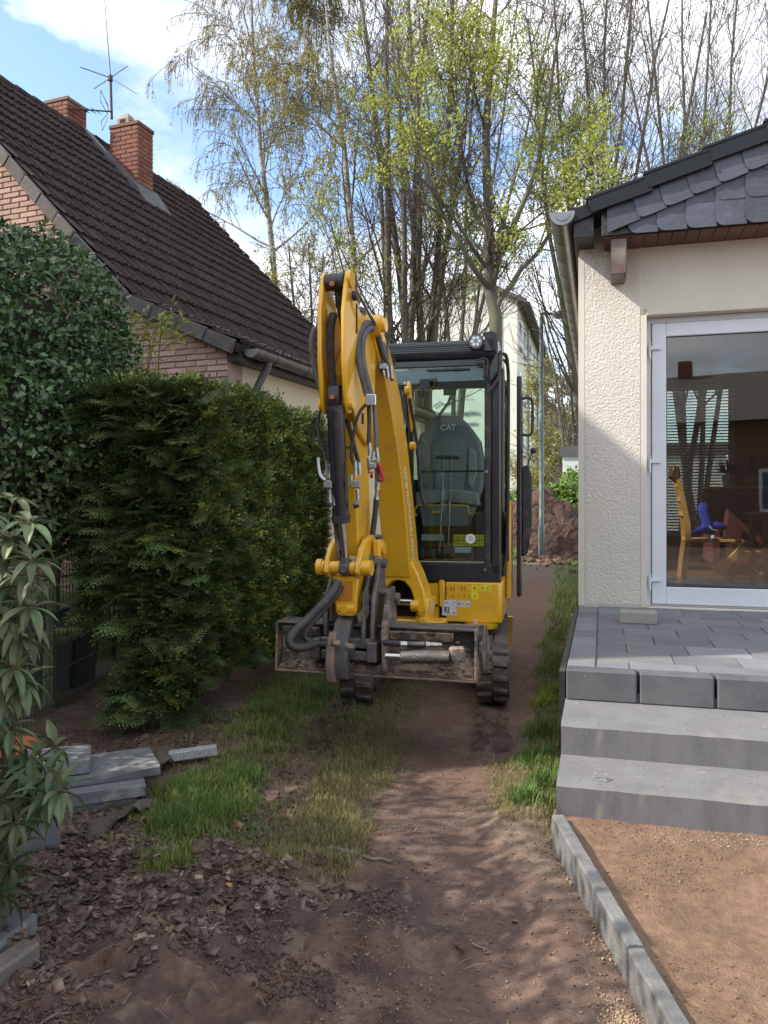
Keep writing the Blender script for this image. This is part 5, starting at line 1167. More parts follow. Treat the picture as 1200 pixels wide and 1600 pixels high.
    q = A(); q.prism([(.10, .92), (.125, .92), (.128, .8), (.113, .76), (.10, .8)], -1.235, -1.225, 'y'); q.build('coupler_lever', ZINC, root)
    q = A(); q.box((-.15, -1.24, .60), (.16, -1.14, .655), .006); q.build('coupler_crossbar', STEEL, root)
    q = A(); q.box((-.15, -1.245, .535), (.16, -1.15, .585), .006); q.box((-.2, -1.25, .53), (-.155, -1.15, .645), .006); q.box((.12, -1.262, .53), (.175, -1.16, .64), .006); q.build('coupler_crossbar', STEEL, root)
    q = A(); q.prism([(-1.13, .80), (-1.24, .74), (-1.31, .64), (-1.33, .52), (-1.30, .44), (-1.26, .43), (-1.255, .52), (-1.26, .62), (-1.2, .70), (-1.1, .72)], -.07, .025, 'x'); q.build('coupler_hook', STEEL, root, bevel=.006, seg=2)
    q = A(); q.prism([(-1.29, .70), (-1.345, .62), (-1.355, .50), (-1.325, .425), (-1.28, .41), (-1.28, .46), (-1.305, .5), (-1.305, .6), (-1.27, .66)], -.085, -.04, 'x'); q.build('hook_tip', mat('worn_hook', (.24, .17, .12), (.15, .12, .1), 14, .6, bump=.5, bs=50), root, bevel=.008, seg=2)
    q = A(); q.cyl((.03, -1.25, .57), (.055, -1.25, .62), .008, 8); q.cyl((.045, -1.26, .51), (.045, -1.24, .51), .016, 10); q.build('coupler_bolt', CHR, root, smooth=True)
    # ---------------- bucket
    X0, X1, ZB, ZT_ = -.436, .707, .455, .712
    q = A()
    curve = [(-1.18, ZT_), (-1.145, ZT_-.02), (-1.135, ZT_-.09), (-1.14, ZT_-.17), (-1.16, ZB+.03), (-1.19, ZB)]
    sec = curve+[(y+.012*(1 if i < 5 else .3), z+(.0 if 0 < i < 5 else (.004 if i == 0 else -.008))) for i, (y, z) in reversed(list(enumerate(curve)))]
    n = 26; rings = []
    for i in range(n+1):
        x = X0+.012+(X1-X0-.024)*i/n; rings.append([(x, y+random.uniform(-.002, .002), z+random.uniform(-.002, .002)) for y, z in sec])
    q.hull_loft(rings); bu = q.build('bucket', MUDST, root, smooth=True, angle=35)
    # the open belly turned to the machine
    q = A(); q.prism([(-1.06, ZT_-.03), (-1.0, ZT_-.0), (-.80, ZT_-.02), (-.70, ZB+.1), (-.72, ZB+.02), (-.74, ZB+.02), (-.73, ZB+.11), (-.82, ZT_-.05), (-1.0, ZT_-.03), (-1.05, ZT_-.06)], X0+.01, X1-.01, 'x'); q.build('bucket_shell', MUDST, bu)
    q = A(); q.box((X0, -1.185, ZT_), (X1, -1.08, ZT_+.012), .003); q.build('top_lip', STEEL, bu)
    q = A(); q.box((X0, -1.20, ZB-.016), (X1, -1.10, ZB-.004), .003); q.build('cutting_edge', mat('worn_edge', (.3, .22, .17), (.16, .13, .11), 20, .5, metal=.3), bu)
    for x in (X0-.008, X1-.004):
        q = A(); q.prism([(-1.19, ZT_+.01), (-1.205, ZB-.012), (-1.1, ZB-.014), (-.75, ZB+.01), (-.70, ZB+.1), (-.82, ZT_-.02), (-1.0, ZT_+.012)], x, x+.012, 'x'); q.build('end_plate', MUDST, bu, bevel=.002)
    q = A(); q.box((X1+.009, -1.15, .59), (X1+.03, -1.05, .65), .004); q.build('side_lug', STEEL, bu)
    for (xa, xb, zz_) in ((X0+.03, -.18, .668), (.23, X1-.12, .668)):
        q = A(); q.prism([(-1.195, zz_+.03), (-1.175, zz_-.02), (-1.15, zz_-.02), (-1.15, zz_+.03)], xa, xb, 'x'); q.build('stiffener', MUDST, bu, bevel=.003)
    q = A(); q.prism([(-.2, .50), (.32, .50), (.44, .47), (-.05, .466)], -1.185, -1.13, 'y'); q.build('mount_plate', MUDST, bu, bevel=.004)
    mb_ = A(); random.seed(11)
    for _ in range(420):
        x = random.uniform(X0+.03, X1-.03); z = random.choice((ZB+.0, ZB+.01, ZB+.03, random.uniform(ZB, ZT_-.03), random.uniform(ZB, ZB+.1))); k = random.uniform(.004, .016)
        mb_.add([Vector((v[0]*k*2.2, v[1]*k, v[2]*k*1.2))+Vector((x, -1.165-.02*(z < ZB+.04)+random.uniform(-.004, .004), z)) for v in OV], OF)
    tag(mb_.build('caked_mud', MUDC, bu), kind='stuff')
    # tilt cylinder
    def ap(px, py, Y): return W(px, py, Y)
    mbx = MB(I4); a = ap(603, 1025, 4.13); b = ap(628, 1026, 4.11); mbx.cyl(a, b, .019, 14); mbx.build('tilt_cylinder_rod', CHR, root, world=True, smooth=True)
    mbx = MB(I4); c_ = ap(704, 1027, 4.02); mbx.tube([b, b.lerp(c_, .02), b.lerp(c_, .5), b.lerp(c_, 1)], [.034, .037, .035, .034], 20); mbx.build('tilt_cylinder', TILTM, root, world=True, smooth=True)
    mbx = MB(I4); p = ap(716, 1024, 4.0); mbx.box((p.x-.045, p.y-.0, p.z-.04), (p.x+.04, p.y+.05, p.z+.04), .012); mbx.cyl(p+Vector((0, -.02, 0)), p+Vector((0, .03, 0)), .037, 20); mbx.build('cylinder_eye', MUDST, root, world=True, smooth=True, angle=30)
    mbx = MB(I4); mbx.cyl(p+Vector((0, -.026, 0)), p+Vector((0, -.018, 0)), .022, 16); mbx.build('eye_pin', ZINC, root, world=True)
    mbx = MB(I4); mbx.tube(smooth_pts([W(600, 1004, 4.2), W(625, 1006, 4.15), W(650, 1007, 4.12), W(665, 1007, 4.1)], 5), .017, 10); mbx.build('rubber_hose', HOSEB, root, world=True, smooth=True)
    mbx = MB(I4)
    mbx.cyl(W(626, 1006.5, 4.09), W(636, 1007, 4.09), .019, 6); mbx.build('hose_coupling', ZINC, root, world=True); mbx = MB(I4)
    for a, b, r_ in ((665, 671, .02), (671, 684, .015), (684, 690, .011)): mbx.cyl(W(a, 1007, 4.09), W(b, 1008, 4.09), r_, 6)
    mbx.build('hose_coupling', ZINC, root, world=True)
    mbx = MB(I4)
    for (px, py) in ((540, 1010), (517, 1004)): mbx.cyl(W(px, py, 4.16), W(px+14, py+2, 4.16), .02, 8)
    mbx.build('hose_end', MUDST, root, world=True)
def root_rel(root, M): return ROOT[root.name].inverted() @ M
excavator()
# ================================================================== OLD HOUSE (left)
def old_house():
    A2 = R(20.5); O2 = Vector((-1.475, 8.0, 0)); F2 = Matrix.Translation(O2) @ Matrix.Rotation(-A2, 4, 'Z')
    root = thing('brick_house', 'old house with pink brick gable, dark tiled roof and cream side wall', 'house', O2, -A2)
    LEN = 6.85; XR, ZR = -5.05, 7.55; XK_, ZK = -1.316, 3.62; XE, ZE = .03, 3.02
    def H(): return MB(F2)
    # inner walls
    w = H(); w.prism([(-9.9, 0), (-.15, 0), (-.15, 2.95), (-1.35, 3.50), (XR, ZR-.13), (-8.8, 3.5), (-9.9, 2.95)], .012, .3, 'y'); w.build('gable_wall', MORT, root)
    w = H(); w.box((-.42, .3, 0), (-.15, LEN-.1, 2.93)); w.build('side_wall', CREAM, root)
    w = H(); w.prism([(-9.9, 0), (-.15, 0), (-.15, 2.95), (-1.35, 3.50), (XR, ZR-.13), (-8.8, 3.5), (-9.9, 2.95)], LEN-.35, LEN-.1, 'y'); w.build('gable_wall', CREAM, root)
    w = H(); w.box((-9.9, .3, 0), (-9.7, LEN-.35, 2.93)); w.build('side_wall', CREAM, root)
    q = H(); q.box((-.149, .35, 2.30), (-.135, LEN-.2, 2.33)); q.build('render_groove', CREAM, root)
    # bricks of the gable: largest in view as parts
    bl_, bh, g_ = .24, .052, .012; cand = []
    row = 0; z = .02
    def top(x): return (2.95+(-.15-x)*(.55/1.2)) if x > -1.35 else 3.5+(-1.35-x)*(ZR-.13-3.5)/(-1.35-XR)
    while z < 7.4:
        x = -.152-(0 if row % 2 else bl_/2+g_)
        if not row % 2 and z+bh < 2.9: cand.append((-.152-bl_/4, z, .5))
        while x-bl_ > -6.2:
            if z+bh < top(x-bl_/2)+.03: cand.append((x-bl_/2, z, 1.0))
            x -= bl_+g_
        z += bh+g_; row += 1
    def seen(c):
        p = F2 @ Vector((c[0], 0, c[1])); px = 600+p.x/p.y*FP; py = HOR-(p.z-EYE)/p.y*FP
        s = 0
        if -10 < px < 358 and py < 900: s = 1
        if px > 190 and 470 < py < 640: s = 3
        if px < 125 and py < 385 and py > 200: s = 3
        return s, py
    cand.sort(key=lambda c: (-seen(c)[0], c[1]))
    bms = [mesh_of(MB().box((-bl_/2+random.uniform(0, .003), -.0, -.0), (bl_/2-random.uniform(0, .003), .02, bh), .004), 'brick', BRICK) for _ in range(3)]
    # shuffle: first 300 visible as parts
    for i, (x, zz_, sx_) in enumerate(cand[:300]):
        inst(random.choice(bms), 'brick', root, (x, random.uniform(-.003, .002)-.004, zz_), (0, random.uniform(-.008, .008), 0), (sx_, 1, random.uniform(.95, 1.03)))
    rest = H()
    for (x, zz_, sx_) in cand[300:]: rest.box((x-bl_*sx_/2, -.003, zz_), (x+bl_*sx_/2, .013, zz_+bh))
    tag(rest.build('brickwork', BRICK, root), kind='stuff')
    # roof slabs
    th = .09
    for m, xa, za, xb, zb in ((1, XE, ZE, XK_, ZK), (1, XK_, ZK, XR, ZR)):
        d = Vector((xb-xa, zb-za)).normalized(); n = Vector((-d.y, d.x)) if True else None
        nn = Vector((d.y, -d.x)); nn = nn if nn.y > 0 else -nn
        q = H(); q.prism([(xa, za), (xb, zb), (xb-nn.x*th, zb-nn.y*th), (xa-nn.x*th, za-nn.y*th)], -.08, LEN, 'y'); q.build('roof_slab', TILE, root)
    q = H(); q.prism([(XR, ZR), (-10.1, 3.0), (-10.1, 2.9), (XR, ZR-.12)], -.08, LEN, 'y'); q.build('roof_slab', TILE, root)
    # tiles
    def tile_mb(L_, W_):
        m = MB(); n = 8; prof = []
        for i in range(n+1):
            t = i/n; prof.append((W_*t, .030*math.exp(-((t-.18)/.13)**2)+.018*math.exp(-((t-.62)/.12)**2)+.004))
        vs = []; fs = []
        for (y, z) in prof: vs += [(0, y, z+.036), (-L_, y, z), (0, y, z-.012)]
        for i in range(n): a = i*3; fs += [(a, a+1, a+4, a+3), (a+2, a, a+3, a+5)]
        return m.add(vs, fs)
    ex, tw = .33, .215
    tm = [mesh_of(tile_mb(ex+.03, tw), 'roof_tile', TILE, smooth=False) for _ in range(2)]
    tiles = []
    for xa, za, xb, zb in ((XE, ZE, XK_, ZK), (XK_, ZK, XR, ZR)):
        L_ = math.hypot(xb-xa, zb-za); nrow = round(L_/ex); e = L_/nrow; sl = math.atan2(zb-za, xa-xb); k = L_/nrow/ex
        for r_ in range(nrow):
            s = r_*e; x = xa+(xb-xa)*s/L_; z = za+(zb-za)*s/L_; y = -.06; 
            while y < LEN-.05: tiles.append((x, y, z, sl, k)); y += tw
    def key(t):
        p = F2 @ Vector((t[0], t[1], t[2])); px = 600+p.x/p.y*FP; py = HOR-(p.z-EYE)/p.y*FP
        vis = -20 < px < 500 and py > 60 and not (px < 200 and py > 480)
        return (0 if vis else 1, p.y)
    tiles.sort(key=key)
    for t in tiles[:300]: inst(random.choice(tm), 'roof_tile', root, (t[0], t[1], t[2]+.004+random.uniform(0, .005)), (0, t[3]+random.uniform(-.012, .012), random.uniform(-.008, .008)), (t[4], 1, 1))
    rest = MB(F2); tb = tile_mb(ex+.03, tw)
    for t in tiles[300:]:
        M4 = Matrix.Translation((t[0], t[1], t[2]+.004+random.uniform(0, .006))) @ Matrix.Rotation(t[3]+random.uniform(-.012, .012), 4, 'Y'); rest.add([M4 @ v for v in tb.v], tb.f)
    tag(rest.build('tiled_roof_area', TILE, root), kind='stuff')
    # ridge
    for i in range(int(LEN/.34)):
        q = H(); y = -.06+.34*i; q.tube([(XR, y, ZR-.03), (XR, y+.36, ZR-.035)], [.115, .098], 12); q.build('ridge_tile', TILE, root)
    # verge stones on the near rake
    for xa, za, xb, zb in ((XE-.02, ZE-.0, XK_, ZK), (XK_, ZK, XR, ZR)):
        L_ = math.hypot(xb-xa, zb-za); n = round(L_/.34); d = Vector((xb-xa, zb-za))/L_; nn = Vector((-d.y, d.x)); nn = nn if nn.y > 0 else -nn
        for i in range(n):
            a = Vector((xa, za))+d*(L_*i/n+.004); b = Vector((xa, za))+d*(L_*(i+1)/n-.004); lo = -.115+random.uniform(-.004, .004)
            q = H(); q.prism([(a.x, a.y+.035), (b.x, b.y+.02), (b.x+nn.x*lo, b.y+nn.y*lo), (a.x+nn.x*lo, a.y+nn.y*lo)], -.125-(i % 2)*.006, -.075, 'y'); q.build('verge_tile', VSTONE, root, bevel=.005)
    # gutter + downpipe + eaves
    q = H(); q.box((-.149, .0, 2.86), (.0, LEN, 2.94)); q.build('eaves_board', BLKM, root)
    gx, gz, gr = .10, 2.98, .085; rings = []
    for y in np.linspace(.05, LEN+.1, 24):
        rings.append([(gx+gr*math.cos(a), y, gz+gr*math.sin(a)) for a in [math.pi+math.pi*k/12 for k in range(13)]]+[(gx+(gr-.005)*math.cos(a), y, gz+(gr-.005)*math.sin(a)) for a in [2*math.pi-math.pi*k/12 for k in range(13)]])
    q = H(); q.hull_loft(rings); go = q.build('gutter', DGUT, root, smooth=True)
    q = H(); q.prism([(gx+gr*math.cos(a), gz+gr*math.sin(a)) for a in [math.pi+math.pi*k/14 for k in range(15)]], .04, .049, 'y'); q.build('gutter_end', ZGUT, go)
    for y in np.arange(.5, LEN, .75):
        q = H(); q.tube([(gx+(gr+.004)*math.cos(a), y, gz+(gr+.004)*math.sin(a)) for a in [math.pi+math.pi*k/10 for k in range(11)]], .006, 5); q.build('gutter_bracket', ZGUT, go)
    q = H(); q.tube([(gx, .42, gz-.07), (gx-.01, .42, gz-.12), (-.10, .40, 2.52), (-.10, .40, 2.3), (-.10, .40, 0)], .042, 12); q.build('downpipe', DGUT, root, smooth=True)
    # chimneys: brick by brick
    def chimney(x0, x1, y0, y1, z0, z1, label, big):
        c = thing('chimney', label, 'chimney', F2 @ Vector((x0, y0, z0)), -A2)
        FC = ROOT[c.name]; w, d, h = x1-x0, y1-y0, z1-z0
        q = MB(FC); q.box((.012, .012, 0), (w-.012, d-.012, h-.05)); q.build('core', MORTR, c)
        L_, hh, g = (w-.012)/2.5, .062, .011; row = 0; z = h-.07-hh
        def br(a, b): return mesh_of(MB().box(a, b, .003), 'brick', BRICKR)
        bh_ = br((0, 0, 0), (L_-g, .03, hh)); bs_ = br((0, 0, 0), (L_/2-g, .03, hh)); n_ = 0
        Ld = (d)/1.5
        sd = br((0, 0, 0), (.03, Ld-g, hh)); sh_ = br((0, 0, 0), (.03, Ld/2-g, hh))
        while z > 0 and n_ < 290:
            x = 0; k = 0
            for k in range(3):
                if row % 2 == 0: seq = ((0, bh_), (L_, bh_), (2*L_, bs_))
                else: seq = ((0, bs_), (L_/2, bh_), (1.5*L_, bh_))
                xx, me = seq[k]; inst(me, 'brick', c, (xx, random.uniform(-.003, .002), z)); n_ += 1
            seq = ((.0, sd), (Ld, sh_)) if row % 2 else ((.0, sh_), (Ld/2, sd))
            for yy, me in seq: inst(me, 'brick', c, (w-.03, yy+.0325 if yy == 0 and False else yy+.033*(1 if yy == 0 else 1)-.03, z)); n_ += 1
            z -= hh+g; row += 1
        q = MB(FC); q.box((-.015, -.015, h-.062), (w+.015, d+.015, h), .008); q.build('cap_slab', MORTR if not big else BRICKR, c)
        return c, FC, w, d, h
    c, FC, w, d, h = chimney(-4.56, -4.0, 3.5, 3.9, 6.1, 7.62, 'large red brick chimney in the middle of the dark roof', True)
    q = MB(FC); q.hull_loft([[(.1, .06, h), (.32, .06, h), (.32, .28, h), (.1, .28, h)], [(.1, .06, h+.12), (.32, .06, h+.12), (.32, .28, h+.12), (.1, .28, h+.12)], [(.15, .11, h+.21), (.27, .11, h+.21), (.27, .23, h+.21), (.15, .23, h+.21)]]); pt = q.build('chimney_pot', mat('pale_pot', (.32, .25, .19), (.26, .2, .16), 9, .9), c)
    q = MB(FC); q.box((.16, .052, h+.02), (.26, .0598, h+.10)); q.box((.3202, .12, h+.02), (.327, .22, h+.10)); q.build('pot_opening', DARKM, pt)
    # lead flashing round its foot
    def rz(x): return ZK+(x-XK_)*(ZR-ZK)/(XR-XK_)
    q = H()
    q.prism([(-5.0, rz(-5.0)+.13), (-3.86, rz(-3.86)+.13), (-3.86, rz(-3.86)+.03), (-5.0, rz(-5.0)+.03)], 3.36, 3.48, 'y')
    q.prism([(-4.02, rz(-4.02)+.16), (-3.72, rz(-3.72)+.07), (-3.72, rz(-3.72)+.02), (-4.02, rz(-4.02)+.03)], 3.36, 4.02, 'y')
    fl = q.build('lead_flashing', LEAD, root); 
    q = H(); q.box((-4.6, 3.485, rz(-4.6)-.1), (-3.975, 3.4935, rz(-4.0)+.22)); 
    q = H(); q.prism([(-4.58, rz(-4.58)), (-3.985, rz(-3.985)), (-3.985, rz(-3.985)+.14), (-4.58, rz(-4.58)+.16)], 3.483, 3.4945, 'y'); q.box((-3.999, 3.49, rz(-4)), (-3.985, 3.93, rz(-4)+.15)); q.build('lead_apron', LEAD, root)
    chimney(-5.60, -5.12, 3.15, 3.6, 7.0, 8.05, 'small red brick chimney showing behind the ridge at the left', False)
    # antennas
    mp = F2 @ Vector((-4.50, 3.72, 7.55))
    an = thing('aerial_mast', 'rooftop aerial mast with long whip and four slanted rods above the big chimney', 'antenna', mp)
    Y = mp.y; 
    q = MB(Matrix.Identity(4)); q.cyl(W(174.5, 186, Y), W(172.5, 122, Y), .023, 10); q.build('mast', BLKM, an, world=True, smooth=True)
    q = MB(Matrix.Identity(4)); q.cyl(W(172.5, 122, Y)-Vector((0, 0, .05)), W(172.5, 122, Y)+Vector((0, 0, .04)), .04, 12); q.build('hub', BLKM, an, world=True)
    q = MB(Matrix.Identity(4)); q.tube([W(172.4, 119, Y), W(168, 60, Y), W(162.5, -14, Y)], [.012, .009, .006], 6); q.build('whip', STEEL, an, world=True)
    for (px, py, dy) in ((125.5, 105, -.3), (199, 103.5, .3), (146.5, 139, .3), (213, 146, -.3)):
        q = MB(Matrix.Identity(4)); q.cyl(W(172.5, 121.5, Y), W(px, py, Y+dy), .008, 6); q.build('rod', STEEL, an, world=True)
    a2 = thing('directional_aerial', 'small directional television aerial with mesh reflector on the mast', 'antenna', W(174, 173, Y))
    q = MB(Matrix.Identity(4)); q.cyl(W(176, 174.5, Y-.02), W(103, 169.5, Y-.3), .013, 8); q.build('boom', BLKM, a2, world=True)
    for s0, s1 in (((157, 141), (164, 203)), ((163, 154), (170, 162))):
        q = MB(Matrix.Identity(4))
        q.tube([W(157, 141, Y-.1), W(157, 158, Y-.1), W(168, 178, Y+.1), W(169, 165, Y+.1), W(157, 141, Y-.1)], .006, 5)
        q.tube([W(168, 178, Y+.1), W(158, 190, Y-.1), W(160, 204, Y-.1), W(163, 196, Y), W(169, 183, Y+.1)], .006, 5)
        q.tube([W(163, 153, Y), W(170, 172, Y)], .005, 5); q.build('reflector', STEEL, a2, world=True); break
    for px in (112, 122, 132, 142, 150): 
        q = MB(Matrix.Identity(4)); p = W(px, 170.5+(px-105)*.06, Y-.3+(px-103)/73*.28); q.cyl(p-Vector((.05, .1, .0)), p+Vector((.05, .1, .0)), .006, 5); q.build('element', STEEL, a2, world=True)
old_house()

# ================================================================== APARTMENT BLOCK, GARAGE, LAMP, HEAP
def apartments():
    Yc = 42.0; P0 = W(808, 786, Yc); P0.z = 0
    A3 = R(15.5); F3 = Matrix.Translation(P0) @ Matrix.Rotation(-A3, 4, 'Z')
    root = thing('apartment_block', 'pale four storey apartment block with pitched roof behind the trees', 'building', P0, -A3)
    wd_, ze = 5.6, 12.55; LEN = 26
    q = MB(F3); q.prism([(-wd_, 0), (0, 0), (0, ze), (-wd_/2, ze+1.35), (-wd_, ze)], 0, LEN, 'y'); q.build('wall', WHITEW, root)
    for s in (1, -1):
        cx_ = -wd_/2; x1 = cx_+s*(wd_/2+.55); z1 = ze-.3
        q = MB(F3); q.prism([(cx_, ze+1.42), (x1, z1), (x1, z1-.22), (cx_, ze+1.20)], -.35, LEN+.4, 'y'); q.build('roof', FARR, root)
    q = MB(F3); q.cyl((.62, 0, ze-.42), (.62, LEN, ze-.42), .09, 8); q.build('gutter', DGUT, root)
    for y in (5.8, 13.2):
        q = MB(F3); q.cyl((.1, y, .2), (.1, y, ze-.5), .07, 8); q.build('downpipe', ZGUT, root)
    for z in (1.2, 4.2, 7.2, 10.0):
        for y in (1.6, 4.2, 8.0, 11.0, 15.5, 19, 22.5):
            q = MB(F3); q.box((-.06, y-.55, z), (.02, y+.55, z+1.5)); wo = q.build('window', PVC, root)
            q = MB(F3); q.box((.021, y-.47, z+.08), (.03, y+.47, z+1.42)); q.build('pane', GREYW, wo)
            q = MB(F3); q.box((.0, y-.62, z-.1), (.14, y+.62, z-.02)); q.build('sill', ZGUT, wo)
    GRN = mat('blue_sign_print', (.16, .22, .28), None, 9, .6)
    M4 = F3 @ frame(Vector((-3.35, -.05, 6.35)), Vector((1, 0, 0)), Vector((0, 0, 1)), Vector((0, -1, 0)))
    text('Rheinwohnungsbau', .33, GRN, root, M4, name='sign_lettering', ext=.02)
    M4 = F3 @ frame(Vector((-2.5, -.05, 5.75)), Vector((1, 0, 0)), Vector((0, 0, 1)), Vector((0, -1, 0)))
    text('GmbH', .24, GRN, root, M4, name='sign_lettering', ext=.02)
    q = MB(F3); q.tube([(-4.6, -.06, 6.75), (-4.2, -.06, 7.0), (-3.95, -.06, 6.82), (-3.7, -.06, 6.98), (-3.35, -.06, 6.78)], .03, 5); q.build('roof_line_logo', GRN, root)
    q = MB(F3); q.cyl((-1.0, -.1, 0), (-1.0, -.1, ze), .03, 6); q.build('lightning_rod', STEEL, root)
apartments()
def lamp():
    P = W(846, 786, 20.0); P.z = 0
    root = thing('street_lamp', 'grey green street lamp with arm reaching right beside the apartment block', 'street lamp', P)
    MB().tube([(0, 0, 0), (0, 0, .8), (0, 0, .82), (0, 0, 6.15)], [.085, .08, .065, .05], 14).build('pole', GREENP, root, smooth=True)
    MB().tube(smooth_pts([(0, 0, 6.1), (.0, 0, 6.22), (.06, 0, 6.26), (.35, 0, 6.24)], 4), .035, 10).build('arm', GREENP, root, smooth=True)
    MB().hull_loft([[(.26, -.05, 6.21), (.28, .05, 6.21), (.28, .05, 6.27), (.28, -.05, 6.27)], [(.4, -.15, 6.14), (.4, .15, 6.14), (.4, .12, 6.30), (.4, -.12, 6.30)], [(.74, -.13, 6.17), (.74, .13, 6.17), (.74, .08, 6.26), (.74, -.08, 6.26)]]).build('lamp_head', ZINC, root, bevel=.01)
lamp()
def garage():
    P = W(879, 786, 31.0); P.z = 0
    root = thing('white_garage', 'white flat roofed garage with dark fascia behind the soil heap', 'garage', P, -A1)
    MB().box((0, 0, 0), (6, 6, 3.25)).build('wall', BENCH, root)
    MB().box((-.1, -.1, 3.255), (6.1, 6.1, 3.65)).build('fascia', DGUT, root)
garage()
def heap(name, label, cx_, cy_, rx, ry, h, seed):
    n = 90; g = np.linspace(-1.3, 1.3, n); X, Y = np.meshgrid(g, g); d = np.hypot(X, Y)
    z = h*np.clip(1-d**1.5, -.12, 1)*(.8+.4*fbm(X*2+seed, Y*2, seed, 3))+(fbm(X*8, Y*8, seed+3, 5)-.5)*.42*h*(d < 1.1)-.05
    x = cx_+X*rx; y = cy_+Y*ry; i = np.arange(n*(n-1)); i = i[(i % n) != n-1]
    o = np_mesh(name, np.stack([x.ravel(), y.ravel(), z.ravel()], 1), np.stack([i, i+1, i+n+1, i+n], 1), HEAPM, smooth=True)
    tag(o, label, 'soil heap')
heap('soil_heap', 'high heap of dug brown earth at the end of the path', 4.9, 24.5, 2.3, 1.6, 1.75, 3)
heap('loose_soil_heap', 'low spill of loose crumbly earth in front of the big heap', 5.2, 21.0, 1.25, 1.6, .95, 9)
scatter('heap_clods', 'loose clods scattered round the foot of the soil heap', 'soil clods', np.stack([rng.normal(4.4, .6, 500), rng.normal(20, 1.6, 500)], 1), OV, OF, .05, .2, .7, CRUMB, bw(.9, 1.6), .3)

# ================================================================== FENCE AND BIN
def fence():
    root = thing('wire_fence', 'dark green double rod wire mesh fence beside the hedge', 'fence', (-2.2, 4.6, 0))
    D = Vector((.03, 1, 0)).normalized(); L_ = 3.2; o0 = Vector((0, 0, 0))
    vr = mesh_of(MB().cyl((0, 0, .02), (0, 0, .98), .0032, 5), 'vertical_rod', FENCEM); y = 0
    while y < L_: inst(vr, 'vertical_rod', root, D*y); y += .05
    for z in (.08, .28, .48, .68, .90):
        for dx in (-.006, .006): MB().cyl(Vector((dx, 0, z)), D*L_+Vector((dx, 0, z)), .004, 5).build('horizontal_rod', FENCEM, root)
    for y in (.02, 2.5): MB().box(tuple(D*y+Vector((-.05, -.02, -.1))), tuple(D*y+Vector((-.01, .03, 1.05))), .004).build('fence_post', FENCEM, root)
fence()
def bin_():
    root = thing('garden_bin', 'dark plastic garden bin standing behind the wire fence', 'bin', (-2.58, 6.1, -.05))
    MB().hull_loft([[(x*w, y*w, z) for x, y in ((-.5, -.5), (.5, -.5), (.5, .5), (-.5, .5))] for z, w in ((0, .46), (.02, .48), (.6, .56))]).build('body', BIN, root, bevel=.03, seg=2)
    MB().hull_loft([[(x*w, y*w, z) for x, y in ((-.5, -.5), (.5, -.5), (.5, .5), (-.5, .5))] for z, w in ((.602, .6), (.64, .6), (.68, .5))]).build('lid', BIN, root, bevel=.02, seg=2)
    MB().box((-.2, -.33, .585), (.2, -.29, .615), .01).build('handle', BIN, root)
bin_()

# ================================================================== DEBRIS BY THE HEDGE
def slab(name, label, px, py, z0, L_, Wd, h, rot, m=SLABM, tilt=0.0, rag=.0, grp='broken slabs stacked by the shrub'):
    p = G(px, py, z0); gz = z0
    root = thing(name, label, 'slab', (p.x, p.y, gz), rot, grp)
    n = 10; mb = MB(Matrix.Translation((p.x, p.y, gz)) @ Matrix.Rotation(rot, 4, 'Z') @ Matrix.Rotation(tilt, 4, 'Y')); 
    mb.box((-L_/2, -Wd/2, 0), (L_/2, Wd/2, h), .006); o = mb.build('slab', m, root)
    for v in o.data.vertices: v.co.x += random.uniform(-rag, rag); v.co.y += random.uniform(-rag, rag)
    return root
slab('stone_slab', 'small dark slab piece lying lowest in the pile', 150, 1262, -.005, .34, .18, .05, R(24), rag=.01)
slab('stone_slab', 'grey broken slab in the middle of the pile', 160, 1243, .05, .36, .20, .055, R(24), rag=.012)
slab('stone_slab', 'largest flat grey slab on top of the pile', 150, 1208, .107, .55, .32, .045, R(27), rag=.006)
slab('stone_slab', 'pale square slab resting on the largest slab at left', 88, 1202, .154, .30, .24, .07, R(20), MT['loose_slab'], rag=.004)
slab('stone_bar', 'short pale speckled concrete bar lying on the soil', 302, 1184, .05, .25, .055, .05, R(14), mat('speckled_concrete', (.4, .4, .4), (.2, .2, .2), 90, .85), tilt=R(-4), grp=None)
slab('dark_slab', 'dark upright slab half hidden under the shrub leaves', 28, 1340, .02, .30, .06, .14, R(30), rag=.01, grp=None)
tp = thing('terracotta_pot', 'broken orange terracotta piece lying behind the shrub', 'flower pot', G(28, 1180, .12))
MB().hull_loft([[(r_*math.cos(a)*1.2, z, r_*math.sin(a)) for a in [k*math.pi/6 for k in range(12)]] for z, r_ in ((-.1, .055), (.04, .075), (.06, .082), (.08, .08))]).build('pot', TERRA, tp, smooth=True)
def cloth(name, label, pts, w, h, seedv):
    """crumpled strip following pts"""
    P = smooth_pts([G(px, py, z) for px, py, z in pts], 6); mb = MB(Matrix.Identity(4)); rings = []; n = len(P); k = 7
    for i, p in enumerate(P):
        t = (P[min(i+1, n-1)]-P[max(i-1, 0)]).normalized(); s = t.cross(Vector((0, 0, 1))).normalized(); e = math.sin(math.pi*(i+.35)/(n+.2))**.6
        gz = float(hgt(p.x, p.y)); r1 = []; r2 = []
        for j in range(k):
            u = (j/(k-1)-.5)*2; hh = h*e*(.5+.5*math.cos(u*2.2+i*.35+seedv))+.012*math.sin(i*1.3+j*2.1+seedv)
            q = p+s*u*w*e; q.z = max(gz, p.z)+.012+hh; r1.append(q); r2.append(q-Vector((0, 0, .005)))
        rings.append(r1+r2[::-1])
    mb.hull_loft(rings); return tag(mb.build(name, FELT, world=True, smooth=True, angle=70), label, 'felt')
cloth('felt_strip', 'brown crumpled strip of old felt lying across the bark chips', [(137, 1330, .0), (165, 1300, .0), (205, 1275, .0), (245, 1262, .0)], .055, .045, 1)
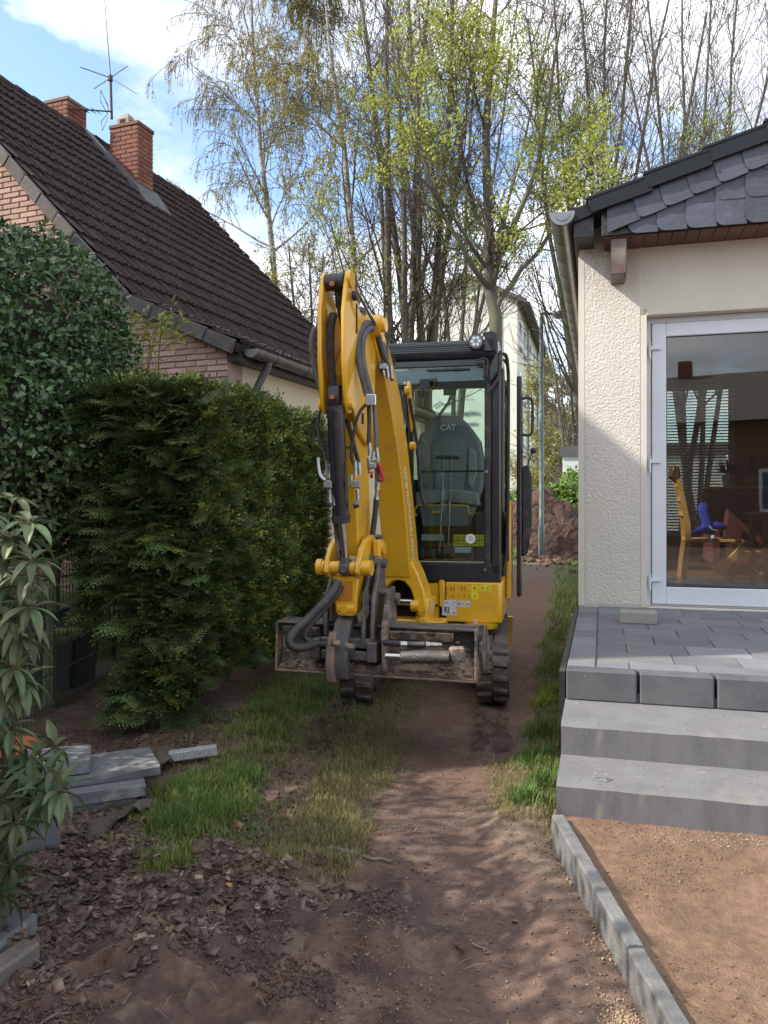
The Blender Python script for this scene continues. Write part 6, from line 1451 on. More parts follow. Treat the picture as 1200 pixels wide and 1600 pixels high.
cloth('felt_sheet', 'folded brown felt sheet against the slab pile', [(205, 1222, .02), (235, 1205, .03), (258, 1190, .03), (268, 1172, .03)], .07, .05, 2.5)
cloth('felt_scrap', 'thin dark felt scrap lying between slab pile and grass', [(190, 1243, .0), (215, 1243, .01), (232, 1258, .0)], .03, .03, 4)
ov = thing('timber_stub', 'weathered broken timber stub at the lower left corner', 'timber', G(-18, 1570, .0), R(70))
MB().box((-.28, -.035, -.01), (.16, .035, .10), .008).build('timber', OLDW, ov)
ov2 = thing('stone_block', 'dark flat stone edging lying beside the timber stub', 'stone', G(-22, 1500, .03), R(80))
MB().box((-.16, -.07, -.02), (.16, .07, .07), .012).build('block', SLABM, ov2)
# ================================================================== VEGETATION
def unit(a): return a/np.maximum(np.linalg.norm(a, axis=-1, keepdims=True), 1e-9)
def tubes_np(P, Rr, s):
    n, k, _ = P.shape; T = np.empty_like(P); T[:, 1:-1] = P[:, 2:]-P[:, :-2]; T[:, 0] = P[:, 1]-P[:, 0]; T[:, -1] = P[:, -1]-P[:, -2]; T = unit(T)
    ref = np.where(np.abs(T[:, :1, 2:3]) < .8, np.array([[[0, 0, 1.]]]), np.array([[[1., 0, 0]]])); A = unit(np.cross(T, np.broadcast_to(ref, T.shape))); Bn = np.cross(T, A)
    an = np.arange(s)*2*np.pi/s; V = P[:, :, None, :]+(A[:, :, None, :]*np.cos(an)[None, None, :, None]+Bn[:, :, None, :]*np.sin(an)[None, None, :, None])*Rr[:, :, None, None]
    b = (np.arange(n)*k*s)[:, None, None]+(np.arange(k-1)*s)[None, :, None]; j = np.arange(s)[None, None, :]; j2 = (j+1) % s
    F = np.stack([b+j, b+j2, b+s+j2, b+s+j], -1).reshape(-1, 4)
    return V.reshape(-1, 3), F
def walk(P0, D0, L, k, up, wob):
    P = [P0]; D = unit(D0); st = (L/k)[:, None]
    for i in range(k):
        P.append(P[-1]+D*st); D = unit(D+np.array([[0, 0, 1.]])*up/k*3+rng.normal(0, wob, D.shape))
    return np.stack(P, 1)
def spawn(P, Rr, m, t0, t1, ang, L, fall, k, up, wob, rf, dirbias=None, tp=1.0):
    n, kk, _ = P.shape; idx = np.repeat(np.arange(n), m); t = t0+(t1-t0)*rng.random(len(idx))**tp; f = t*(kk-1); i = np.minimum(f.astype(int), kk-2); w = (f-i)[:, None]
    A = P[idx, i]; Bp = P[idx, i+1]; p = A*(1-w)+Bp*w; T = unit(Bp-A); r = Rr[idx, i]*(1-w[:, 0])+Rr[idx, i+1]*w[:, 0]
    q = rng.normal(size=T.shape)
    if dirbias is not None: q = q+np.array([dirbias])
    q = unit(q-T*(q*T).sum(1, keepdims=True)); a = np.radians(ang)*rng.uniform(.7, 1.3, len(idx))[:, None]
    D = T*np.cos(a)+q*np.sin(a); Ln = L*(1-fall*(t-t0)/(t1-t0+1e-6))*rng.uniform(.6, 1.25, len(idx))
    Pn = walk(p, D, Ln, k, up, wob); r0 = np.minimum(r*.8, np.maximum(r*rf, .0025)); Rn = r0[:, None]*np.linspace(1, .3, k+1)[None]
    return Pn, np.maximum(Rn, .0022)
def leafq(C, N_, s, asp=.6):
    """diamond leaves at C pointing along N_"""
    n = len(C); d = unit(N_); q = unit(np.cross(d, rng.normal(size=d.shape))); L = (s*rng.uniform(.6, 1.3, n))[:, None]
    V = np.stack([C, C+d*L*.5+q*L*asp*.5, C+d*L, C+d*L*.5-q*L*asp*.5], 1).reshape(-1, 3)
    return V, (np.arange(n)[:, None]*4+np.arange(4)[None])
def tint(n, rep, lo, hi, hue=.0):
    b = rng.uniform(lo, hi, n)[:, None]*np.ones((1, 3)); b[:, 0] *= 1+rng.normal(0, hue, n); return np.repeat(b, rep, 0)
def tree(name, label, cat, stems, l1, l2, l3, bark, twig=TWIG, leaf=None, cname='crown', grp=None, thin=.006):
    """stems: list of (points, r0, r1)"""
    base = stems[0][0][0]; root = thing(name, label, cat, (base[0], base[1], 0), 0, grp)
    k = 9; P = []; Rr = []
    for pts, r0, r1 in stems:
        sp = smooth_pts([Vector(p) for p in pts], 8); m = len(sp); q = [sp[int(round(i*(m-1)/k))] for i in range(k+1)]
        P.append([tuple(v) for v in q]); Rr.append(np.linspace(r0, r1, k+1))
    P = np.array(P); Rr = np.array(Rr); P[:, 1:-1] += rng.normal(0, .03, P[:, 1:-1].shape)
    P1, R1 = spawn(P, Rr, **l1); P2, R2 = spawn(P1, R1, **l2)
    R2 = np.maximum(R2, thin*.8)
    V, F = tubes_np(P, Rr, 12); np_mesh('trunk', V, F, bark, root, smooth=True)
    V, F = tubes_np(P1, np.maximum(R1, thin), 6); np_mesh('limbs', V, F, bark, root, smooth=True)
    Vs = []; Fs = []; o = 0
    V, F = tubes_np(P2, R2, 4); Vs.append(V); Fs.append(F+o); o += len(V)
    P3 = P2
    if l3: P3, R3 = spawn(P2, R2, **l3); V, F = tubes_np(P3, np.maximum(R3*.0+thin*.62, R3*.5), 3); Vs.append(V); Fs.append(F+o); o += len(V)
    tag(np_mesh('twigs', np.concatenate(Vs), np.concatenate(Fs), twig, root), kind='stuff')
    if leaf:
        P3 = leaf.get('src', lambda a, b, c: c)(P1, P2, P3); n = leaf['n']; idx = rng.integers(0, len(P3), n*4)
        t = leaf.get('t0', .3)+(1-leaf.get('t0', .3))*rng.random(n*4); f = t*(P3.shape[1]-1); i = np.minimum(f.astype(int), P3.shape[1]-2); w = (f-i)[:, None]
        C = P3[idx, i]*(1-w)+P3[idx, i+1]*w; D = unit(P3[idx, i+1]-P3[idx, i])
        keep = leaf['mask'](C) if 'mask' in leaf else np.ones(len(C), bool)
        keep &= (vn3(C*leaf.get('cf', .9)) > leaf.get('cut', .45)); C = C[keep][:n]; D = D[keep][:n]
        g = leaf.get('per', 4); C = np.repeat(C, g, 0)+rng.normal(0, leaf.get('spread', .05), (len(C)*g, 3)); D = np.repeat(D, g, 0)*leaf.get('al', .4)+rng.normal(0, .6, (len(C), 3))+np.array([[0, 0, leaf.get('dz', 0)]])
        V, F = leafq(C, D, leaf['s'], leaf.get('asp', .6)); np_mesh(cname, V, F, leaf['m'], root, col=tint(len(C), 4, .7, 1.3, .06))
    return root
def vn3(C): return (vnoise(C[:, 0]+C[:, 2]*.31, C[:, 1]+7, 3)+vnoise(C[:, 2]+11, C[:, 0]*.9+C[:, 1]*.4, 4))/2
def Wp(px, py, Y): v = W(px, py, Y); return (v.x, v.y, v.z)
def stemline(base, pts, Y): return [(base[0], base[1], -.1)]+[Wp(a, b, Y+dy) for a, b, dy in pts]
def birch(label, px, Y, pts, r, gold, n1, leafn, lkw):
    b = (W(px, 786, Y).x, Y)
    tree('birch_tree', label, 'tree', [(stemline(b, pts, Y), r, .02)],
        dict(m=n1, t0=.30, t1=.98, ang=48, L=3.4, fall=.6, k=7, up=.10, wob=.06, rf=.42),
        dict(m=11, t0=.2, t1=1.0, ang=50, L=1.35, fall=.3, k=6, up=-.28, wob=.07, rf=.4),
        dict(m=7, t0=.15, t1=1.0, ang=38, L=.62, fall=.2, k=4, up=-1.6, wob=.04, rf=.5), BIRCH, TWIG,
        dict(n=leafn, s=.07, m=CATK, asp=.3, per=2, spread=.03, al=.6, dz=-.9, cut=.0, **lkw), cname='catkins', thin=.0085)
birch('slender birch with drooping pale twigs right of the brick house roof', 436, 20, [(434, 560, 0), (429, 440, 0), (418, 330, .1), (404, 230, .2), (400, 130, .3), (392, 10, .4), (385, -80, .4)], .10, 0, 26, 7000, {})
birch('taller birch with golden hanging catkins behind the digging arm', 556, 18, [(556, 560, 0), (553, 440, 0), (546, 330, .1), (538, 230, .2), (520, 130, .2), (512, 20, .3), (505, -80, .3)], .11, 1, 20, 13000,
      dict(mask=lambda C: (C[:, 0]/C[:, 1]*FP+600 < 560)))
def stems(px, Y, tips, r0, r1, spread=.35):
    bx = W(px, 786, Y).x; out_ = []
    for i, (tx, ty, dY) in enumerate(tips):
        a = random.uniform(0, 6.28); b = (bx+math.cos(a)*spread*.5, Y+math.sin(a)*spread*.5)
        tip = W(tx, ty, Y+dY); pts = [(b[0], b[1], -.1)]
        for t in (.18, .4, .7, 1): e = t**1.25; pts.append((b[0]+(tip.x-b[0])*e+random.uniform(-.12, .12), b[1]+(tip.y-b[1])*e, tip.z*t))
        out_.append((pts, r0*random.uniform(.7, 1.1), r1))
    return out_
tree('hornbeam_tree', 'many stemmed bare tree with thick grey trunks directly behind the cab', 'tree', stems(642, 17, [(640, -60, 0), (668, -40, .6), (600, -30, -.5), (560, -40, 1), (712, -60, 1), (625, 60, -1), (575, 120, .3), (745, 40, 0)], .15, .03, .55),
     dict(m=9, t0=.3, t1=.97, ang=36, L=3.4, fall=.55, k=7, up=.16, wob=.07, rf=.42),
     dict(m=7, t0=.15, t1=1.0, ang=38, L=1.4, fall=.3, k=5, up=.14, wob=.09, rf=.45),
     dict(m=6, t0=.15, t1=1.0, ang=42, L=.6, fall=.2, k=3, up=.1, wob=.1, rf=.5), BARK, TWIG,
     dict(n=900, s=.065, m=LEAFM, per=9, spread=.08, cut=.58, cf=.8, mask=lambda C: (C[:, 2] < 11.5)), cname='young_leaves', thin=.0085)
tree('maple_tree', 'maple with single grey trunk and bright yellow green young leaves', 'tree', [([(W(771, 786, 15).x, 15, -.1), Wp(771, 560, 15), Wp(770, 470, 15), Wp(768, 400, 15), Wp(760, 280, 15), Wp(765, 150, 15.2), Wp(772, 0, 15.4), Wp(780, -70, 15.4)], .155, .03)]
     + [([Wp(770, 500-40*i, 15)]+[Wp(*p) for p in pts], r_, .02) for i, (pts, r_) in enumerate((([(800, 440, 15), (850, 380, 15.2), (905, 300, 15.4), (950, 200, 15.6)], .06), ([(735, 410, 14.8), (690, 330, 14.6), (660, 230, 14.5), (650, 120, 14.4)], .055), ([(795, 370, 14.6), (835, 270, 14.4), (860, 150, 14.2), (880, 20, 14)], .06), ([(745, 330, 15.4), (715, 220, 15.6), (705, 90, 15.8), (700, -40, 16)], .05)))],
     dict(m=12, t0=.22, t1=.97, ang=50, L=2.3, fall=.45, k=7, up=.06, wob=.08, rf=.42),
     dict(m=8, t0=.15, t1=1.0, ang=44, L=1.1, fall=.3, k=5, up=.06, wob=.1, rf=.45),
     dict(m=6, t0=.15, t1=1.0, ang=44, L=.5, fall=.2, k=3, up=.0, wob=.1, rf=.5), BARK, TWIG,
     dict(n=2100, s=.062, m=LEAFM, per=10, spread=.075, cut=.55, cf=.9, mask=lambda C: (C[:, 2] < 10.2) & (C[:, 2] > 4.6)), cname='young_leaves', thin=.0078)
for lab, px, Y, tips, r0, n1, leafn in (
    ('bare many stemmed tree fanning out above the slate eaves', 925, 19, [(860, -60, 0), (905, -60, .5), (945, -60, -.5), (990, -50, 0), (1050, -40, .5), (1110, 20, 0), (820, 30, .2)], .10, 15, 2400),
    ('bare tree with fine upright twigs at the far right above the roof ridge', 1075, 22, [(1010, -40, 0), (1060, -60, .5), (1110, -60, -.5), (1160, -50, 0), (1230, -20, .5), (1260, 60, 0), (980, 80, 0)], .11, 15, 500),
    ('grey twiggy bare tree standing behind the birch and the maple', 700, 25, [(600, -40, 0), (650, -60, 1), (760, -50, 0), (820, -40, 1), (870, 20, 0)], .10, 7, 900)):
    tree('bare_tree', lab, 'tree', stems(px, Y, tips, r0, .025, .5),
     dict(m=n1, t0=.32, t1=.97, ang=30, L=3.8, fall=.5, k=7, up=.22, wob=.06, rf=.42),
     dict(m=6, t0=.15, t1=1.0, ang=34, L=1.7, fall=.3, k=5, up=.2, wob=.08, rf=.42),
     dict(m=5, t0=.15, t1=1.0, ang=36, L=.75, fall=.2, k=3, up=.15, wob=.09, rf=.5), BARK, TWIG,
     dict(n=leafn//3, s=.075, m=LEAFM, per=8, spread=.1, cut=.52, mask=lambda C: C[:, 2] < 11), cname='young_leaves', thin=.0078)
tree('budding_shrub_tree', 'yellowish budding tree low between the roof end and the arm', 'tree', stems(470, 19, [(420, 400, 0), (450, 385, .5), (480, 380, -.4), (510, 395, 0), (440, 450, .3), (500, 440, .5), (530, 430, 0)], .07, .02, .5),
     dict(m=14, t0=.2, t1=.97, ang=45, L=1.9, fall=.3, k=6, up=.08, wob=.1, rf=.42),
     dict(m=7, t0=.15, t1=1.0, ang=45, L=.9, fall=.3, k=4, up=.08, wob=.12, rf=.45), 
     dict(m=5, t0=.15, t1=1.0, ang=45, L=.4, fall=.2, k=3, up=.0, wob=.1, rf=.5), BARK, TWIG,
     dict(n=5500, s=.055, m=HAZEL, per=3, spread=.06, cut=.2), cname='young_leaves', thin=.008)
tree('far_bare_tree', 'distant bare tree seen between lamp post and garden house', 'tree', stems(905, 36, [(850, 480, 0), (875, 450, 0), (900, 440, .5), (940, 450, 0), (870, 560, 1), (960, 520, 0)], .12, .03, .5),
     dict(m=12, t0=.2, t1=.97, ang=40, L=3.6, fall=.4, k=6, up=.08, wob=.1, rf=.42),
     dict(m=8, t0=.15, t1=1.0, ang=42, L=1.7, fall=.3, k=4, up=.08, wob=.12, rf=.45), None, BARK, TWIG, None, thin=.014)
tree('far_golden_tree', 'distant golden budding bush above the garage and hedge', 'tree', stems(862, 42, [(845, 610, 0), (870, 590, 0), (895, 600, .5), (920, 590, 0), (880, 640, 1)], .1, .03, 1.5),
     dict(m=12, t0=.1, t1=.97, ang=50, L=2.4, fall=.3, k=5, up=.05, wob=.1, rf=.42),
     dict(m=8, t0=.1, t1=1.0, ang=50, L=1.2, fall=.3, k=4, up=.05, wob=.12, rf=.45), None, BARK, TWIG,
     dict(n=9000, s=.13, m=HAZEL, per=3, spread=.16, cut=.0, t0=.1), cname='young_leaves', thin=.014)

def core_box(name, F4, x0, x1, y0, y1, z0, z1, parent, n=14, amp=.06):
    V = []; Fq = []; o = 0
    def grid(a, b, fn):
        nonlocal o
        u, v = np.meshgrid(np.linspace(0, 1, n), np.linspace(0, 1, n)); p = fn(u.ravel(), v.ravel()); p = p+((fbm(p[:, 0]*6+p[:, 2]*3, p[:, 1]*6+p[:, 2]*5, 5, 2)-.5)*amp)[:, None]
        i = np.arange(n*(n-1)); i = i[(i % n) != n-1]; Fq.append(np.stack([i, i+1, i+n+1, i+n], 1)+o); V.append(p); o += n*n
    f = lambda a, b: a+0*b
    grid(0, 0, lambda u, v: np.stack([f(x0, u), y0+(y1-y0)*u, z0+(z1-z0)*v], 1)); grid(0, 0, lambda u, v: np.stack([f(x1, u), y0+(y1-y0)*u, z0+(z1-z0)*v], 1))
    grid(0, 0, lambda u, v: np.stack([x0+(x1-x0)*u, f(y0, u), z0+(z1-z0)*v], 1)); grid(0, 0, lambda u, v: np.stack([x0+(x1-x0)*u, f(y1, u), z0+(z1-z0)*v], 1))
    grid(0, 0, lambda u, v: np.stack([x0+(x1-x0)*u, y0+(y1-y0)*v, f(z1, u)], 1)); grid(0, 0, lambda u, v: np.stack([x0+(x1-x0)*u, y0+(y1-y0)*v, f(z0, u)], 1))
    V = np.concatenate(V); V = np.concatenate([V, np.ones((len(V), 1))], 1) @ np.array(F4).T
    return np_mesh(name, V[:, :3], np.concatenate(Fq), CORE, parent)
def needles(paths, step, L, w):
    """flat two-ranked needles along short 3-D stems -> template verts (n,4,3)"""
    Q = []
    for p0, p1 in paths:
        p0 = np.array(p0, float); p1 = np.array(p1, float); d = p1-p0; Ln = np.linalg.norm(d); d /= Ln; s = np.cross(d, [0, 0, 1.]); s /= np.linalg.norm(s); m = int(Ln/step)
        for i in range(m):
            c = p0+d*step*(i+.5)
            for sg in (-1, 1):
                q = d*.55+s*sg*.85+np.array([0, 0, random.uniform(-.1, .35)]); q /= np.linalg.norm(q); l = L*(1-.35*(i/m)**3)*random.uniform(.85, 1.1); e = d*w
                Q.append([c-e*.5, c+q*l*.5-e, c+q*l, c+q*l*.5+e])
        c = p1; Q.append([c, c+d*L*.5-s*w, c+d*L, c+d*L*.5+s*w])
    return np.array(Q)
def place_tpl(T, pos, dirs, scale, roll=None, ups=None):
    """template (m,4,3) with x = stem direction, z = up -> instances"""
    n = len(pos); X = unit(dirs); up = np.broadcast_to(np.array([[0, 0, 1.]]), X.shape)+rng.normal(0, .45, X.shape) if ups is None else ups; Y = unit(np.cross(up, X)); Z = np.cross(X, Y)
    M3 = np.stack([X, Y, Z], 1)*scale[:, None, None]; V = np.einsum('mkc,ncd->nmkd', T, M3)+pos[:, None, None, :]
    nv = T.shape[0]*4; return V.reshape(-1, 3), np.arange(n*nv).reshape(-1, 4), nv
def yew():
    F4 = Matrix.Translation((-1.14, 4.78, 0)) @ Matrix.Rotation(-R(14.6), 4, 'Z'); Fn = np.array(F4)
    root = thing('yew_hedge', 'dense dark green clipped yew hedge left of the excavator with loose near end', 'hedge', (-1.3, 5.4, 0), -R(14.6))
    Wd, Ln, Ht = .80, 2.42, 2.13
    core_box('light_block_core', F4, -.46, -.13, .17, Ln-.08, .34, 1.0, root); core_box('light_block_core', F4, -Wd+.1, -.13, .17, Ln-.08, 1.0, Ht-.12, root)
    for y in (.35, .8, 1.3, 1.8, 2.2):
        q = MB(F4); q.tube([(-.45, y, -.05), (-.46, y+.03, .3), (-.42, y, .8)], [.035, .03, .02], 8); q.build('stem', BARK, root, smooth=True)
    # surfaces: side (x=0), end (y=0), top, far end
    def pts(kind, n):
        a = rng.random(n); b = rng.random(n); dpt = rng.random(n)**1.6*(.13 if kind != 'side' else .09)
        if kind == 'side':
            y = a*Ln; z = .22+b*(Ht-.22); x = -dpt+.10*(fbm(y*3.1, z*3.1, 201, 3)-.5)*2-.05*(z > Ht-.25)*(z-Ht+.25)*3-.10*(1-sstep(.2, .7, z)); N_ = np.stack([np.ones(n), 0*a, 0*a+.25], 1)
        elif kind == 'end':
            x = -a*Wd; z = .10+b*(Ht-.1); y = dpt-.22*(fbm(x*3, z*2.2, 207, 3)-.4)-.10*sstep(.9, .1, z)*(1-np.abs(x/Wd+.5)); N_ = np.stack([(a < .3)*.6-.2, 0*a-1, 0*a-.05], 1)
        elif kind == 'top':
            x = -a*Wd; y = b*Ln; z = Ht-dpt*.8+.08*(fbm(x*4, y*4, 203, 3)-.5)*2; N_ = np.stack([0*a+.2, 0*a-.15, 0*a+1], 1)
        else:
            x = -a*Wd; z = .2+b*(Ht-.2); y = Ln-dpt; N_ = np.stack([0*a, 0*a+1, 0*a+.2], 1)
        kp = (z > .95-.5*fbm(x*5, y*5+z*4, 209, 2)) | (x > -.48); x, y, z, N_ = x[kp], y[kp], z[kp], N_[kp]
        P = np.stack([x, y, z, np.ones(len(x))], 1) @ Fn.T; return P[:, :3], N_ @ Fn[:3, :3].T, np.stack([x, y, z], 1)
    tuft = needles([((0, 0, 0), (.055, 0, .01)), ((.012, 0, 0), (.04, .035, .012)), ((.012, 0, 0), (.04, -.035, .012))], .0175, .024, .0075)
    fan = []
    for i in range(7):
        x = .03+.03*i; l = .10*(1-.1*i)
        for s in (-1, 1): fan.append(((x, 0, 0), (x+l*.7, s*l*.8, -.01)))
    fan.append(((0, 0, 0), (.27, 0, -.02))); spray = needles(fan, .0165, .027, .0058)
    Vs = []; Fs = []; Cs = []; o = 0
    def put(T, P, D, sc_, lo, hi, yl, ups=None):
        nonlocal o
        V, F, nv = place_tpl(T, P, D, sc_, ups=ups); Vs.append(V); Fs.append(F+o); o += len(V)
        n = len(P); b = (rng.uniform(0, 1, n)**1.6*(hi*1.25-lo*.55)+lo*.55)[:, None]*np.array([[1, 1, 1.]]); k = (rng.random(n) < yl)[:, None]; b = np.where(k, b*np.array([[2.4, 1.75, 1.0]]), b); Cs.append(np.repeat(b, nv, 0))
    P, N_, Lc = pts('side', 10500); put(tuft, P, N_+rng.normal(0, .6, P.shape)+np.array([[0, 0, .35]]), rng.uniform(.7, 1.25, len(P)), .75, 1.8, .35)
    P, N_, Lc = pts('top', 3000); put(tuft, P, N_*.8+rng.normal(0, .5, P.shape), rng.uniform(.9, 1.6, len(P)), .9, 1.6, .35)
    P, N_, Lc = pts('back', 500); put(tuft, P, N_+rng.normal(0, .5, P.shape), rng.uniform(1.2, 2.0, len(P)), .7, 1.3, .1)
    P, N_, Lc = pts('end', 3600); put(tuft, P, N_+rng.normal(0, .6, P.shape), rng.uniform(.9, 1.7, len(P)), .6, 1.2, .05)
    P, N_, Lc = pts('end', 650); D = N_*1.0+rng.normal(0, .5, P.shape); D[:, 2] = rng.normal(-.12, .3, len(P)); put(spray, P, D, rng.uniform(.55, 1.0, len(P)), .7, 1.35, .05, ups=np.array([[0, 0, 1.]])+rng.normal(0, .25, P.shape)+N_*-.3)
    P, N_, Lc = pts('side', 900); m = (Lc[:, 1] < .6) | (Lc[:, 2] < .6); P = P[m]; N_ = N_[m]; D = N_+rng.normal(0, .45, P.shape); D[:, 2] += -.1; put(spray, P, D, rng.uniform(.4, .7, len(P)), .7, 1.3, .08, ups=np.array([[0, 0, 1.]])+rng.normal(0, .3, P.shape))
    np_mesh('foliage', np.concatenate(Vs), np.concatenate(Fs), YEW, root, col=np.concatenate(Cs))
yew()
def leafclump(name, label, cat, cen, rad, n, s, m, lo, hi, core=True, ex=2.6, shell=.16, zmin=-9, frame_rot=0.0, cname='foliage', parent=None, asp=.55, stems_=True, flat=1.0):
    """leafy volume: superellipsoid shell of folded leaves over a dark core that blocks light"""
    root = thing(name, label, cat, (cen[0], cen[1], 0), frame_rot)
    d = unit(rng.normal(size=(n, 3))); k = (np.abs(d)**ex).sum(1)**(-1/ex); sh = 1-rng.random(n)**1.7*shell*1.4
    lump = 1+.20*(fbm(d[:, 0]*3+5+cen[0], d[:, 2]*3+d[:, 1]*2, 77, 3)-.5)*2+.08*(fbm(d[:, 0]*9+5, d[:, 2]*9+d[:, 1]*7, 78, 2)-.5)*2
    p = d*k[:, None]*sh[:, None]*lump[:, None]*np.array([rad]); c_, s_ = math.cos(frame_rot), math.sin(frame_rot)
    rot = np.array([[c_, s_, 0], [-s_, c_, 0], [0, 0, 1]]); C = p @ rot+np.array([cen]); keep = C[:, 2] > max(zmin, .02); C = C[keep]; N0 = (d/np.array([rad])) @ rot; N0 = unit(N0[keep])
    n = len(C); dr = unit(N0*.7+rng.normal(0, .7, (n, 3))+np.array([[0, 0, -.1]])); q = unit(np.cross(dr, N0+rng.normal(0, .5, (n, 3)))); up = np.cross(q, dr); L = (s*rng.uniform(.55, 1.25, n))[:, None]
    V = np.stack([C, C+dr*L*.45+q*L*asp*.5+up*L*.1, C+dr*L, C+dr*L*.45-q*L*asp*.5+up*L*.1], 1).reshape(-1, 3)
    b = np.arange(n)[:, None]*4; F = np.concatenate([b+np.array([[0, 1, 2]]), b+np.array([[0, 2, 3]])])
    np_mesh(cname, V, F, m, root, col=tint(n, 4, lo, hi, .08))
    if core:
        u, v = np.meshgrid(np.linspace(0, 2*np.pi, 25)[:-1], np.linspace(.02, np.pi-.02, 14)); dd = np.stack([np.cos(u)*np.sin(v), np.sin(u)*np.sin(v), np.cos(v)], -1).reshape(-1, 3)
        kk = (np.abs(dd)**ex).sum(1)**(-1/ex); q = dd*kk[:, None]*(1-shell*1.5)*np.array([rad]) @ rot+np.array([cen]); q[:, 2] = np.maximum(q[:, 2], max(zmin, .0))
        i = (np.arange(13)[:, None]*24); j = np.arange(24)[None]; F = np.stack([i+j, i+(j+1) % 24, i+24+(j+1) % 24, i+24+j], -1).reshape(-1, 4); np_mesh('light_block_core', q, F, CORE, root)
    return root
leafclump('holly_bush', 'tall dark glossy holly bush at the left edge above the fence', 'bush', (-3.0, 5.45, 2.05), (1.22, .85, 1.22), 50000, .056, HOLLY, .6, 1.7, zmin=1.02)
h = bpy.data.objects['holly_bush']
for x, y in ((.3, 0), (-.4, .1), (.7, -.1), (-.9, .0)):
    MB().tube([(x, y, -.05), (x+.02, y, .5), (x*1.1, y, 1.2)], [.05, .045, .03], 8).build('stem', BARK, h, smooth=True)
leafclump('trimmed_hedge', 'low light green hedge behind the heap at the end of the path', 'hedge', (5.9, 27.6, .8), (2.2, .8, 1.1), 9000, .16, HEDGEF, .7, 1.4)
leafclump('leafy_shrub', 'pale green leafy shrub in front of the white garage', 'shrub', (6.75, 27.4, 1.3), (.7, .6, 1.2), 2600, .17, HEDGEF, .9, 1.7, core=False)
# golden shrub between holly and yew, in front of the brick gable
def golden():
    root = thing('golden_shrub', 'loose shrub with yellow green leaves in front of the brick gable', 'shrub', (-2.3, 6.9, 0))
    b = np.array([[-2.25, 6.9, .0]]); n = 16; P0 = np.repeat(b, n, 0)+rng.normal(0, .12, (n, 3))*np.array([[1, 1, 0]]); D = np.stack([rng.normal(.1, .16, n), rng.normal(0, .14, n), np.ones(n)], 1)
    P = walk(P0, D, rng.uniform(2.2, 3.1, n), 8, .0, .05); Rr = np.linspace(.014, .004, 9)[None].repeat(n, 0)
    P1, R1 = spawn(P, Rr, 12, .45, 1, 42, .42, .3, 5, .05, .1, .6)
    V, F = tubes_np(P, Rr, 6); V2, F2 = tubes_np(P1, R1, 4); np_mesh('stems', np.concatenate([V, V2]), np.concatenate([F, F2+len(V)]), TWIG, root)
    idx = rng.integers(0, len(P1), 3400); t = rng.uniform(.2, 1, len(idx)); f = t*5; i = np.minimum(f.astype(int), 4); C = P1[idx, i]+(P1[idx, i+1]-P1[idx, i])*(f-i)[:, None]
    V, F = leafq(C+rng.normal(0, .015, C.shape), unit(P1[idx, i+1]-P1[idx, i])+rng.normal(0, .7, C.shape)+np.array([[0, 0, -.5]]), .075, .3); np_mesh('leaves', V, F, BUSHY, root, col=tint(len(C), 4, .6, 1.4, .12))
golden()
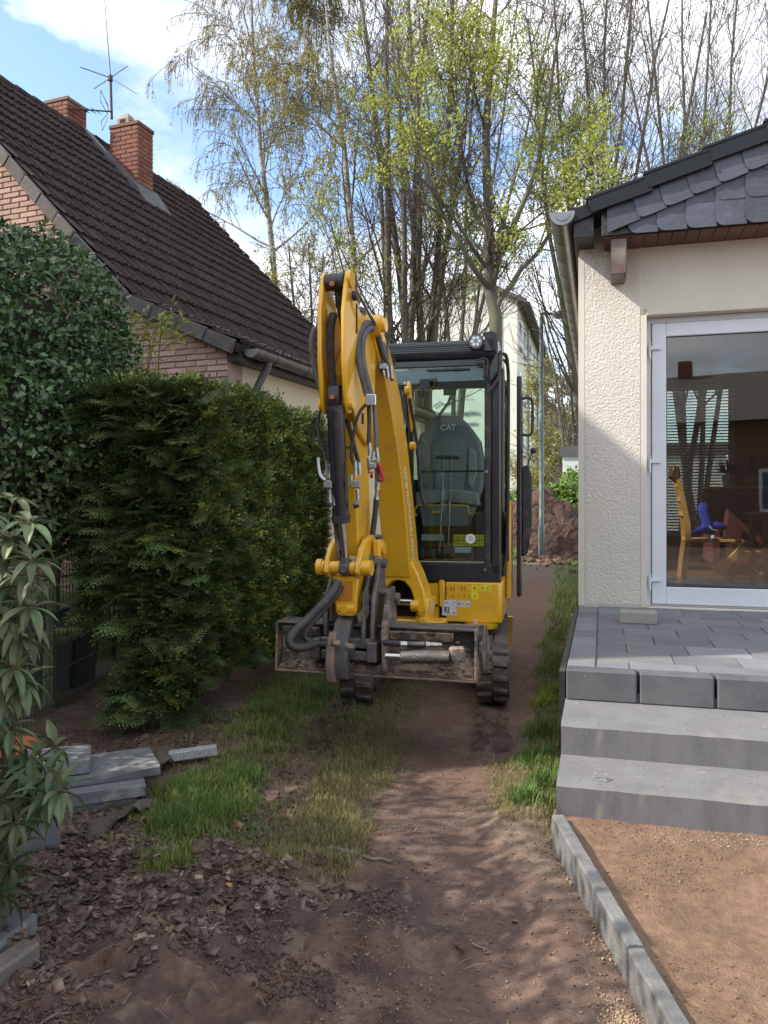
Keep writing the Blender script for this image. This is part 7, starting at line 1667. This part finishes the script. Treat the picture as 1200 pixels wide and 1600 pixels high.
# big leaved shrub in the left foreground: each leaf a part, up to the limit
def leafshrub():
    root = thing('lily_shrub', 'large leaved evergreen shrub with reddish buds at the left edge in front', 'shrub', (-1.42, 2.6, 0))
    tips = [(22, 775), (48, 812), (18, 840), (52, 872), (28, 905), (50, 945), (12, 965), (38, 995), (22, 1040), (8, 1085), (34, 1062), (5, 880), (2, 1000), (20, 1135), (88, 1165), (52, 1195), (20, 1215), (98, 1235), (60, 1255), (28, 1285), (5, 1330), (20, 1355), (4, 1250), (8, 1400), (75, 1215), (-15, 800), (-20, 1120), (-20, 930), (-25, 1190), (-20, 1300)]
    lm = []
    for k in range(3):
        m = MB(); n = 6; L_ = 1.0; pr = []; cv = (.32, .5, .2)[k]
        for i in range(n+1):
            t = i/n; w = .165*math.sin(math.pi*min(t*1.02, 1))**.8*(1-.25*t)+.004; z = -cv*t*t+.06*math.sin(t*3); pr.append((t, w, z))
        vs = []; fs = []
        for t, w, z in pr: vs += [(t, -w, z+.05*w/.16), (t, 0, z-.02), (t, w, z+.05*w/.16)]
        for i in range(n): a = i*3; fs += [(a, a+1, a+4, a+3), (a+1, a+2, a+5, a+4)]
        m.add(vs, fs); lm.append(mesh_of(m, 'leaf', SHRUB, smooth=False))
    cnt = 0; extra = MB(Matrix.Identity(4)); buds = MB(Matrix.Identity(4))
    for (px, py) in tips:
        Y = 2.45+random.uniform(-.15, .25); tip = W(px, py, Y); base = Vector((-1.42+random.uniform(-.1, .1), 2.6+random.uniform(-.1, .15), -.02))
        mid = base.lerp(tip, .55)+Vector((-.06, .04, .12 if tip.z > .6 else .1)); sp = smooth_pts([base, mid, tip], 6)
        q = MB(Matrix.Identity(4)); q.tube(sp, [.008-.005*i/len(sp) for i in range(len(sp))], 6); q.build('stem', MT['dead_stick'], root, world=True, smooth=True)
        ax = (sp[-1]-sp[-3]).normalized(); buds.add([Vector(v)*.012+tip for v in OV], OF)
        for w_ in range(3):
            c = tip-ax*(.012+.055*w_); nl = (8, 5, 4)[w_]
            for j in range(nl):
                a = 6.283*(j+random.random()*.5)/nl+w_; e1 = ax.orthogonal().normalized(); e2 = ax.cross(e1); o_ = e1*math.cos(a)+e2*math.sin(a)
                d = (o_*1.0+ax*(.35-.25*w_)+Vector((0, 0, -.25))).normalized(); s = random.uniform(.08, .125)
                yv = Vector((0, 0, 1)).cross(d); yv = (yv if yv.length > .05 else e1).normalized(); zv = d.cross(yv)
                M4 = frame(c, d*s, yv*s, zv*s)
                if cnt < 296:
                    o = bpy.data.objects.new('leaf', random.choice(lm)); COL.objects.link(o); o.parent = root; o.matrix_local = ROOT[root.name].inverted() @ M4; cnt += 1
                else:
                    me = lm[0]; extra.add([M4 @ v.co for v in me.vertices], [tuple(p.vertices) for p in me.polygons])
    tag(buds.build('bud', BUD, root, world=True), kind='stuff')
    if extra.v: tag(extra.build('leaf_mass', SHRUB, root, world=True), kind='stuff')
leafshrub()
# ================================================================== OUTSIDE THE PICTURE: what shades the path and what the door glass mirrors
def side_house():  # unseen block added and sized for the shade edge on the plaster wall
    root = thing('shade_house', 'unseen flat roofed house added left of the garden to cast shade', 'house', HO+U1*-6, -A1)
    MB().box((-8, -5.0, 0), (0, -.9, 7.45)).build('wall', CREAM, root)
    MB().box((-8.0, -5.0, 7.451), (.0, -.9, 7.53)).build('roof', FARR, root)
    for y in (-4.2, -2.2):
        for z in (1.0, 4.0):
            w = MB().box((.0, y, z), (.03, y+1.1, z+1.3)).build('window', PVC, root); MB().box((.031, y+.08, z+.08), (.035, y+1.02, z+1.22)).build('pane', GREYW, w)
side_house()
def back_house():
    root = thing('opposite_house', 'brown brick house with chimney standing opposite the glass door', 'house', (-1, -15, 0), 0)
    MB().box((-9, -9, 0), (9, 0, 4.2)).build('wall', mat('brown_wall', (.16, .1, .075), (.13, .085, .065), 6, .9), root)
    MB().prism([(.6, 4.1), (-9.6, 4.1), (-4.5, 6.4)], -9.4, 9.4, 'x').build('roof', FARR, root)
    ch_ = MB().box((-1.3, -4.6, 5.6), (-.8, -4.2, 6.95)).build('chimney', BRICKR, root)
    for x in (-6.5, -2.5, 2.0, 5.5):
        w = MB().box((x, .0, 1.1), (x+1.4, .04, 2.5)).build('window', PVC, root); MB().box((x+.1, .041, 1.2), (x+1.3, .046, 2.4)).build('pane', GREYW, w)
back_house()
leafclump('shade_hedge', 'unseen leafy hedge added left of the viewer to shade the path', 'hedge', (-2.78, 1.45, 1.35), (.62, 2.5, 1.4), 15000, .07, HOLLY, .6, 1.4)  # added out of view, its height set to shade the near path
